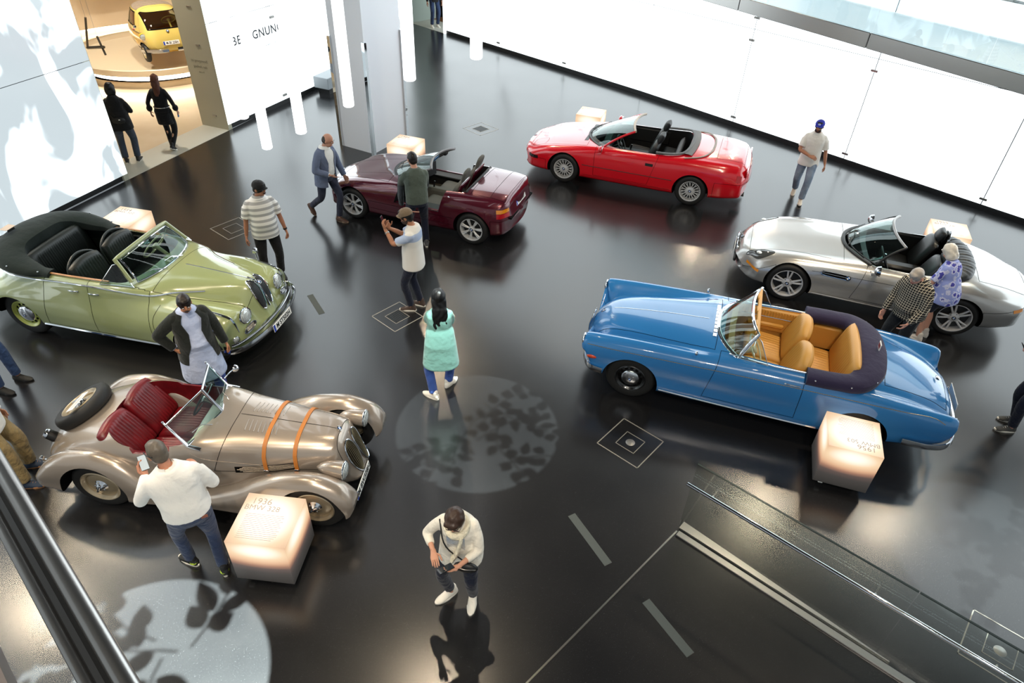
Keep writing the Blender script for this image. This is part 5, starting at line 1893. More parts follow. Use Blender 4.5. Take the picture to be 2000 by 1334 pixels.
    b.panel('rear_bumper', [((-1.6, 0, .55), (.15, 0, 1))], lambda x, y, z: x < -1.58 and .15 * (x + 1.6) + (z - .55) < 0)
    for sd in (1, -1):
        b.line('waist_crease', b.side([(.95, .66), (.3, .675), (-.4, .685), (-.95, .69)], sd, 24), .005)
        b.trim('sill_trim', b.side([(.86, .265), (0, .255), (-.84, .26)], sd, 14), .010, paint)
        # chromed side vent with badge
        p, n = b.side([(.80, .665), (.62, .66), (.40, .655)], sd, 10)
        o = MB().strip(p + n * .004, .075, n).build('side_vent', M_GAP, car)
        for dz in (-.035, .035, .0):
            p2, n2 = b.side([(.82, .667), (.80, .665 + dz * .6), (.62, .66 + dz), (.42, .655 + dz)], sd, 10)
            MB().tube(p2 + n2 * .006, .006 if dz else .004, 6).build('vent_bar', M_CHROME, o)
        p2, n2 = b.side([(.40, .655), (.38, .655)], sd, 2)
        emblem(car, axis_mat(n2[0], loc=tuple(p2[0] + n2[0] * .01)), .038)
        # headlight under smooth cover, amber strip
        tri = [(1.98, .53), (1.90, .62), (1.78, .735), (1.60, .70), (1.56, .655), (1.66, .60), (1.82, .545)]
        rim_ = cr(tri, 36, closed=True)
        hp, hn = [], []
        for x, y in rim_:
            h = b.bvh.ray_cast(Vector((x, sd * y, 3)), Vector((0, 0, -1)))
            hp.append(h[0])
            hn.append(h[1])
        hp, hn = np.array(hp), np.array(hn)
        c_ = hp.mean(0)
        rows = [hp + hn * .003]
        for k in (.7, .4, .05):
            pts = []
            for q in hp:
                x, y = c_[0] + (q[0] - c_[0]) * k, c_[1] + (q[1] - c_[1]) * k
                h = b.bvh.ray_cast(Vector((x, y, 3)), Vector((0, 0, -1)))
                pts.append(np.array(h[0]) + np.array(h[1]) * .008)
            rows.append(np.array(pts))
        o = MB().grid(np.array(rows), cv=True).build('headlight', pm('smoked_lens', '4b4d4e', .06, .3, coat=1) if 'smoked_lens' not in bpy.data.materials else bpy.data.materials['smoked_lens'], car, fix=True)
        MB().tube(hp + hn * .002, .006, 6, closed=True).build('ring', M_BLACK, o)
        MB().ball(tuple(c_ + np.array([.03, 0, .012])), (.05, .045, .02), 14, 8).build('reflector', M_LENS, o)
        p, n = b.side([(1.95, .47), (1.85, .465), (1.74, .455)], sd, 8)
        MB().strip(p + n * .004, .045, n).build('turn_signal', M_AMBER, car)
        p, n = b.side([(-1.98, .60), (-2.06, .605), (-2.12, .61)], sd, 8)
        if len(p) > 1:
            MB().strip(p + n * .004, .05, n).build('tail_light', M_AMBER, car)
        q, nn = b.top([(.12, sd * .79)], smooth=False)
        side_mirror(car, q[0], q[0] + np.array([-.10, sd * .13, .10]), (-1, 0, .1), .085)
    # slim kidney grille
    for s in (1, -1):
        a = np.linspace(0, 2 * PI, 25)[:-1]
        ring = [(2.165 - .012 * abs(math.cos(t)) - .15 * (abs(s * .17 + .15 * math.cos(t)) ** 2), s * .17 + .15 * math.cos(t), .50 + .042 * math.sin(t)) for t in a]
        o = MB().tube(ring, .008, 6, closed=True).build('kidney_grille', M_CHROME, car)
        MB().add(ring, [list(range(24))]).build('grille_back', M_BLACK, o, smooth=False)
    MB().box((2.14, 0, .33), (.05, .8, .10), bev=.02).build('air_intake', M_BLACK, car)
    emblem(car, axis_mat((.8, 0, .6), loc=(2.105, 0, .585)), .036)
    plate(car, axis_mat((1, 0, .1), loc=(2.19, 0, .40)), 'M ZR 8000', .46, .1)
    b.finish()
    # windscreen
    P = screen_pts((.46, 0, .925), (.06, .70, .895), (-.12, 0, 1.245), (-.27, .57, 1.195), p=2.3, bulge=.03)
    w = windscreen(car, P, .010, M_BLACK)
    MB().tube(P[-1] + np.array([-.012, 0, .004]), .021, 8).build('header', pm('grey_header', '8f8d8c', .3, .6), w)
    for k in (0, -1):
        MB().tube(P[:, k] + np.array([-.01, 0, 0]), .019, 8).build('pillar', M_BLACK, w)
    MB().tube(screen_pts((.53, 0, .905), (.12, .70, .875), (-.2, 0, 1.24), (-.3, .56, 1.195))[0], .030, 8, flat=.5).build('cowl_grille', M_BLACK, w)
    for y0, y1 in ((.40, .12), (.68, .42)):
        wiper(w, P, y0, y1)
    MB().box((-.12, 0, 1.20), (.03, .2, .06), bev=.012).build('rear_view_mirror', M_BLACK, w)
    # cabin
    MB().box((-.45, 0, .34), (1.5, 1.36, .05)).build('carpet', M_BLACK, car, smooth=False)
    MB().sweep(cr([(.22, .68, .80), (.30, 0, .86), (.22, -.68, .80)], 11), [(.02, .06), (.12, .03), (.14, -.2), (-.06, -.2)]).build('dashboard', blk, car)
    steering(car, (-.10, .36, .86), .19, blk, 60, 3, M_ALU, .014)
    MB().box((-.45, 0, .50), (.95, .2, .26), bev=.04).build('centre_console', blk, car)
    MB().tube([(-.16, 0, .62), (-.18, 0, .76)], .018, 8).build('gear_lever', M_CHROME, car)
    for y in (.37, -.37):
        seat(car, -.66, y, .52, blk, .52, .60, 24, 0, .54, .2, .17, head=(.27, .19, .06))
        MB().tube(cr([(-1.0, y - .13, .88), (-1.03, y - .12, 1.10), (-1.04, y, 1.17), (-1.03, y + .12, 1.10), (-1.0, y + .13, .88)], 16), .022, 8).build('roll_hoop', M_CHROME, car)
        Mh = basis_mat((0, -1, 0), (0, 0, 1), (1, 0, 0), (-1.03, y, 1.06))
        mb = MB()
        pillow(mb, Mh, .22, .20, .07, 0, e=4)
        mb.build('hoop_pad', blk, car, angle=0)
        MB().box((-.35, math.copysign(.70, y), .72), (1.0, .05, .26), bev=.02).build('door_card', blk, car)
    # black pleated boot over the folded top
    up = cr([(-.98, .64, .91), (-1.16, .55, .93), (-1.25, .3, .95), (-1.27, 0, .955), (-1.25, -.3, .95), (-1.16, -.55, .93), (-.98, -.64, .91)], 61)
    wv = .14 + .004 * np.cos(np.arange(61) * PI)
    prof = [(math.cos(a), .42 * (abs(math.sin(a)) ** .8) * (1 if math.sin(a) > 0 else -1)) for a in np.linspace(0, 2 * PI, 17)[:-1]]
    MB().sweep(up, prof, sc=np.stack([wv, wv * (1 + .10 * np.cos(np.arange(61) * PI / 1.5))], 1)).build('folded_top', blk, car)
    put_wheels(car, spoke_wheel(.335, .22, .243, 'twin5', pm('alloy_light', 'd2d3d5', .3, .3, coat=.4)), 1.2525, -1.2525, .755, .765, .335)
    return car


CARZ8 = build_z8()
# ------------------------------------------------------------------ bright red convertible coupe (1990)
def build_850():
    car = thing('convertible_car', 'bright red angular convertible with black cabin and mesh alloy wheels', 'car', (2.49, 14.135, 0), R(161.74))
    paint = pm('red_paint', 'd60d20', .2, 0, coat=1)
    blk = pm('black_upholstery', '141416', .55, bump=(50, .12, .004))
    mats = [paint, M_WELL, blk]
    st = [
        (2.36, 0, [(0, .50), (.3, .50), (.46, .49, -.03), (.58, .47, -.07), (.66, .44, -.11), (.70, .40, -.14), (.69, .33, -.14), (.62, .26, -.10), (0, .25)]),
        (2.31, 0, [(0, .575), (.32, .57), (.52, .555, -.04), (.66, .53, -.09), (.76, .49, -.15), (.80, .43, -.18), (.80, .34, -.18), (.74, .24, -.14), (0, .22)]),
        (2.15, 0, [(0, .635), (.34, .63), (.56, .615, -.03), (.72, .59, -.06), (.83, .54, -.09), (.87, .46, -.11), (.87, .36, -.11), (.81, .23, -.09), (0, .2)]),
        (1.80, 0, [(0, .735), (.35, .73), (.58, .715), (.76, .695), (.875, .62), (.905, .50), (.90, .38), (.85, .22), (0, .18)]),
        (1.34, 0, [(0, .82), (.36, .815), (.61, .80), (.79, .775), (.895, .69), (.927, .53), (.92, .38), (.86, .21), (0, .18)]),
        (.90, 0, [(0, .885), (.38, .88), (.65, .865), (.81, .835), (.895, .74), (.927, .55), (.92, .39), (.86, .2), (0, .18)]),
        (.45, 0, [(0, .915), (.40, .91), (.68, .90), (.82, .87), (.895, .77), (.927, .57), (.92, .40), (.86, .2), (0, .18)]),
        (-.60, 0, [(0, .94), (.40, .94), (.68, .93), (.82, .895), (.897, .79), (.928, .58), (.92, .41), (.86, .2), (0, .18)]),
        (-1.30, 0, [(0, 1.0), (.40, .995), (.66, .98), (.815, .94), (.905, .82), (.93, .60), (.92, .42), (.86, .22), (0, .2)]),
        (-1.90, 0, [(0, 1.0), (.40, .995), (.63, .975), (.77, .935), (.87, .82), (.905, .63), (.90, .44), (.84, .26), (0, .24)]),
        (-2.22, 0, [(0, .985, -.02), (.38, .975, -.01), (.58, .95, .01), (.71, .905, .04), (.81, .80, .07), (.855, .64, .09), (.85, .45, .09), (.79, .28, .07), (0, .26)]),
        (-2.30, 0, [(0, .90, -.03), (.37, .895, -.02), (.56, .88, .0), (.69, .84, .04), (.79, .75, .07), (.84, .63, .09), (.84, .45, .09), (.78, .29, .07), (0, .27)]),
        (-2.38, 0, [(0, .70, -.05), (.34, .70, -.04), (.53, .70, -.02), (.66, .68, .02), (.76, .65, .06), (.81, .58, .09), (.81, .45, .09), (.75, .31, .07), (0, .29)]),
        (-2.42, 0, [(0, .58, -.03), (.32, .58, -.02), (.50, .58, 0), (.62, .57, .04), (.71, .55, .08), (.76, .51, .10), (.75, .44, .10), (.68, .34, .08), (0, .32)]),
    ]
    me = loft(st, mats)
    hole = round_poly([(.62, .60), (.3, .74), (-.6, .755), (-1.02, .70), (-1.12, .4), (-1.12, -.4), (-1.02, -.70), (-.6, -.755), (.3, -.74), (.62, -.60), (.86, -.3), (.86, .3)], .10)
    me = cut(me, wheel_cut(1.342, .32, .365, .58) + wheel_cut(-1.342, .32, .365, .58) + [(MB().prism(hole, .32, 1.5), 2)])
    b = Body(me, car, paint)
    b.panel('bonnet', [((.92, 0, 0), (1, 0, 0)), ((2.20, 0, 0), (1, 0, 0)), ((.92, .74, 0), (.10, 1, 0)), ((.92, -.74, 0), (-.10, 1, 0))],
            lambda x, y, z: .92 < x < 2.20 and y < .74 - (x - .92) * .10 and z > .5)
    b.panel('door', [((.70, 0, .6), (1, 0, -.02)), ((-.52, 0, .6), (1, 0, .25)), ((0, 0, .31), (0, 0, 1))],
            lambda x, y, z: -.52 - .25 * (z - .6) < x < .70 + .02 * (z - .6) and z > .31 and y > .72, sides=True)
    b.panel('boot_lid', [((-1.72, 0, 0), (1, 0, 0)), ((-2.27, 0, 0), (1, 0, 0)), ((-1.7, .62, 0), (-.12, 1, 0)), ((-1.7, -.62, 0), (.12, 1, 0))],
            lambda x, y, z: -2.27 < x < -1.72 and y < .62 + (x + 1.7) * .12 and z > .7)
    b.panel('rear_bumper', [((0, 0, .60), (0, 0, 1)), ((-1.78, 0, 0), (1, 0, 0))], lambda x, y, z: x < -1.78 and z < .60)
    b.panel('front_bumper', [((0, 0, .47), (0, 0, 1)), ((1.75, 0, 0), (1, 0, 0))], lambda x, y, z: x > 1.75 and z < .47)
    for sd in (1, -1):
        b.trim('rubbing_strip', b.side([(.95, .50), (0, .50), (-.94, .50)], sd, 20), .009, pm('dark_red_strip', '5c0a12', .5) if 'dark_red_strip' not in bpy.data.materials else bpy.data.materials['dark_red_strip'])
        b.line('sill_line', b.side([(.92, .285), (0, .28), (-.92, .285)], sd, 12), .006)
        p, n = b.side([(-.36, .735), (-.42, .735), (-.52, .735)], sd, 6)
        MB().strip(p + n * .004, .055, n).build('door_handle', M_BLACK, car)
        p, n = b.side([(2.16, .475), (2.05, .48), (1.93, .485)], sd, 8)
        MB().strip(p + n * .005, .065, n).build('turn_signal', pm('smoked_signal', '201416', .2, coat=.6) if 'smoked_signal' not in bpy.data.materials else bpy.data.materials['smoked_signal'], car)
        p, n = b.side([(-2.18, .72), (-2.24, .71), (-2.27, .70)], sd, 6)
        MB().strip(p + n * .004, .13, n).build('tail_light', M_REDLENS, car)
        # pop-up lamp lid outline
        b.line('lamp_lid_seam', b.top([(2.12, sd * .34), (2.12, sd * .60), (1.88, sd * .62), (1.86, sd * .34), (2.12, sd * .34)], 40, smooth=True), .005)
        q, nn = b.top([(.60, sd * .83)], smooth=False)
        M = basis_mat((1, 0, 0), (0, 1, 0), (0, 0, 1))
        o = MB().ball(q[0] + np.array([-.02, sd * .12, .06]), (.045, .105, .062), 14, 10).build('door_mirror', paint, car)
        MB().box(q[0] + np.array([-.062, sd * .12, .06]), (.01, .15, .085), bev=.004).build('mirror_glass', M_MIRROR, o)
        MB().tube([q[0] + np.array([0, 0, -.01]), q[0] + np.array([-.01, sd * .06, .045])], .025, 8).build('mirror_foot', M_BLACK, o)
    for s in (1, -1):
        p, n = b.top([(.99, s * .16), (1.0, s * .5)], 8)
        MB().strip(p + n * .003, .085, n).build('bonnet_vent', M_BLACK, car)
        MB().box((-2.345, s * .52, .78), (.03, .36, .14), bev=.01).build('rear_lamp', M_REDLENS, car)
        for k in (0, 1):
            MB().tube([(-2.2, s * (.30 + k * .09), .22), (-2.40, s * (.30 + k * .09), .22)], .028, 10).build('exhaust_tip', M_BLACK, car)
    plate(car, axis_mat((-1, 0, .15), loc=(-2.40, 0, .76)), 'M EN 8501', .46, .1)
    for s in (1, -1):
        MB().box((2.355, s * .055, .50), (.03, .085, .055), bev=.012).build('kidney_grille', M_CHROME, car)
    emblem(car, axis_mat((.5, 0, .86), loc=(2.27, 0, .598)), .034)
    b.finish()
    # windscreen
    P = screen_pts((.98, 0, .905), (.58, .735, .885), (.10, 0, 1.275), (.0, .565, 1.235), p=2.3, bulge=.03)
    w = windscreen(car, P, .009, M_BLACK)
    MB().tube(P[-1] + np.array([-.02, 0, .002]), .026, 8).build('header', pm('beige_header', 'b6a694', .4), w)
    for k in (0, -1):
        MB().tube(P[:, k] + np.array([-.014, 0, 0]), .023, 8).build('pillar', paint, w)
    MB().tube(P[0] + np.array([.035, 0, -.008]), .030, 8, flat=.5).build('cowl_grille', M_BLACK, w)
    wiper(w, P, .45, .15)
    wiper(w, P, .62, .34)
    # cabin
    MB().box((-.2, 0, .34), (1.7, 1.4, .05)).build('carpet', M_BLACK, car, smooth=False)
    MB().sweep(cr([(.60, .70, .82), (.68, 0, .86), (.60, -.70, .82)], 11), [(.02, .06), (.14, .03), (.16, -.2), (-.08, -.2)]).build('dashboard', blk, car)
    steering(car, (.27, .37, .86), .19, M_BLACK, 60, 3, M_BLACK, .014)
    MB().box((-.1, 0, .50), (1.2, .22, .26), bev=.04).build('centre_console', blk, car)
    MB().tube([(.12, 0, .62), (.10, 0, .74)], .018, 8).build('gear_lever', M_BLACK, car)
    for y in (.37, -.37):
        seat(car, -.28, y, .50, blk, .52, .64, 22, 6, .54, .25, .17, head=(.27, .20, .07))
        MB().box((.0, math.copysign(.74, y), .72), (1.2, .05, .30), bev=.02).build('door_card', blk, car)
    # rear shelf, grey tonneau hoop and flap
    gr = pm('grey_tonneau', '55575a', .6)
    seat(car, -.86, 0, .60, blk, 1.2, .32, 14, 0, .34, .05, .14, name='rear_seat')
    rimp = cr([(-.52, .745, .955), (-.85, .74, .975), (-1.05, .66, 1.0), (-1.14, .4, 1.02), (-1.17, 0, 1.03), (-1.14, -.4, 1.02), (-1.05, -.66, 1.0), (-.85, -.74, .975), (-.52, -.745, .955)], 48)
    MB().tube(rimp, .035, 8, flat=.6).build('tonneau_rim', gr, car)
    pts = []
    for y in np.linspace(-.70, .70, 21):
        pts.append([(x, y, b_z) for x, b_z in ((-1.13 + .10 * abs(y) ** 2, 1.035 - .05 * y * y), (-1.22 + .12 * abs(y) ** 2, 1.032 - .05 * y * y), (-1.30 + .14 * abs(y) ** 2, 1.02 - .055 * y * y))])
    MB().grid(np.array(pts)).build('tonneau_flap', gr, car)
    lp = cr([(-1.10, .80, .955), (-1.40, .70, .99), (-1.56, .45, 1.008), (-1.61, 0, 1.018), (-1.56, -.45, 1.008), (-1.40, -.70, .99), (-1.10, -.80, .955)], 40)
    MB().tube(lp, .022, 8, flat=.5).build('tonneau_seal', pm('beige_seal', '8f8378', .5), car)
    put_wheels(car, spoke_wheel(.32, .225, .213, 'mesh', pm('alloy_mesh', 'd0d2d4', .3, .3, coat=.4)), 1.342, -1.342, .775, .775, .32)
    return car


CAR850 = build_850()
# ------------------------------------------------------------------ dark red roadster with the doors lowered into the sills
def build_z1():
    car = thing('roadster', 'dark wine-red roadster with its doors dropped into the sills', 'car', (-1.722, 12.063, 0), R(161.19))
    paint = pm('wine_paint', '5a1226', .22, .35, coat=1)
    gry = pm('grey_suede', '5c5a54', .8)
    blk = pm('dark_trim', '161618', .6)
    mats = [paint, M_WELL, blk]
    st = [
        (1.98, 0, [(0, .44), (.2, .44), (.36, .43, -.03), (.48, .42, -.08), (.57, .40, -.13), (.62, .37, -.17), (.61, .31, -.17), (.54, .25, -.12), (0, .24)]),
        (1.94, 0, [(0, .52), (.22, .515), (.42, .50, -.05), (.57, .475, -.11), (.68, .44, -.18), (.73, .39, -.22), (.72, .32, -.22), (.65, .22, -.16), (0, .2)]),
        (1.78, 0, [(0, .605), (.25, .60), (.47, .585, -.03), (.63, .56, -.06), (.75, .51, -.10), (.80, .44, -.13), (.79, .34, -.13), (.73, .2, -.10), (0, .18)]),
        (1.50, 0, [(0, .69), (.28, .69), (.50, .69), (.66, .68), (.785, .61), (.83, .50), (.825, .36), (.77, .2), (0, .17)]),
        (1.15, 0, [(0, .765), (.30, .77), (.52, .775), (.68, .765), (.80, .69), (.845, .53), (.84, .37), (.78, .19), (0, .17)]),
        (.75, 0, [(0, .85), (.32, .845), (.55, .83), (.70, .80), (.80, .72), (.84, .54), (.835, .38), (.78, .19), (0, .17)]),
        (.35, 0, [(0, .90), (.34, .895), (.57, .875), (.71, .835), (.795, .745), (.835, .55), (.835, .38), (.78, .19), (0, .17)]),
        (-.60, 0, [(0, .90), (.34, .90), (.57, .885), (.71, .85), (.80, .76), (.84, .56), (.835, .39), (.78, .19), (0, .17)]),
        (-1.0, 0, [(0, .935), (.34, .93), (.56, .91), (.70, .87), (.80, .77), (.845, .57), (.84, .40), (.78, .2), (0, .18)]),
        (-1.45, 0, [(0, .945), (.33, .94), (.54, .915), (.67, .875), (.78, .77), (.83, .59), (.825, .42), (.77, .22), (0, .2)]),
        (-1.74, 0, [(0, .925, -.05), (.32, .92, -.04), (.51, .895, -.02), (.63, .86, .01), (.73, .76, .03), (.78, .60, .05), (.775, .44, .05), (.72, .25, .04), (0, .23)]),
        (-1.80, 0, [(0, .87, -.04), (.31, .865, -.03), (.50, .85, -.02), (.62, .82, .01), (.71, .73, .04), (.76, .60, .06), (.755, .44, .06), (.70, .26, .05), (0, .24)]),
        (-1.87, 0, [(0, .60, -.02), (.30, .60, -.01), (.48, .60, .0), (.59, .60, .03), (.68, .58, .07), (.72, .53, .09), (.72, .43, .09), (.66, .28, .08), (0, .26)]),
        (-1.90, 0, [(0, .52, -.02), (.28, .52, -.01), (.44, .52, 0), (.54, .52, .04), (.62, .51, .08), (.66, .48, .10), (.65, .42, .10), (.58, .31, .08), (0, .29)]),
    ]
    me = loft(st, mats)
    hole = round_poly([(.32, .50), (.1, .60), (-.6, .62), (-1.0, .62), (-1.08, .4), (-1.08, -.4), (-1.0, -.62), (-.6, -.62), (.1, -.60), (.32, -.50), (.45, -.2), (.45, .2)], .08)
    me = cut(me, wheel_cut(1.2235, .31, .355, .52) + wheel_cut(-1.2235, .31, .355, .52) + [(MB().prism(hole, .30, 1.5), 2)])
    doors = []
    for s in (1, -1):
        o = [(.33, .54), (.10, 1.2), (-.66, 1.2), (-.66, .88), (-.58, .545)]
        mb = MB().prism([(p[0], p[1]) for p in o], -1, 1)
        v = mb.v[0]
        mb.v[0] = np.c_[v[:, 0], s * (.75 + .22 * v[:, 2]), v[:, 1]]
        doors.append((mb, 2))
    me = cut(me, doors)
    b = Body(me, car, paint)
    b.panel('bonnet', [((.50, 0, 0), (1, 0, 0)), ((1.66, 0, 0), (1, 0, 0)), ((.5, .66, 0), (.14, 1, 0)), ((.5, -.66, 0), (-.14, 1, 0))],
            lambda x, y, z: .50 < x < 1.66 and y < .66 - (x - .5) * .14 and z > .5)
    b.panel('boot_lid', [((-1.50, 0, 0), (1, 0, 0)), ((-1.77, 0, 0), (1, 0, 0)), ((0, .60, 0), (0, 1, 0)), ((0, -.60, 0), (0, 1, 0))],
            lambda x, y, z: -1.77 < x < -1.50 and y < .60 and z > .7)
    b.panel('top_lid', [((-1.12, 0, 0), (1, 0, 0))], lambda x, y, z: -1.50 < x < -1.12 and y < .60 and z > .7)
    b.panel('rear_bumper', [((0, 0, .545), (0, 0, 1)), ((-1.58, 0, 0), (1, 0, 0))], lambda x, y, z: x < -1.58 and z < .545)
    for sd in (1, -1):
        b.line('side_crease', b.side([(.86, .475), (0, .47), (-.86, .475)], sd, 16), .006)
        b.line('sill_crease', b.side([(.84, .33), (0, .32), (-.84, .33)], sd, 16), .005)
        b.line('bonnet_crease', b.top([(1.60, sd * .30), (1.1, sd * .34), (.55, sd * .36)], 14), .004)
        p, n = b.side([(-.76, .83), (-.80, .83)], sd, 2)
        if len(p):
            MB().lathe([(.0001, .012), (.018, .010), (.02, 0)], tuple(p[0]), tuple(n[0]), 12).build('door_button', M_CHROME, car)
        # lamps: smooth headlight covers and banded tail lamps
        hp, hn = b.top([(1.80, sd * .40), (1.74, sd * .52), (1.66, sd * .62)], 8)
        MB().strip(hp + hn * .004, .13, hn).build('headlight', pm('headlamp_cover', 'b9c2c6', .05, .4, coat=1) if 'headlamp_cover' not in bpy.data.materials else bpy.data.materials['headlamp_cover'], car)
        def lamp(y0, z0, z1, mat, nm):
            rows = []
            for z in np.linspace(z0, z1, 4):
                r = []
                for x, y in ((-1.70, .80), (-1.76, .775), (-1.81, .73), (-1.845, .67), (-1.86, .60), (-1.865, .55)):
                    d = Vector((-.55, sd * .84, 0)) if y > .7 else Vector((-1, 0, 0))
                    h = b.bvh.ray_cast(Vector((x, sd * y, z)) + d * .5, -d)
                    r.append(np.array(h[0]) + np.array(d) * .006 if h[0] is not None else np.array((x, sd * y, z)))
                rows.append(r)
            return MB().grid(np.array(rows)).build(nm, mat, car, fix=True)
        lamp(0, .60, .685, M_REDLENS, 'tail_light')
        lamp(0, .69, .755, M_AMBER, 'turn_signal')
    plate(car, axis_mat((-1, 0, .28), loc=(-1.865, .0, .70)), 'M BA 1001', .46, .11)
    emblem(car, axis_mat((-1, 0, .35), loc=(-1.845, .0, .80)), .03)
    MB().box((-1.875, 0, .555), (.05, 1.15, .03)).build('bumper_gap', M_GAP, car, smooth=False)
    for s in (1, -1):
        MB().box((1.975, s * .07, .43), (.03, .11, .05), bev=.012).build('kidney_grille', M_CHROME, car)
        # lowered door edges in the sill slots
        MB().box((-.13, s * .795, .548), (.86, .045, .02), bev=.008).build('door', paint, car)
        MB().box((-.13, s * .66, .525), (.88, .20, .035), bev=.012).build('sill_top', blk, car)
    emblem(car, axis_mat((.6, 0, .8), loc=(1.90, 0, .565)), .03)
    b.finish()
    # raked windscreen
    P = screen_pts((.60, 0, .90), (.18, .62, .86), (-.16, 0, 1.225), (-.30, .50, 1.185), p=2.3, bulge=.03)
    w = windscreen(car, P, .010, M_BLACK)
    MB().tube(np.vstack([P[1:, 0], P[-1, 1:-1], P[::-1, -1][:-1]]) + np.array([-.015, 0, 0]), .023, 8).build('frame_bar', pm('grey_frame', '6d6b6c', .35, .3), w)
    MB().tube(P[0] + np.array([.03, 0, -.01]), .026, 8, flat=.5).build('cowl_grille', M_BLACK, w)
    wiper(w, P, .35, .75)
    MB().box((-.17, 0, 1.17), (.03, .22, .06), bev=.012).build('rear_view_mirror', pm('mirror_blue', '4a6b8f', .1, .5), w)
    for s in (1, -1):
        o = MB().ball((.02, s * .80, .94), (.05, .09, .06), 12, 8).build('door_mirror', paint if s > 0 else M_BLACK, car)
        MB().tube([(.12, s * .68, .87), (.03, s * .74, .92)], .018, 8).build('mirror_foot', M_BLACK, o)
    # cabin
    MB().box((-.35, 0, .32), (1.5, 1.2, .05)).build('carpet', pm('grey_carpet', '4a463f', .95), car, smooth=False)
    MB().sweep(cr([(.25, .60, .80), (.32, 0, .85), (.25, -.60, .80)], 11), [(.02, .06), (.12, .03), (.14, -.22), (-.08, -.22)]).build('dashboard', blk, car)
    steering(car, (-.02, .33, .84), .185, blk, 62, 3, blk, .014)
    MB().box((-.4, 0, .46), (1.0, .18, .24), bev=.04).build('centre_console', gry, car)
    MB().tube([(-.1, 0, .58), (-.12, 0, .70)], .016, 8).build('gear_lever', M_BLACK, car)
    for y in (.33, -.33):
        o, c = seat(car, -.62, y, .46, gry, .50, .62, 24, 0, .54, .25, .15, head=None)
        Mh = basis_mat((0, -1, 0), (-.34, 0, .94), (.94, 0, .34), (-.92, y, 1.12))
        mb = MB()
        pillow(mb, Mh, .27, .24, .08, 0, e=4, top=.4)
        mb.build('headrest', gry, o, angle=0)
        Mb2 = basis_mat((0, -1, 0), (-.41, 0, .91), (.91, 0, .41), (-.80, y, .74))
        mb = MB()
        pillow(mb, Mb2, .46, .56, .08, 0, e=6)
        mb.build('seat_shell', paint, o, angle=0)
    MB().box((-1.03, 0, .90), (.06, 1.2, .06), bev=.02).build('roll_bar_trim', blk, car)
    put_wheels(car, spoke_wheel(.31, .215, .215, 'twin7', pm('alloy_star', 'd2d4d6', .3, .3, coat=.4)), 1.2235, -1.2235, .715, .72, .31)
    return car


CARZ1 = build_z1()
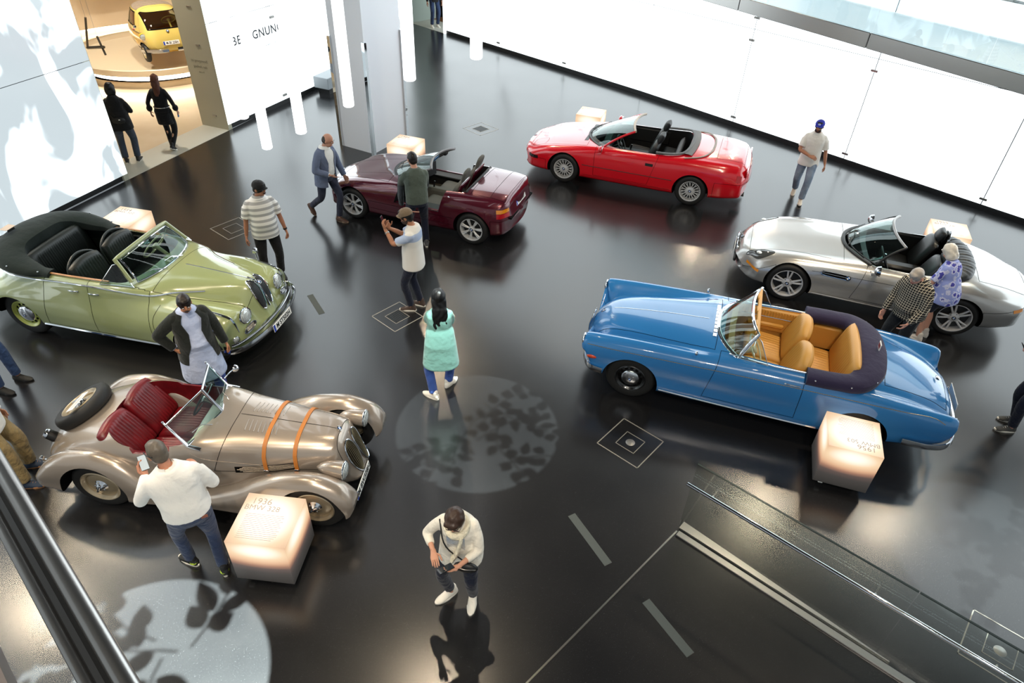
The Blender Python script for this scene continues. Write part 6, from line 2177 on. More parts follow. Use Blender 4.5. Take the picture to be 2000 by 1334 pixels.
# ------------------------------------------------------------------ yellow bubble car on the round platform
def build_isetta():
    Z0 = .5
    car = thing('bubble_car', 'yellow two-tone bubble car with front door on the round platform', 'car', (-10.345, 20.11, Z0), R(-50))
    paint = pm('yellow_paint', 'd9a92c', .25, 0, coat=1)
    cream = pm('pale_yellow_paint', 'd8c06a', .25, 0, coat=1)
    brown = pm('brown_vinyl', 'a5643c', .5)
    st = [
        (1.14, 0, [(0, .56), (.2, .56), (.34, .55), (.40, .51), (.42, .45), (.38, .40), (.28, .36), (0, .35)]),
        (1.06, 0, [(0, .80), (.25, .79), (.42, .75), (.51, .65), (.53, .52), (.50, .38), (.4, .29), (0, .27)]),
        (.90, 0, [(0, 1.02), (.28, 1.01), (.46, .95), (.56, .78), (.60, .57), (.57, .36), (.45, .25), (0, .23)]),
        (.60, 0, [(0, 1.23), (.3, 1.215), (.47, 1.14), (.59, .90), (.66, .62), (.64, .36), (.5, .22), (0, .2)]),
        (.15, 0, [(0, 1.33), (.3, 1.315), (.48, 1.24), (.61, .96), (.69, .62), (.67, .36), (.52, .22), (0, .2)]),
        (-.30, 0, [(0, 1.31), (.28, 1.295), (.45, 1.21), (.58, .95), (.66, .62), (.64, .38), (.5, .24), (0, .22)]),
        (-.70, 0, [(0, 1.13), (.24, 1.11), (.38, 1.02), (.48, .85), (.56, .60), (.53, .40), (.42, .28), (0, .26)]),
        (-1.0, 0, [(0, .80), (.18, .78), (.28, .73), (.36, .64), (.41, .52), (.38, .40), (.28, .32), (0, .3)]),
        (-1.14, 0, [(0, .54), (.1, .535), (.15, .52), (.19, .49), (.21, .46), (.19, .42), (.15, .39), (0, .38)]),
    ]
    me = loft(st, [paint, M_WELL, brown], dx=.05)
    me = cut(me, [(MB().lathe([(.27, .42), (.27, 1.0)], (.75, 0, .24), (0, s, 0), 28), 1) for s in (1, -1)] + [(MB().lathe([(.27, .30), (.27, 1.0)], (-.74, 0, .24), (0, s, 0), 28), 1) for s in (1, -1)])
    b = Body(me, car, paint)
    gl = glass('bubble_glass', 'dfe3d6', 1.3)
    b.panel('front_window', [((0, 0, .85), (0, 0, 1)), ((0, 0, 1.20), (0, 0, 1)), ((.50, 0, 0), (1, 0, 0)), ((0, .47, 0), (0, 1, 0)), ((0, -.47, 0), (0, 1, 0))], lambda x, y, z: .85 < z < 1.20 and x > .50 and y < .47, mat=gl, seam=.03)
    b.panel('side_window', [((.36, 0, .9), (1, 0, .25)), ((-.12, 0, .9), (1, 0, 0)), ((0, 0, 1.17), (0, 0, 1))], lambda x, y, z: -.12 < x < .36 - .25 * (z - .9) and .85 < z < 1.17 and y > .45, sides=True, mat=gl, seam=.03)
    b.panel('rear_window', [((-.18, 0, .9), (1, 0, 0)), ((-.66, 0, .9), (1, 0, 0))], lambda x, y, z: -.66 < x < -.18 and .85 < z < 1.17 and y > .3, sides=True, mat=gl, seam=.03)
    b.panel('fabric_roof', [((.34, 0, 0), (1, 0, 0)), ((-.50, 0, 0), (1, 0, 0)), ((0, 0, 1.22), (0, 0, 1))], lambda x, y, z: -.5 < x < .34 and z > 1.22, mat=cloth('roof_grey', '8a7a6a'))
    b.panel('front_door', [((.80, 0, .6), (1, 0, .55))], lambda x, y, z: x > .80 - .55 * (z - .6) and z > .3 and y < .62, mat=cream)
    b.panel('upper_body', [((0, 0, .72), (0, 0, 1))], lambda x, y, z: z > .72 and x < .80, mat=cream)
    for sd in (1, -1):
        b.trim('waist_trim', b.side([(.72, .74), (.2, .735), (-.4, .72), (-.9, .64)], sd, 20), .011)
        MB().lathe([(.001, .0), (.07, -.02), (.085, -.08), (.06, -.2), (.02, -.28)], (.93, sd * .62, .68), (1, 0, .0), 18).build('lamp_pod', paint, car)
        headlamp(car, (.93, sd * .62, .68), (1, 0, 0), .072, .03, .009)
        MB().sweep(cr([(.70, sd * .69, .30), (.98, sd * .60, .33), (1.16, sd * .40, .34), (1.20, sd * .12, .34)], 14), [(.0, .05), (.02, .03), (.02, -.03), (0, -.05), (-.01, 0)]).build('front_bumper', M_CHROME, car)
        MB().ball((.50, sd * .70, .80), (.03, .02, .03), 8, 6).build('turn_signal', M_REDLENS, car)
    q = MB().tube([(.72, -.60, .86), (.80, -.70, .90)], .008, 6).build('mirror_stalk', M_CHROME, car)
    MB().ball((.80, -.72, .92), (.02, .05, .05), 10, 8).build('mirror_head', M_CHROME, q)
    MB().tube([(1.005, .30, .78), (1.01, .22, .80)], .012, 6).build('door_handle', M_CHROME, car)
    emblem(car, axis_mat((.8, 0, .6), loc=(1.075, .0, .80)), .035)
    plate(car, axis_mat((1, 0, .25), loc=(1.165, 0, .52)), 'M-SK 250H', .42, .10)
    b.finish()
    mb = MB()
    pillow(mb, basis_mat((0, -1, 0), (-.3, 0, .95), (.95, 0, .3), (-.35, 0, .85)), 1.05, .45, .14, 0)
    pillow(mb, basis_mat((0, -1, 0), (1, 0, 0), (0, 0, 1), (-.12, 0, .62)), 1.05, .45, .14, 0)
    mb.build('bench_seat', brown, car, angle=0)
    steering(car, (.40, .25, .92), .18, cream, 40, 2)
    wl = disc_wheel(.24, .12, .135, pm('cream_rim', 'd9c491', .35), .075, emb=False)
    put_wheels(car, wl, .75, -.74, .60, .38, .24)
    return car


build_isetta()
# numeral of the exhibition area, hanging by the gallery wall
M_NUM = pm('dark_metal_number', '4a463f', .4, .5)
o = MB()
o.tube([(.0, 0, .75), (-.25, 0, .0)], .035, 4)
o.tube([(-.27, 0, .0), (.30, 0, .08)], .035, 4)
o.tube([(.17, 0, .33), (.26, 0, -.12)], .035, 4)
o = o.build('area_number', M_NUM, smooth=False, loc=(-11.03, 18.05, 1.10))
o.rotation_euler = (0, 0, R(-15))
tag(o, 'large dark metal numeral 4 standing inside the gallery doorway', 'sign')
MB().tube([(.17, 0, .33), (.17, 0, 4.5)], .004, 4).build('cable', M_CABLE, o)
MB().tube([(0, 0, .75), (0, 0, 4.5)], .004, 4).build('cable', M_CABLE, o)
pn = MB().box((0, 0, 0), (1.5, .03, .95)).build('exhibit_sign', pm('panel_beige', 'cbb48d', .4), smooth=False, loc=(-12.9, 22.75, 1.85))
pn.rotation_euler = (0, 0, R(45))
tag(pn, 'beige info panel on the curved gallery wall behind the bubble car', 'sign')
text_obj('panel_text', '17', .2, M_NUM, basis_mat((1, 0, 0), (0, 0, 1), (0, -1, 0), (.3, -.02, -.3)), pn)
text_obj('panel_text', 'Isetta 250', .09, M_NUM, basis_mat((1, 0, 0), (0, 0, 1), (0, -1, 0), (-.3, -.02, .33)), pn)
# ------------------------------------------------------------------ people
def rotm(ax, deg):
    return np.array(Matrix.Rotation(R(deg), 3, ax))


def ik(a, b, l1, l2, pole):
    a, b = np.asarray(a, float), np.asarray(b, float)
    d = b - a
    L = np.linalg.norm(d)
    Lc = min(L, (l1 + l2) * .999)
    u = d / (L + 1e-9)
    x = (l1 * l1 - l2 * l2 + Lc * Lc) / (2 * Lc)
    h = math.sqrt(max(0, l1 * l1 - x * x))
    p = np.asarray(pole, float)
    p = p - u * (p @ u)
    p /= np.linalg.norm(p) + 1e-9
    return a + u * x + p * h, a + u * Lc


def remeshed(mb, name, mat, parent, vox=.011, smooth=5, extra=None, fac=.5):
    me = mb.mesh(name, [mat])
    fix_normals(me)
    o = link(name, me)
    m = o.modifiers.new('r', 'REMESH')
    m.mode = 'VOXEL'
    m.voxel_size = vox
    s = o.modifiers.new('s', 'SMOOTH')
    s.iterations = smooth
    s.factor = fac
    baked(o)
    me = o.data
    if not me.materials:
        me.materials.append(mat)
    else:
        me.materials[0] = mat
    if extra is not None:
        bm = bmesh.new()
        bm.from_mesh(me)
        em = extra.mesh('x', [mat])
        bm.from_mesh(em)
        bm.to_mesh(me)
        bm.free()
        bpy.data.meshes.remove(em)
    me.polygons.foreach_set('use_smooth', [True] * len(me.polygons))
    o.parent = parent
    return o


def lumpy(o, amp=.004, f=70):
    me = o.data
    n = len(me.vertices)
    co = np.empty(n * 3)
    no = np.empty(n * 3)
    me.vertices.foreach_get('co', co)
    me.vertices.foreach_get('normal', no)
    co, no = co.reshape(-1, 3), no.reshape(-1, 3)
    k = np.sin(co[:, 0] * f + 3 * np.sin(co[:, 2] * 21)) + .7 * np.sin(co[:, 1] * f * .9 + 4 * np.sin(co[:, 2] * 17 + 1)) + .5 * np.sin(co[:, 0] * f * 1.9 - co[:, 1] * f * 1.3)
    me.vertices.foreach_set('co', (co + no * (amp * k)[:, None]).ravel())
    me.update()
    return o


def ring_loft(mb, rings, n=22, e=2.3, cap=True):
    """rings (centre, X axis, Y axis, rx, ry); superellipse sections"""
    a = np.arange(n) * 2 * PI / n
    ca, sa = np.cos(a), np.sin(a)
    cx, cy = np.sign(ca) * np.abs(ca) ** (2 / e), np.sign(sa) * np.abs(sa) ** (2 / e)
    P = np.array([np.asarray(c) + np.outer(cx * rx, X) + np.outer(cy * ry, Y) for c, X, Y, rx, ry in rings])
    mb.grid(P, cv=True, cap=cap)
    return P


def limb(mb, pts, rad, n=12):
    p = cr(pts, 5 * (len(pts) - 1) + 1)
    r = np.interp(np.linspace(0, len(pts) - 1, len(p)), np.arange(len(pts)), rad)
    mb.tube(p, r, n)
    for q, rr in ((pts[0], rad[0]), (pts[-1], rad[-1])):
        mb.ball(q, rr * .98, 12, 8)


def hand_mesh(mb, w, d, nrm, side, curl=.5, spread=1.0, s=1.0):
    """w wrist, d direction of the hand, nrm palm normal (fingers curl towards it), side +1 right hand"""
    d = np.asarray(d, float) / np.linalg.norm(d)
    nrm = np.asarray(nrm, float)
    nrm = nrm - d * (nrm @ d)
    nrm /= np.linalg.norm(nrm)
    t = np.cross(d, nrm) * side          # towards the thumb
    w = np.asarray(w, float)
    X, Y = t, nrm
    ring_loft(mb, [(w - d * .02, X, Y, .027 * s, .020 * s), (w + d * .02 * s, X, Y, .032 * s, .017 * s), (w + d * .06 * s, X, Y, .041 * s, .016 * s), (w + d * .095 * s, X, Y, .040 * s, .013 * s), (w + d * .102 * s, X, Y, .034 * s, .008 * s)], 14)
    for k, (off, ln) in enumerate(((.029, .070), (.010, .080), (-.010, .075), (-.028, .058))):
        p = w + d * .090 * s + t * off * s
        pts = [p]
        dirn = d + t * off * 1.2 * spread
        ang = 0
        for j, f in enumerate((.45, .32, .23)):
            ang += curl * (.55, .75, .6)[j]
            v = dirn * math.cos(ang) + nrm * math.sin(ang)
            v /= np.linalg.norm(v)
            pts.append(pts[-1] + v * ln * f * s)
        mb.tube(cr(pts, 9), np.linspace(.0092, .0065, 9) * s, 8)
        mb.ball(pts[-1], .0066 * s, 8, 6)
    p = w + d * .030 * s + t * .030 * s
    v1 = d * .55 + t * .75 + nrm * (.25 + .3 * curl)
    v2 = d * .85 + t * .25 + nrm * (.3 + .5 * curl)
    pts = [p - t * .012 * s, p + v1 * .032 * s, p + v1 * .032 * s + v2 * .035 * s, p + v1 * .032 * s + v2 * .058 * s]
    mb.tube(cr(pts, 9), np.linspace(.0125, .0075, 9) * s, 8)
    mb.ball(pts[-1], .0076 * s, 8, 6)
    return w + d * .085 * s + nrm * .02 * s


BUILD = {'m': [(-.11, .150, .108, 0), (-.02, .158, .118, -.005), (.12, .148, .108, .0), (.25, .155, .112, .005), (.36, .165, .112, .005), (.44, .160, .098, 0), (.50, .105, .075, -.008), (.545, .058, .060, -.004)],
         'f': [(-.11, .158, .112, -.008), (-.02, .162, .118, -.012), (.12, .128, .098, .0), (.25, .135, .105, .012), (.35, .145, .112, .012), (.43, .142, .090, 0), (.49, .090, .068, -.006), (.535, .050, .052, -.004)]}


def shoe(root, ank, toe, mat, solemat, pitch=0, L=.275, kind='shoe', s=1.0, lift=0):
    """ank at ankle joint, toe heading (deg, local), pitch > 0 heel lifted"""
    M = Matrix.Translation((ank[0], ank[1], ank[2])) @ Matrix.Rotation(R(toe), 4, 'Z') @ Matrix.Rotation(R(-pitch), 4, 'X')
    a = np.linspace(0, 2 * PI, 25)[:-1]
    def outl(k):
        y = np.sin(a)
        w = np.where(y > 0, .050 - .012 * y ** 2, .038 + .0 * y) * k
        x = np.sign(np.cos(a)) * np.abs(np.cos(a)) ** .75 * w + .006 * (y > 0)
        return np.c_[x, y * L / 2 * k + .055]
    z0 = -.088 * s
    mb = MB()
    mb.grid(np.array([np.c_[outl(.96), np.full(24, z0)], np.c_[outl(1.0), np.full(24, z0 + .006)], np.c_[outl(1.0), np.full(24, z0 + .026)], np.c_[outl(.93), np.full(24, z0 + .030)]]), cv=True, cap=True)
    mb.xf(M)
    up = MB()
    rings = []
    for y, w, h, zc in ((-.075, .020, .025, .045), (-.060, .034, .048, .058), (-.02, .040, .060, .068), (.03, .042, .050, .058), (.08, .044, .035, .045), (.13, .043, .026, .037), (.165, .034, .020, .032), (.182, .014, .011, .028)):
        rings.append((np.array([.004, y, z0 + zc - .012]), np.array([1., 0, 0]), np.array([0, 0, 1.]), w, h))
    ring_loft(up, rings, 16, 2.2)
    limb(up, [(0, -.025, z0 + .07), (0, -.022, z0 + .125)], [.040, .038])
    up.xf(M)
    o = up.build(kind, mat, root, fix=True)
    mb.build('sole', solemat, o, fix=True)
    lc = MB()
    for k in range(4):
        y = .025 + k * .022
        z = z0 + .092 - k * .011
        lc.tube([(-.022, y, z - .006), (0, y + .004, z + .004), (.026, y, z - .006)], .003, 5)
    lc.xf(M)
    lc.build('laces', solemat, o)
    return o


def head_parts(root, H, Rh, s, hair, hairmat, skin, features=True, brow=None, mouth=None, beard=None):
    """hair and face details; H head centre, Rh columns right, front, up"""
    X, Y, Z = Rh[:, 0], Rh[:, 1], Rh[:, 2]
    at = lambda x, y, z: H + (X * x + Y * y + Z * z) * s
    MM = Matrix(Rh.tolist())
    if features:
        dk = brow or hairmat
        for e in (-1, 1):
            MB().ball(at(e * .031, .088, .006), np.array((.012, .006, .006)) * s, 8, 6, M=MM).build('eye', M_WHITE, root)
            MB().ball(at(e * .031, .0935, .005), np.array((.005, .003, .005)) * s, 8, 6, M=MM).build('iris', M_INK, root)
            MB().tube(cr([at(e * .014, .098, .026), at(e * .032, .097, .033), at(e * .052, .086, .026)], 7), .0042 * s, 6).build('eyebrow', dk, root)
        MB().tube(cr([at(-.024, .088, -.062), at(0, .099, -.060), at(.024, .088, -.062)], 7), np.array([.002, .0045, .0055, .0045, .002]) * s, 6).build('lips', pm('lip', '9a5a4e', .5) if 'lip' not in bpy.data.materials else bpy.data.materials['lip'], root)
    if beard == 'moustache':
        MB().tube(cr([at(-.032, .088, -.054), at(0, .104, -.044), at(.032, .088, -.054)], 9), np.array([.003, .007, .008, .007, .003]) * s, 8).build('moustache', M_INK, root)
    if beard in ('stubble', 'full'):
        mb = MB()
        mb.ball(at(0, .030, -.070), np.array((.066, .064, .050)) * s, 18, 12, M=MM)
        mb.build('beard', brow or hairmat, root)
    if hair == 'short':
        mb = MB()
        mb.ball(at(0, -.012, .022), np.array((.083, .100, .106)) * s, 24, 16, M=MM)
        mb.ball(at(0, -.045, -.02), np.array((.072, .060, .075)) * s, 20, 12, M=MM)
        mb.ball(at(0, .045, .085), np.array((.060, .048, .030)) * s, 16, 10, M=MM)
        lumpy(remeshed(mb, 'hair', hairmat, root, .0075, 3), .0016 if hair == 'short' else .0026)
    elif hair == 'balding':
        mb = MB()
        mb.ball(at(0, -.030, .0), np.array((.083, .083, .085)) * s, 24, 16, M=MM)
        mb.ball(at(0, -.050, -.02), np.array((.070, .055, .070)) * s, 20, 12, M=MM)
        lumpy(remeshed(mb, 'hair', hairmat, root, .0075, 3), .0016 if hair == 'short' else .0026)
    elif hair == 'bob':
        mb = MB()
        mb.ball(at(0, -.018, .020), np.array((.095, .108, .112)) * s, 24, 16, M=MM)
        rg = [(at(0, -.030, .02), X, Y, .098 * s, .088 * s), (at(0, -.038, -.05), X, Y, .104 * s, .082 * s), (at(0, -.042, -.10), X, Y, .100 * s, .072 * s), (at(0, -.044, -.135), X, Y, .085 * s, .055 * s)]
        ring_loft(mb, rg, 20)
        lumpy(remeshed(mb, 'hair', hairmat, root, .0075, 3), .0016 if hair == 'short' else .0026)
    elif hair == 'crop':
        mb = MB()
        mb.ball(at(0, -.008, .026), np.array((.090, .104, .108)) * s, 24, 16, M=MM)
        mb.ball(at(0, -.040, -.015), np.array((.082, .070, .085)) * s, 20, 12, M=MM)
        mb.ball(at(.01, .060, .070), np.array((.070, .045, .040)) * s, 16, 10, M=MM)
        lumpy(remeshed(mb, 'hair', hairmat, root, .0075, 3), .0016 if hair == 'short' else .0026)
    elif isinstance(hair, tuple):                  # ('long', length, width)
        _, ln, wd = hair
        mb = MB()
        mb.ball(at(0, -.015, .020), np.array((.092, .106, .112)) * s, 24, 16, M=MM)
        down = np.array([0, 0, -1.])
        bk = -Y * np.array([1, 1, 0])
        bk /= np.linalg.norm(bk)
        p0 = at(0, -.040, .0)
        rg = [(p0, X, bk, .092 * s, .075 * s), (p0 + down * .10 * s + bk * .03 * s, X, bk, .098 * s, .062 * s)]
        k = np.linspace(.16, ln, 6)
        for i, z in enumerate(k):
            rg.append((p0 + down * z * s + bk * (.055 + .03 * min(1, z / .3)) * s, X, bk, wd * s * (1 - .10 * i / 5 * (1 if i < 4 else 2.2)), (.040 - .004 * i) * s))
        ring_loft(mb, rg, 22)
        lumpy(remeshed(mb, 'hair', hairmat, root, .0075, 3), .0016 if hair == 'short' else .0026)


def cap_hat(root, H, Rh, s, mat, yaw=0, logo=None, strap=None):
    Rz_ = Rh @ rotm('Z', yaw)
    M = Matrix(Rz_.tolist()).to_4x4()
    M.translation = Vector(H)
    th = np.linspace(0, PI / 2, 9)
    a = np.arange(28) * 2 * PI / 28
    P = np.stack([np.stack([.092 * math.cos(t) ** .8 * np.cos(a), -.006 + .110 * math.cos(t) ** .8 * np.sin(a), np.full(28, .036 + .092 * math.sin(t))], 1) for t in th]) * s
    mb = MB().grid(P, cv=True, cap=True)
    mb.xf(M)
    o = mb.build('cap', mat, root, fix=True)
    u = np.linspace(-1, 1, 13)
    br = []
    for k in np.linspace(0, 1, 6):
        y = .088 + .066 * k
        br.append(np.stack([.078 * u * (1 - .10 * k * k), y - .070 * (u ** 2) * (1 - .15 * k) - .01, .044 - .020 * u ** 2 - .006 * k], 1))
    br = np.array(br) * s
    mb = MB().grid(br)
    mb.grid(br - np.array([0, 0, .004]), flip=True)
    mb.xf(M)
    mb.build('brim', mat, o)
    MB().ball((0, 0, .128 * s), .008 * s, 8, 6).xf(M).build('button', mat, o)
    if logo:
        MB().box((0, .096 * s, .075 * s), (.045 * s, .01, .035 * s), M=Matrix.Rotation(R(25), 4, 'X')).xf(M).build('logo', logo, o, smooth=False)
    if strap:
        MB().tube([(.03, -.105 * s, .04), (.02, -.16 * s, .03), (.02, -.21 * s, .02)], .010, 6).xf(M).build('strap', strap, o)
    return o


def person(label, loc, face, h=1.75, sex='m', lean=0, side=0, twist=0, hip=(0, 0, 0), feet=None, hands=None, poles=None, head=(0, 0, 0), top=None, bottom=None, shoes=None, skin='b98468', hair=('short', '1a1512'), curl=(.5, .5), palm=(None, None), hdir=(None, None), fat=1.0, belly=0.0, beard=None, cap=None, name='person', group=None, brow=None):
    """local frame: +y is where the person faces, +x the person's right; sizes for a height of 1.75 m, scaled by h"""
    s = h / 1.75
    root = thing(name, label, 'person', (*loc, 0), R(face - 90), group)
    skm = pm('skin', skin, .55, spec=.3) if not ('skin_' + skin) in bpy.data.materials else bpy.data.materials['skin_' + skin]
    skm.name = 'skin_' + skin
    feet = feet or ((-.11, 0, 5), (.11, 0, -5))      # left, right: x, y, toe angle[, lift, pitch]
    pel = np.array([hip[0], hip[1], .95 + hip[2]]) * s
    Rs = rotm('Z', twist) @ rotm('Y', side) @ rotm('X', -lean)
    sp = lambda x, y, z: pel + Rs @ (np.array([x, y, z]) * s)
    X, Y, Z = Rs[:, 0], Rs[:, 1], Rs[:, 2]
    J = {}
    body = MB()
    lev = [(t, rx * fat, (ry + belly * math.exp(-((t - .10) / .13) ** 2)) * fat, yo + belly * .5 * math.exp(-((t - .10) / .13) ** 2)) for t, rx, ry, yo in BUILD[sex]]
    blend = lambda t: np.clip((t + .11) / .25, 0, 1)
    def ring(t, rx, ry, yo):
        k = blend(t)
        Rk = rotm('Z', twist * k) @ rotm('Y', side * k) @ rotm('X', -lean * k)
        c = pel + Rk @ (np.array([0, yo, t]) * s)
        return (c, Rk[:, 0], Rk[:, 1], rx * s, ry * s)
    ts_ = .90 if top else 1.0
    ring_loft(body, [ring(l[0], l[1] * (ts_ if l[0] < .51 else 1), l[2] * (ts_ if l[0] < .51 else 1), l[3]) for l in lev], 24)
    lg = .64 if bottom and bottom[0] in ('trousers', 'skirt') else (.92 if bottom else 1.0)
    sl = .80 if top and top[0] == 'long' else (.88 if top and top[0] == 'three' else .95)
    # head
    nb = sp(0, .0, .50)
    Rh = Rs @ rotm('X', lean * .6) @ rotm('Z', head[1]) @ rotm('X', -head[0]) @ rotm('Y', head[2])
    H = nb + Rh @ (np.array([0, .035, .185]) * s)
    MM = Matrix(Rh.tolist())
    hat = lambda x, y, z: H + Rh @ (np.array([x, y, z]) * s)
    limb(body, [sp(0, -.01, .47), hat(0, -.020, -.09)], [.060 * s * (1 if sex == 'm' else .86), .054 * s * (1 if sex == 'm' else .86)])
    body.ball(H + Rh @ (np.array([0, -.008, .020]) * s), np.array((.076, .093, .098)) * s, 24, 16, M=MM)
    body.ball(hat(0, .028, -.055), np.array((.058, .060, .062)) * s, 20, 14, M=MM)
    body.ball(hat(0, .058, -.092), np.array((.024, .022, .020)) * s, 12, 8, M=MM)
    body.tube([hat(0, .085, .030), hat(0, .104, -.012), hat(0, .090, -.028)], [.010 * s, .014 * s, .012 * s], 8)
    for e in (-1, 1):
        body.ball(hat(e * .078, -.006, -.010), np.array((.012, .022, .032)) * s, 10, 8, M=MM)
    # legs
    lx = .092
    for i, e in enumerate((-1, 1)):
        f = tuple(feet[i]) + (0,) * (5 - len(feet[i]))
        fd = rotm('Z', f[2])[:, 1]
        hipj = pel + np.array([e * lx * s, 0, -.03 * s])
        ank = np.array([f[0] * s, f[1] * s, (.088 + f[3]) * s])
        knee, ank = ik(hipj, ank, .435 * s, .425 * s, fd + np.array([e * .08, 0, 0]))
        J['hip', e], J['knee', e], J['ank', e], J['toe', e], J['pitch', e] = hipj, knee, ank, f[2], f[4]
        limb(body, [hipj, (hipj + knee) / 2, knee, knee * .62 + ank * .38 + np.array([0, -.012 * s, 0]), ank], [.082 * s * fat * lg, .070 * s * fat * lg, .054 * s * min(1, lg * 1.05), .054 * s * min(1, lg * 1.1), .037 * s])
    # arms
    hm = MB()
    for i, e in enumerate((-1, 1)):
        sh = sp(e * (.180 if sex == 'm' else .158) * (.5 + .5 * fat), -.005, .43)
        tgt = np.array(hands[i]) * s if hands else sh + np.array([e * .09, .03, -.53]) * s
        pl = (poles[i] if poles and poles[i] is not None else (e * .5, -.75, -.2))
        el, wr = ik(sh, tgt, .285 * s, .25 * s, pl)
        J['sh', e], J['el', e], J['wr', e] = sh, el, wr
        aw = 1 if sex == 'm' else .86
        limb(body, [sh, (sh + el) / 2, el, el * .6 + wr * .4, wr], [.042 * s * aw * fat * sl, .046 * s * aw * fat * sl, .037 * s * aw * (sl if sl < .9 else 1), .037 * s * aw, .026 * s * aw])
        d = np.asarray(hdir[i], float) if hdir[i] is not None else (wr - el)
        pn_ = palm[i] if palm[i] is not None else (-e * 1.0, .15, 0)
        J['palm', e] = hand_mesh(hm, wr, d, pn_, e, curl[i], s=s * (1.0 if sex == 'm' else .9))
    bo = remeshed(body, 'body', skm, root, .0105, 4, extra=hm)
    J.update(H=H, Rh=Rh, s=s, root=root, sp=sp, pel=pel, Rs=Rs, ring=ring, hat=hat, X=X, Y=Y, Z=Z, lev=lev)
    # hair, hat
    if cap is None or hair:
        hmat = pm('hair_' + hair[1], hair[1], .42, spec=.35, bump=(70, .35, .004)) if ('hair_' + hair[1]) not in bpy.data.materials else bpy.data.materials['hair_' + hair[1]]
        head_parts(root, H, Rh, s, hair[0], hmat, skm, True, brow, None, beard)
    if cap:
        cap_hat(root, H, Rh, s, *cap)
    # clothes
    if top:
        kind, mat, hem = top[0], top[1], top[2]
        ease = top[3] if len(top) > 3 else .016
        flare = top[4] if len(top) > 4 else 0.0
        mb = MB()
        rg = []
        tt = [l[0] for l in lev]
        rxs, rys, yos = [l[1] for l in lev], [l[2] for l in lev], [l[3] for l in lev]
        ts = [hem] + [t for t in np.linspace(hem + .03, .50, 11)] + [.53, .55]
        for t in ts:
            tc = max(t, -.05)
            rx, ry, yo = np.interp(tc, tt, rxs), np.interp(tc, tt, rys), np.interp(tc, tt, yos)
            fl = flare * max(0, (.20 - t)) / .5
            if t < .2 and hem < -.05:
                rx, ry = max(rx, np.interp(.0, tt, rxs)), max(ry, np.interp(0, tt, rys))
            k = .014 if t < .45 else .010
            rg.append(ring(t, rx + ease + fl, ry + ease + fl * .8, yo))
        ring_loft(mb, rg, 26)
        ln = {'tee': .78, 'polo': .78, 'long': 1.0, 'three': .62, 'none': 0}[kind]
        for e in (-1, 1):
            sh, el, wr = J['sh', e], J['el', e], J['wr', e]
            aw = (1 if sex == 'm' else .9) * fat
            if kind in ('tee', 'polo'):
                end = sh + (el - sh) * ln
                limb(mb, [sh - X * e * .03 * s, sh + (end - sh) * .5], [.068 * s * aw, .066 * s * aw])
                mb.tube([sh + (end - sh) * .2, end], [.066 * s * aw, .068 * s * aw], 14)
            else:
                end = el + (wr - el) * (1.0 if kind == 'long' else ln)
                limb(mb, [sh - X * e * .03 * s, (sh + el) / 2, el], [.066 * s * aw, .060 * s * aw, .052 * s * aw])
                mb.tube([el, el * .5 + end * .5, end], [.052 * s * aw, .048 * s * aw, .042 * s * aw], 14)
        J['top'] = remeshed(mb, 'shirt', mat, root, .0115, 5)
        if kind == 'polo' or 'collar' in top:
            cb = MB()
            a = np.linspace(-PI * .92, PI * .92, 30) + PI * 1.5
            c0, X0, Y0, rx, ry = ring(.53, .076, .074, .0)
            c1, X1, Y1, rx1, ry1 = ring(.575, .069, .068, .006)
            c2, X2, Y2, rx2, ry2 = ring(.525, .100, .096, .006)
            row = lambda c, XX, YY, r1, r2: np.array([c + XX * r1 * math.cos(q) + YY * r2 * math.sin(q) for q in a + PI])
            cb.grid(np.array([row(c0, X0, Y0, rx, ry), row(c1, X1, Y1, rx1, ry1), row(c2, X2, Y2, rx2, ry2)]))
            cb.build('collar', mat, root)
    if bottom:
        kind, mat = bottom[0], bottom[1]
        mb = MB()
        ease = bottom[2] if len(bottom) > 2 else .014
        if kind in ('trousers', 'shorts'):
            ring_loft(mb, [ring(t, np.interp(t, [l[0] for l in lev], [l[1] for l in lev]) + ease, np.interp(t, [l[0] for l in lev], [l[2] for l in lev]) + ease, -.004) for t in (-.11, -.05, .02, .075)], 24)
            for e in (-1, 1):
                a, k, n_ = J['hip', e], J['knee', e], J['ank', e]
                if kind == 'shorts':
                    en = a + (k - a) * .72
                    mb.tube([a + np.array([0, 0, .02]), (a + en) / 2, en], [.096 * s * fat, .094 * s * fat, .090 * s * fat], 16)
                else:
                    an = n_ + (k - n_) * (bottom[3] if len(bottom) > 3 else .05)
                    pts = [a + np.array([0, 0, .02]), (a + k) / 2, k, (k + an) / 2, an]
                    q = cr(pts, 17)
                    mb.tube(q, np.interp(np.linspace(0, 4, 17), range(5), [.092 * s * fat, .080 * s * fat, .068 * s, .063 * s, .060 * s]) + (ease - .014), 16)
                    mb.ball(a, .09 * s * fat, 14, 10)
            remeshed(mb, kind, mat, root, .0115, 5)
        elif kind == 'skirt':
            ring_loft(mb, [ring(.06, .150, .115, 0), ring(-.03, .178, .135, -.01), ring(-.18, .180, .14, -.005), ring(-.32, .175, .135, 0)], 26)
            remeshed(mb, 'skirt', mat, root, .0115, 5)
    if shoes:
        for e in (-1, 1):
            shoe(root, J['ank', e], J['toe', e], shoes[0], shoes[1], J['pitch', e], kind=shoes[2] if len(shoes) > 2 else 'shoe', s=s)
    return J


def to_world(J, p):
    r = J['root']
    c, s_ = math.cos(r.rotation_euler.z), math.sin(r.rotation_euler.z)
    return np.array([r.location.x + c * p[0] - s_ * p[1], r.location.y + s_ * p[0] + c * p[1], p[2]])


def dir_world(J, v):
    r = J['root']
    c, s_ = math.cos(r.rotation_euler.z), math.sin(r.rotation_euler.z)
    return np.array([c * v[0] - s_ * v[1], s_ * v[0] + c * v[1], v[2]])


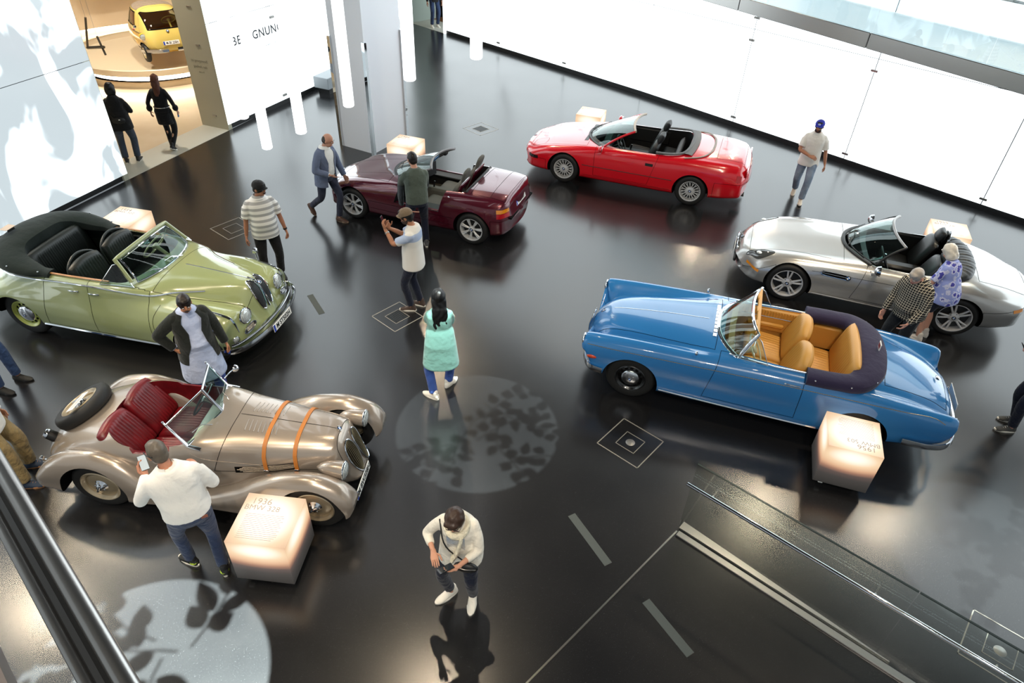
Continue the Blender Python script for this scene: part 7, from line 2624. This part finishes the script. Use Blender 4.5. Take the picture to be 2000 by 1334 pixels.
def phone(J, p, up, nrm, lab, scr='20262c', size=(.072, .15, .009)):
    """handset at local point p with long axis up and screen normal nrm"""
    up = dir_world(J, np.asarray(up, float))
    nrm = dir_world(J, np.asarray(nrm, float))
    up /= np.linalg.norm(up)
    nrm -= up * (nrm @ up)
    nrm /= np.linalg.norm(nrm)
    x = np.cross(up, nrm)
    t = thing('smartphone', lab, 'phone', tuple(to_world(J, p)))
    M = basis_mat(x, up, nrm)
    MB().box((0, 0, 0), size, bev=.003).xf(M).build('case', M_BLACK, t, smooth=False)
    MB().box((0, 0, size[2] / 2 + .0004), (size[0] - .006, size[1] - .01, .0008)).xf(M).build('display', pm('display_' + scr, scr, .1, coat=.5), t, smooth=False)
    return t


def jacket(J, mat, hem=-.14, open_top=.20, open_bot=.7, ease=.030, fat=1.0, name='jacket', lapel=True):
    """open-fronted tailored jacket round the torso with sleeves"""
    s, ring, lev = J['s'], J['ring'], J['lev']
    tt = [l[0] for l in lev]
    rows, rin = [], []
    n = 40
    ts = np.concatenate([np.linspace(hem, .44, 14), [.485, .525]])
    for t in ts:
        tc = max(t, -.03)
        rx, ry, yo = (np.interp(tc, tt, [l[i] for l in lev]) for i in (1, 2, 3))
        if t < .12:
            rx = max(rx, .165 * fat)
            ry = max(ry, .125 * fat)
        k = np.clip((t - hem) / (.30 - hem), 0, 1)
        half = open_bot + (open_top - open_bot) * k if t < .30 else open_top + (t - .30) * 1.6
        half = max(half, .06)
        a = np.linspace(PI / 2 + half, PI / 2 + 2 * PI - half, n)
        fl = .02 * max(0, .1 - t) / .25
        c, X, Y, _, _ = ring(t, 1, 1, yo)
        e1 = ease if t < .46 else ease * .75
        for lst, ee in ((rows, e1 + fl), (rin, e1 + fl - .010)):
            ca, sa = np.cos(a), np.sin(a)
            cx, cy = np.sign(ca) * np.abs(ca) ** .87, np.sign(sa) * np.abs(sa) ** .87
            lst.append(c + np.outer(cx * (rx + ee) * s, X) + np.outer(cy * (ry + ee) * s, Y))
    rows, rin = np.array(rows), np.array(rin)
    mb = MB()
    mb.grid(rows, flip=False)
    mb.grid(rin, flip=True)
    for k in (0, -1):
        mb.grid(np.stack([rows[:, k], rin[:, k]], 1), flip=(k == -1))
    mb.grid(np.stack([rows[0], rin[0]], 1))
    o = mb.build(name, mat, J['root'], angle=0)
    for e in (-1, 1):
        sh, el, wr = J['sh', e], J['el', e], J['wr', e]
        m2 = MB()
        limb(m2, [sh - J['X'] * e * .035 * s, (sh + el) / 2, el], [.078 * s * fat, .068 * s * fat, .060 * s * fat])
        m2.tube([el, (el + wr) / 2, el + (wr - el) * .98], [.060 * s * fat, .054 * s * fat, .048 * s * fat], 14)
        remeshed(m2, 'sleeve', mat, o, .011, 4)
    if lapel:
        for k, sgn in ((0, 1), (-1, -1)):
            idx = [i for i, t in enumerate(ts) if t > .16]
            L1, L2 = [], []
            for i in idx:
                f = (ts[i] - .16) / (.52 - .16)
                w = int(round(1 + 5 * min(1, f * 1.5)))
                L1.append(rows[i, k] * 1.0 + J['Y'] * .004)
                L2.append(rows[i, (w if k == 0 else -1 - w)] + J['Y'] * .006)
            MB().grid(np.stack([np.array(L1), np.array(L2)], 1)).build('lapel', mat, o, angle=0)
    return o
# ------------------------------------------------------------------ the visitors
def striped():
    m, nt, b, out = new_mat('striped_jersey')
    L = nt.links.new
    tc = nd(nt, 'ShaderNodeTexCoord')
    sp = nd(nt, 'ShaderNodeSeparateXYZ')
    L(tc.outputs['Object'], sp.inputs[0])
    md = nd(nt, 'ShaderNodeMath', operation='PINGPONG')
    md.inputs[1].default_value = .046
    L(sp.outputs[2], md.inputs[0])
    gt = nd(nt, 'ShaderNodeMath', operation='GREATER_THAN')
    gt.inputs[1].default_value = .025
    L(md.outputs[0], gt.inputs[0])
    mx = nd(nt, 'ShaderNodeMix', data_type='RGBA')
    L(gt.outputs[0], mx.inputs['Factor'])
    mx.inputs['A'].default_value = (*lin('e9e6e1'), 1)
    mx.inputs['B'].default_value = (*lin('a9a8a7'), 1)
    L(mx.outputs['Result'], b.inputs['Base Color'])
    b.inputs['Roughness'].default_value = .9
    return m


def plaid():
    m, nt, b, out = new_mat('plaid_cotton')
    L = nt.links.new
    tc = nd(nt, 'ShaderNodeTexCoord')
    sp = nd(nt, 'ShaderNodeSeparateXYZ')
    L(tc.outputs['Object'], sp.inputs[0])
    outs = []
    for i, (per, w) in enumerate(((.0165, .0024), (.0165, .0024), (.0165, .0024))):
        md = nd(nt, 'ShaderNodeMath', operation='PINGPONG')
        md.inputs[1].default_value = per
        L(sp.outputs[i], md.inputs[0])
        lt = nd(nt, 'ShaderNodeMath', operation='LESS_THAN')
        lt.inputs[1].default_value = w
        L(md.outputs[0], lt.inputs[0])
        outs.append(lt.outputs[0])
    a = nd(nt, 'ShaderNodeMath', operation='MAXIMUM')
    L(outs[0], a.inputs[0])
    L(outs[2], a.inputs[1])
    mx = nd(nt, 'ShaderNodeMix', data_type='RGBA')
    L(a.outputs[0], mx.inputs['Factor'])
    mx.inputs['A'].default_value = (*lin('1d1b19'), 1)
    mx.inputs['B'].default_value = (*lin('d8cdb6'), 1)
    L(mx.outputs['Result'], b.inputs['Base Color'])
    b.inputs['Roughness'].default_value = .9
    return m


def floral():
    m, nt, b, out = new_mat('floral_cotton')
    L = nt.links.new
    tc = nd(nt, 'ShaderNodeTexCoord')
    nz = nd(nt, 'ShaderNodeTexNoise')
    nz.inputs['Scale'].default_value = 30
    L(tc.outputs['Object'], nz.inputs['Vector'])
    mxv = nd(nt, 'ShaderNodeMix', data_type='RGBA')
    mxv.inputs['Factor'].default_value = .05
    L(tc.outputs['Object'], mxv.inputs['A'])
    L(nz.outputs['Color'], mxv.inputs['B'])
    v = nd(nt, 'ShaderNodeTexVoronoi')
    v.inputs['Scale'].default_value = 11
    L(mxv.outputs['Result'], v.inputs['Vector'])
    r = nd(nt, 'ShaderNodeValToRGB')
    e = r.color_ramp.elements
    r.color_ramp.interpolation = 'CONSTANT'
    e[0].position, e[0].color = 0, (*lin('4546a6'), 1)
    e[1].position, e[1].color = .34, (*lin('c3c9ea'), 1)
    q = e.new(.52)
    q.color = (*lin('8f9ddb'), 1)
    L(v.outputs['Distance'], r.inputs['Fac'])
    L(r.outputs['Color'], b.inputs['Base Color'])
    b.inputs['Roughness'].default_value = .9
    return m


def yoke_tee():
    """white jersey with a pale blue yoke over the shoulders"""
    m, nt, b, out = new_mat('white_tee_blue_yoke')
    L = nt.links.new
    tc = nd(nt, 'ShaderNodeTexCoord')
    sp = nd(nt, 'ShaderNodeSeparateXYZ')
    L(tc.outputs['Object'], sp.inputs[0])
    gt = nd(nt, 'ShaderNodeMath', operation='GREATER_THAN')
    gt.inputs[1].default_value = 1.30
    L(sp.outputs[2], gt.inputs[0])
    lt = nd(nt, 'ShaderNodeMath', operation='LESS_THAN')
    lt.inputs[1].default_value = 1.42
    L(sp.outputs[2], lt.inputs[0])
    mu = nd(nt, 'ShaderNodeMath', operation='MULTIPLY')
    L(gt.outputs[0], mu.inputs[0])
    L(lt.outputs[0], mu.inputs[1])
    mx = nd(nt, 'ShaderNodeMix', data_type='RGBA')
    L(mu.outputs[0], mx.inputs['Factor'])
    mx.inputs['A'].default_value = (*lin('e8e3db'), 1)
    mx.inputs['B'].default_value = (*lin('aebcd6'), 1)
    L(mx.outputs['Result'], b.inputs['Base Color'])
    b.inputs['Roughness'].default_value = .9
    return m


C_WHITE = cloth('white_cotton', 'e6e4df', scale=8, fold=.35)
C_CREAM = cloth('cream_linen', 'e9e2d3', scale=9, fold=.45)
C_JEANS = cloth('blue_denim', '33486f', '3d5580', scale=12, fold=.5)
C_DJEANS = cloth('dark_denim', '222f4b', '2c3b5a', scale=12, fold=.5)
C_LJEANS = cloth('washed_denim', '6b7d95', '8a98ab', scale=12, fold=.5)
C_NAVY = cloth('navy_cotton', '161b2d', scale=12, fold=.4)
C_BLACK = cloth('black_cotton', '121214', scale=12, fold=.4)
S_WHITE = pm('white_rubber', 'e4ded2', .6)
S_BLACK = pm('black_rubber', '18181a', .6)

# woman with scarf, reading her phone
J = person('woman in cream blouse and scarf looking down at the phone in her hand', (-.395, 3.79), -98, 1.70, 'f', lean=8, head=(26, 0, 0), fat=1.02, belly=.02,
           feet=((.10 * 1.0 - .22, -.02, 4), (.12, -.03, -42)), hands=((-.06, .33, 1.10), (.19, .27, 1.17)), poles=((-.55, -.35, -.75), (.6, -.3, -.75)), palm=((.2, -.2, 1), (-.2, .2, -1)), hdir=((.75, .55, 0.05), (-.35, .8, -.05)), curl=(.5, .35),
           top=('three', C_CREAM, -.17, .022, .05), bottom=('trousers', C_NAVY, .012, .16), shoes=(S_WHITE, S_WHITE, 'sneaker'), skin='c9947a', hair=('crop', '3a2a22'))
phone(J, J['palm', -1] + np.array([.04, .03, .015]), (.7, .7, .1), (-.1, -.4, 1), 'black smartphone in the hand of the woman with the scarf')
s = J['s']
mb = MB()       # scarf: loop round the neck and a hanging end
c0, X0, Y0, _, _ = J['ring'](.465, 1, 1, .03)
a = np.linspace(0, 2 * PI, 27)[:-1]
mb.tube([c0 + X0 * .090 * math.cos(t) + Y0 * (.080 * math.sin(t) + .03) + np.array([0, 0, .015 - .05 * math.sin(t)]) for t in a], .030, 10, closed=True)
q = cr([c0 + X0 * -.06 + Y0 * .10 + np.array([0, 0, -.03]), J['sp'](-.05, .170, .36), J['sp'](-.02, .180, .22), J['sp'](.03, .185, .08)], 14)
mb.tube(q, np.interp(np.linspace(0, 1, 14), [0, 1], [.040, .055]), 12, up=tuple(J['X']), flat=.4)
mb.build('scarf', cloth('ivory_scarf', 'e7ddc2', scale=16, fold=.6), J['root'], fix=True)
mb = MB()
mb.grid(np.array([[J['sp'](x, .150 - .5 * x * x - .10 * max(0, z - .30), z) for x in np.linspace(-.085, .085, 7)] for z in np.linspace(-.15, .40, 12)]))
mb.build('blouse_print', cloth('grey_blue_print', '9aa6b4', 'd7d2c8', scale=30, fold=.3), J['root'])
gm = pm('dark_red_frame', '3a1518', .3)
mb = MB()
for e in (-1, 1):
    mb.tube([J['hat'](e * .034 + .026 * math.cos(t), .100, .004 + .019 * math.sin(t)) for t in np.linspace(0, 2 * PI, 17)[:-1]], .0024, 6, closed=True)
    mb.tube([J['hat'](e * .060, .098, .008), J['hat'](e * .080, .02, .010)], .002, 5)
mb.build('glasses', gm, J['root'])
mb = MB().tube(cr([J['sp'](.17, .02, .47), J['sp'](.10, .165, .28), J['sp'](-.10, .185, .02)], 12), .007, 6)
bag = thing('shoulder_bag', 'small black crossbody bag hanging at the hip of the woman with the scarf', 'bag', tuple(to_world(J, np.zeros(3))), J['root'].rotation_euler.z)
mb.build('strap', M_BLACK, bag)
pb = J['sp'](-.09, .185, -.06)
MB().ball(pb, (.115, .045, .06), 18, 12).build('pouch', pm('black_bag_leather', '141414', .45), bag)
MB().tube(cr([pb + np.array([-.10, .03, .025]), pb + np.array([0, .05, .03]), pb + np.array([.10, .03, .025])], 9), .004, 5).build('zip', M_ALU, bag)
MB().tube([J['sp'](-.24, .34, .145), J['sp'](-.235, .345, .15)], .030, 10).build('wristband', M_ALU, J['root']) if False else None

# woman in mint blouse, seen from behind
J = person('woman with long black hair and mint green blouse seen from behind', (-.93, 6.88), 98, 1.66, 'f', lean=2, head=(-4, 6, 0),
           feet=((-.12, -.13, 52), (.10, .13, -38)), hands=((.08, .25, 1.16), (-.08, .24, 1.12)), poles=((-1, -.1, -.3), (1, -.1, -.3)), curl=(.7, .7),
           top=('three', cloth('mint_satin', '76a69c', scale=5, fold=.25, rough=.5), -.40, .030, .055), bottom=('trousers', cloth('bright_denim', '35539a', scale=12, fold=.5), .016), shoes=(S_WHITE, S_WHITE, 'sneaker'), skin='a9765a', hair=(('long', .56, .105), '0b0a0b'))

# man with brown cap photographing
J = person('man in brown cap and white t-shirt photographing with a phone', (-1.55, 8.82), 172, 1.76, 'm', lean=-2, head=(18, 0, 0),
           feet=((-.08, .06, 8), (.08, -.05, -14)), hands=((-.07, .38, 1.40), (.05, .36, 1.36)), poles=((-.5, -.2, -.9), (.6, -.2, -.9)), palm=((.6, -.5, .2), (-.6, -.5, .2)), hdir=((.1, .3, .9), (-.1, .3, .9)), curl=(.8, .8), belly=.02,
           top=('tee', yoke_tee(), -.16, .024, .03), bottom=('trousers', C_NAVY, .012), shoes=(pm('brown_suede', '4a3a33', .8), S_WHITE), skin='b07a5c', hair=('short', '15110f'), beard='stubble', brow=pm('stubble_dark', '3a2a22', .8),
           cap=(cloth('brown_cap_cotton', '7d6a55', scale=20, fold=.2), 0, None, pm('cap_strap', '9a6a58', .6)))
phone(J, np.array([0.0, .43, 1.50]) * J['s'], (0, .35, 1), (0, -1, .35), 'dark smartphone held up by the man with the brown cap')
MB().tube([J['wr', -1] * .72 + J['el', -1] * .28 + np.array([0, 0, 0]), J['wr', -1] * .80 + J['el', -1] * .20], .034, 14).build('wristwatch', M_STEEL, J['root'])

# man in white shirt from behind
J = person('man in white shirt and jeans with a phone seen from behind beside the glowing cube', (-3.03, 4.02), 118, 1.80, 'm', lean=5, side=-3, head=(20, 22, 0), fat=1.20, belly=.05,
           feet=((-.16, .13, 40), (.12, -.10, -2)), hands=((-.27, .34, 1.17), (.18, .30, 1.12)), poles=((-.5, -.35, -.8), (.5, -.4, -.8)), palm=((.6, -.2, .8), None), hdir=((-.15, .8, .4), None), curl=(.6, .6),
           top=('long', C_WHITE, .0, .030, 0, 'collar'), bottom=('trousers', C_DJEANS, .010), shoes=(S_BLACK, S_WHITE, 'sneaker'), skin='b77f66', hair=('short', '5d554c'), beard='stubble', brow=pm('grey_beard', '8a8078', .8))
phone(J, J['palm', -1] + np.array([.01, .03, .03]), (-.1, .8, .55), (.1, -.5, .85), 'smartphone with bright screen held by the man in the white shirt', 'b9c6d2', (.075, .155, .009))
lime = pm('lime_trim', 'a7c22b', .5)
for e in (-1, 1):
    t = R(J['toe', e])
    MB().ball(J['ank', e] + np.array([math.sin(t) * .03, -math.cos(t) * .03, -.035]), (.046, .046, .02), 14, 8).build('shoe_stripe', lime, J['root'])
MB().tube(cr([J['hat'](-.088, .05, .045), J['hat'](-.092, -.03, .035), J['hat'](-.07, -.09, .02)], 8), .005, 6).build('sunglasses', M_BLACK, J['root'])
MB().box(J['sp'](.125, -.150, -.03), (.07, .012, .035), bev=.004).build('leather_label', pm('label_brown', '8a4a34', .6), J['root'])

# man in black jacket over pale blue tunic
tun = cloth('pale_blue_tunic', 'b3c0e0', 'bdc8e4', scale=6, fold=.55)
J = person('man with moustache in black jacket over a pale blue tunic beside the green car', (-3.98, 6.60), -52, 1.72, 'm', lean=6, head=(12, -6, 0), fat=1.18, belly=.07,
           feet=((-.13, .03, 10), (.13, -.02, -12)), hands=((-.34, .10, .80), (.27, .06, .98)), poles=((-.6, -.8, -.1), (.95, -.45, 0)), palm=((1, .1, 0), (-.9, -.2, -.3)), hdir=(None, (-.5, .2, -.8)), curl=(.6, .8),
           top=('long', tun, -.50, .022, .05), bottom=('trousers', cloth('blue_trousers', '4a62b8', scale=8, fold=.5), .03, .04), shoes=(S_BLACK, S_BLACK), skin='b9805f', hair=('short', '1c1512'), beard='moustache')
jk = jacket(J, cloth('black_wool', '1b1f1c', scale=12, fold=.25), hem=-.20, open_top=.30, open_bot=.75, ease=.040, fat=1.15)
MB().tube([J['sp'](-.10, .178, .30), J['sp'](-.12, .182, .22)], .004, 5).build('pen', M_CHROME, J['root'])

# man in striped polo and black cap
J = person('man in grey striped polo shirt and black cap behind the green car', (-4.03, 9.52), -60, 1.76, 'm', head=(6, 42, 0), fat=1.12, belly=.04, lean=2,
           feet=((-.12, .0, 8), (.12, .0, -8)), hands=((-.31, .06, .84), (.30, .02, .84)), palm=((1, .1, 0), (-1, .1, 0)), curl=(.8, .5),
           top=('polo', striped(), -.13, .020, .03), bottom=('trousers', C_BLACK, .016), shoes=(S_BLACK, S_BLACK), skin='a8735a', hair=('short', '14100e'), beard='moustache', brow=M_INK,
           cap=(cloth('black_cap_cotton', '17181a', scale=20, fold=.2), 0, None, None))
MB().tube([J['wr', -1] * .86 + J['el', -1] * .14, J['wr', -1] * .95 + J['el', -1] * .05], .033, 14).build('wristwatch', M_BLACK, J['root'])
p = J['palm', -1]
o = MB().tube([(0, 0, .05), (0, .02, -.06)], .005, 6).build('pen_in_hand', M_WHITE, loc=tuple(to_world(J, p)))
o.name = 'ballpoint_pen'
tag(o, 'thin white pen in the hand of the man in the striped polo', 'pen')

# man in blue blazer, walking
J = person('balding man in blue blazer and white shirt walking past the dark red roadster', (-3.62, 11.66), -28, 1.76, 'm', lean=7, head=(16, 18, 0), fat=1.06, belly=.02, hip=(0, .05, -.03),
           feet=((-.02, .24, 8, 0, 0), (.06, -.36, -5, .10, 48)), hands=((-.24, .28, .86), (.16, .30, 1.02)), palm=((.8, .2, .3), (-.6, .2, .8)), hdir=(None, (-.5, .8, -.35)), curl=(.6, .25),
           top=('long', C_WHITE, .0, .020, 0, 'collar'), bottom=('trousers', cloth('navy_chino', '343748', scale=12, fold=.4), .012), shoes=(pm('brown_leather_shoe', '5a4034', .6), pm('tan_sole', '8a7460', .7)), skin='c08d75', hair=('balding', '2c241f'))
jacket(J, cloth('blue_blazer_wool', '666f86', scale=14, fold=.3), hem=-.18, open_top=.34, open_bot=.55, ease=.030, fat=1.04)

# man in green sweater from behind
J = person('man in dark green sweater leaning over the dark red roadster seen from behind', (-1.76, 10.74), 112, 1.76, 'm', lean=6, head=(14, 10, 0), fat=1.10,
           feet=((-.13, 0, 10), (.13, 0, -10)), hands=((.02, .30, 1.22), (-.04, .28, 1.12)), poles=((-1, -.2, -.35), (1, -.2, -.35)), curl=(.7, .7),
           top=('long', cloth('green_knit', '565f55', scale=9, fold=.4), -.06, .022), bottom=('trousers', C_NAVY, .014), shoes=(pm('grey_shoe', '4d4d50', .7), S_WHITE), skin='c08f78', hair=('short', '1d1815'))
mb = MB()
pc = J['el', -1]
ring_loft(mb, [(pc + np.array([.02, .10, .05]), np.array([0, 1., 0]), np.array([1., 0, 0]), .10, .035), (pc + np.array([.0, .08, -.10]), np.array([0, 1., 0]), np.array([1., 0, 0]), .12, .045), (pc + np.array([-.01, .06, -.28]), np.array([0, 1., 0]), np.array([1., 0, 0]), .11, .05), (pc + np.array([-.01, .05, -.42]), np.array([0, 1., 0]), np.array([1., 0, 0]), .08, .04)], 16)
o = mb.build('folded_coat', cloth('grey_coat', '33373a', scale=12, fold=.6), fix=True)
o.location = J['root'].location
o.rotation_euler = J['root'].rotation_euler
tag(o, 'dark grey coat hung over the arm of the man in the green sweater', 'coat')

# man in blue cap walking by the right wall
J = person('man in blue cap, white t-shirt and washed jeans walking along the right wall', (5.94, 13.44), -112, 1.74, 'm', lean=3, head=(5, -8, 0), fat=1.04, hip=(0, 0, -.02),
           feet=((-.08, .20, 4, 0, -6), (.09, -.24, -4, .05, 28)), hands=((-.32, .0, .84), (.02, .26, 1.05)), poles=(None, (1, -.3, -.2)), palm=((1, .1, 0), (-.5, -.2, -.6)), hdir=(None, (-.9, .35, -.1)), curl=(.5, .7),
           top=('tee', C_WHITE, -.15, .026, .03), bottom=('trousers', C_LJEANS, .020), shoes=(pm('beige_sneaker', 'd8cdbd', .7), S_WHITE, 'sneaker'), skin='b07c62', hair=('short', '1a1411'), beard='stubble', brow=pm('dark_beard', '241a16', .8),
           cap=(cloth('royal_blue_cap', '2b35b0', scale=20, fold=.2), 0, pm('cap_logo', 'aab4ea', .6), None))

# elderly man in plaid shirt bending towards the blue car
J = person('grey-haired man in black and white plaid shirt bending between silver and blue cars', (5.63, 8.03), -150, 1.74, 'm', lean=17, head=(28, 0, 0), fat=1.16, belly=.07, hip=(0, -.06, 0),
           feet=((-.13, .02, 8), (.13, 0, -8)), hands=((-.20, .26, .90), (.22, .20, .86)), palm=((.7, .2, .3), (-.7, .2, .3)), curl=(.6, .6),
           top=('long', plaid(), -.12, .026, .02, 'collar'), bottom=('trousers', cloth('dark_grey_twill', '26282a', scale=12, fold=.4), .016), shoes=(S_BLACK, S_BLACK), skin='cf9a86', hair=('short', 'a49c94'))

# woman with white hair and floral top
J = person('white-haired woman in blue floral top and navy shorts leaning over the silver roadster', (6.43, 8.62), 122, 1.64, 'f', lean=15, head=(22, -6, 0), fat=1.14, belly=.03, hip=(0, -.04, -.01),
           feet=((-.11, 0, 6), (.11, .03, -8)), hands=((-.20, .34, .98), (.34, .10, .86)), curl=(.4, .4),
           top=('tee', floral(), -.13, .026, .05), bottom=('shorts', C_NAVY, .018), shoes=(pm('white_sandal', 'd9d0c4', .6), S_WHITE, 'sandal'), skin='cf9a82', hair=('bob', 'd6d0c4'))

# two women at the gallery doorway
J = person('woman with dark shoulder-length hair and waist bag standing in the gallery doorway', (-8.42, 13.80), 108, 1.68, 'f', head=(2, 0, 0), fat=1.08, feet=((-.12, -.02, 8), (.12, .03, -10)), hands=((-.28, .10, .90), (.12, .26, 1.18)), poles=(None, (.6, -.4, -.8)),
           top=('three', C_BLACK, -.18, .030, .05), bottom=('trousers', cloth('grey_denim', '3a4250', scale=12, fold=.5), .022), shoes=(S_BLACK, S_WHITE, 'sneaker'), skin='b98468', hair=('bob', '0d0c0d'))
bag = thing('waist_bag', 'black waist bag on the back of the woman in the gallery doorway', 'bag', J['root'].location, J['root'].rotation_euler.z)
MB().ball(J['sp'](.02, -.185, .06), (.13, .05, .07), 16, 10).build('pouch', pm('bag_nylon', '0e0f10', .6), bag)
MB().tube(cr([J['sp'](-.17, .10, .30), J['sp'](-.08, -.17, .12), J['sp'](.12, -.17, .0)], 12), .012, 6).build('strap', M_BLACK, bag)
MB().box(J['sp'](.05, -.236, .09), (.03, .006, .02)).build('tag_label', M_WHITE, bag, smooth=False)

J = person('woman with long brown hair, black skirt and tights walking into the gallery', (-7.90, 14.64), 96, 1.64, 'f', head=(-4, 12, 0), lean=2, hip=(0, .0, -.03), feet=((-.07, .14, 6), (.08, -.20, -10, .04, 30)), hands=((-.30, .04, .86), (.30, .06, .88)), curl=(.5, .7),
           top=('three', C_BLACK, -.02, .022, .0), bottom=('skirt', C_BLACK), shoes=(S_BLACK, S_WHITE, 'sneaker'), skin='c79a82', hair=(('long', .40, .075), '5a3325'))
mb = MB()
for e in (-1, 1):
    limb(mb, [J['hip', e], J['knee', e], J['ank', e]], [.100, .068, .052])
    mb2 = MB().ball(J['el', e] * .4 + J['wr', e] * .6, (.062, .062, .075), 14, 10)
    mb2.build('puff_cuff', C_BLACK, J['root'])
remeshed(mb, 'tights', cloth('black_tights', '0f0f11', scale=20, fold=.1), J['root'], .011, 4)
a = np.linspace(0, 2 * PI, 25)[:-1]
c0, X0, Y0, _, _ = J['ring'](.08, 1, 1, 0)
MB().tube([c0 + X0 * .165 * math.cos(t) + Y0 * .13 * math.sin(t) for t in a], .010, 6, closed=True).build('belt', M_ALU, J['root'])
phone(J, J['palm', 1] + np.array([0, 0, -.01]), (0, .2, 1), (1, 0, 0), 'smartphone with blue case held by the woman with long brown hair', '2f6fb0')

# people cut by the picture edge
J = person('person in dark trousers and grey sneakers holding a phone at the right edge', (6.83, 6.68), 172, 1.78, 'm', head=(18, 0, 0), feet=((-.10, .10, 2), (.10, -.02, -8)), hands=((-.06, .36, 1.20), (.08, .34, 1.18)), poles=((-.7, -.3, -.6), (.7, -.3, -.6)), palm=((.6, -.2, .5), (-.6, -.2, .5)), hdir=((.2, .8, .5), (-.2, .8, .5)), curl=(.8, .8),
           top=('long', cloth('navy_sweater', '23325a', scale=9, fold=.4), -.10, .02), bottom=('trousers', C_NAVY, .014), shoes=(pm('grey_sneaker', '4a4a48', .8), S_WHITE, 'sneaker'), skin='c9968a', hair=('short', '2a211c'))
phone(J, np.array([0, .46, 1.27]) * J['s'], (0, .6, .8), (0, -.8, .6), 'smartphone in the hands of the person at the right edge')
J = person('person in blue jeans and dark loafers at the left edge behind the roadster', (-6.86, 6.62), -6, 1.78, 'm', feet=((-.14, .18, 6), (.12, .14, -4)), hip=(0, .0, 0),
           top=('long', cloth('grey_shirt', '7a8088', scale=9, fold=.4), -.12, .02), bottom=('trousers', C_JEANS, .014), shoes=(pm('dark_loafer', '2b2a28', .7), S_BLACK, 'loafer'), skin='b98468', hair=('short', '2a211c'))
J = person('person in khaki trousers and white shirt at the left edge by the handrail', (-5.72, 5.07), 12, 1.74, 'm', feet=((-.16, .14, 8), (.16, .20, -2)), hip=(0, .02, 0), fat=1.1, belly=.03,
           top=('long', C_WHITE, -.16, .028), bottom=('trousers', cloth('khaki_cargo', '8a7650', '96825a', scale=10, fold=.6), .028), shoes=(pm('blue_suede', '2c3a4e', .8), pm('gum_sole', 'a4744c', .7)), skin='b98468', hair=('short', '4a4038'))
MB().box(J['knee', 1] * .55 + J['hip', 1] * .45 + np.array([.10, 0, 0]), (.05, .15, .17), bev=.012).build('cargo_pocket', bpy.data.materials['khaki_cargo'], J['root'])
J = person('person in jeans and white sneakers standing in the far doorway', (-3.30, 26.3), -60, 1.78, 'm', top=('long', C_BLACK, -.12, .02), bottom=('trousers', C_DJEANS, .014), shoes=(S_WHITE, S_WHITE, 'sneaker'), hair=('short', '2a211c'))
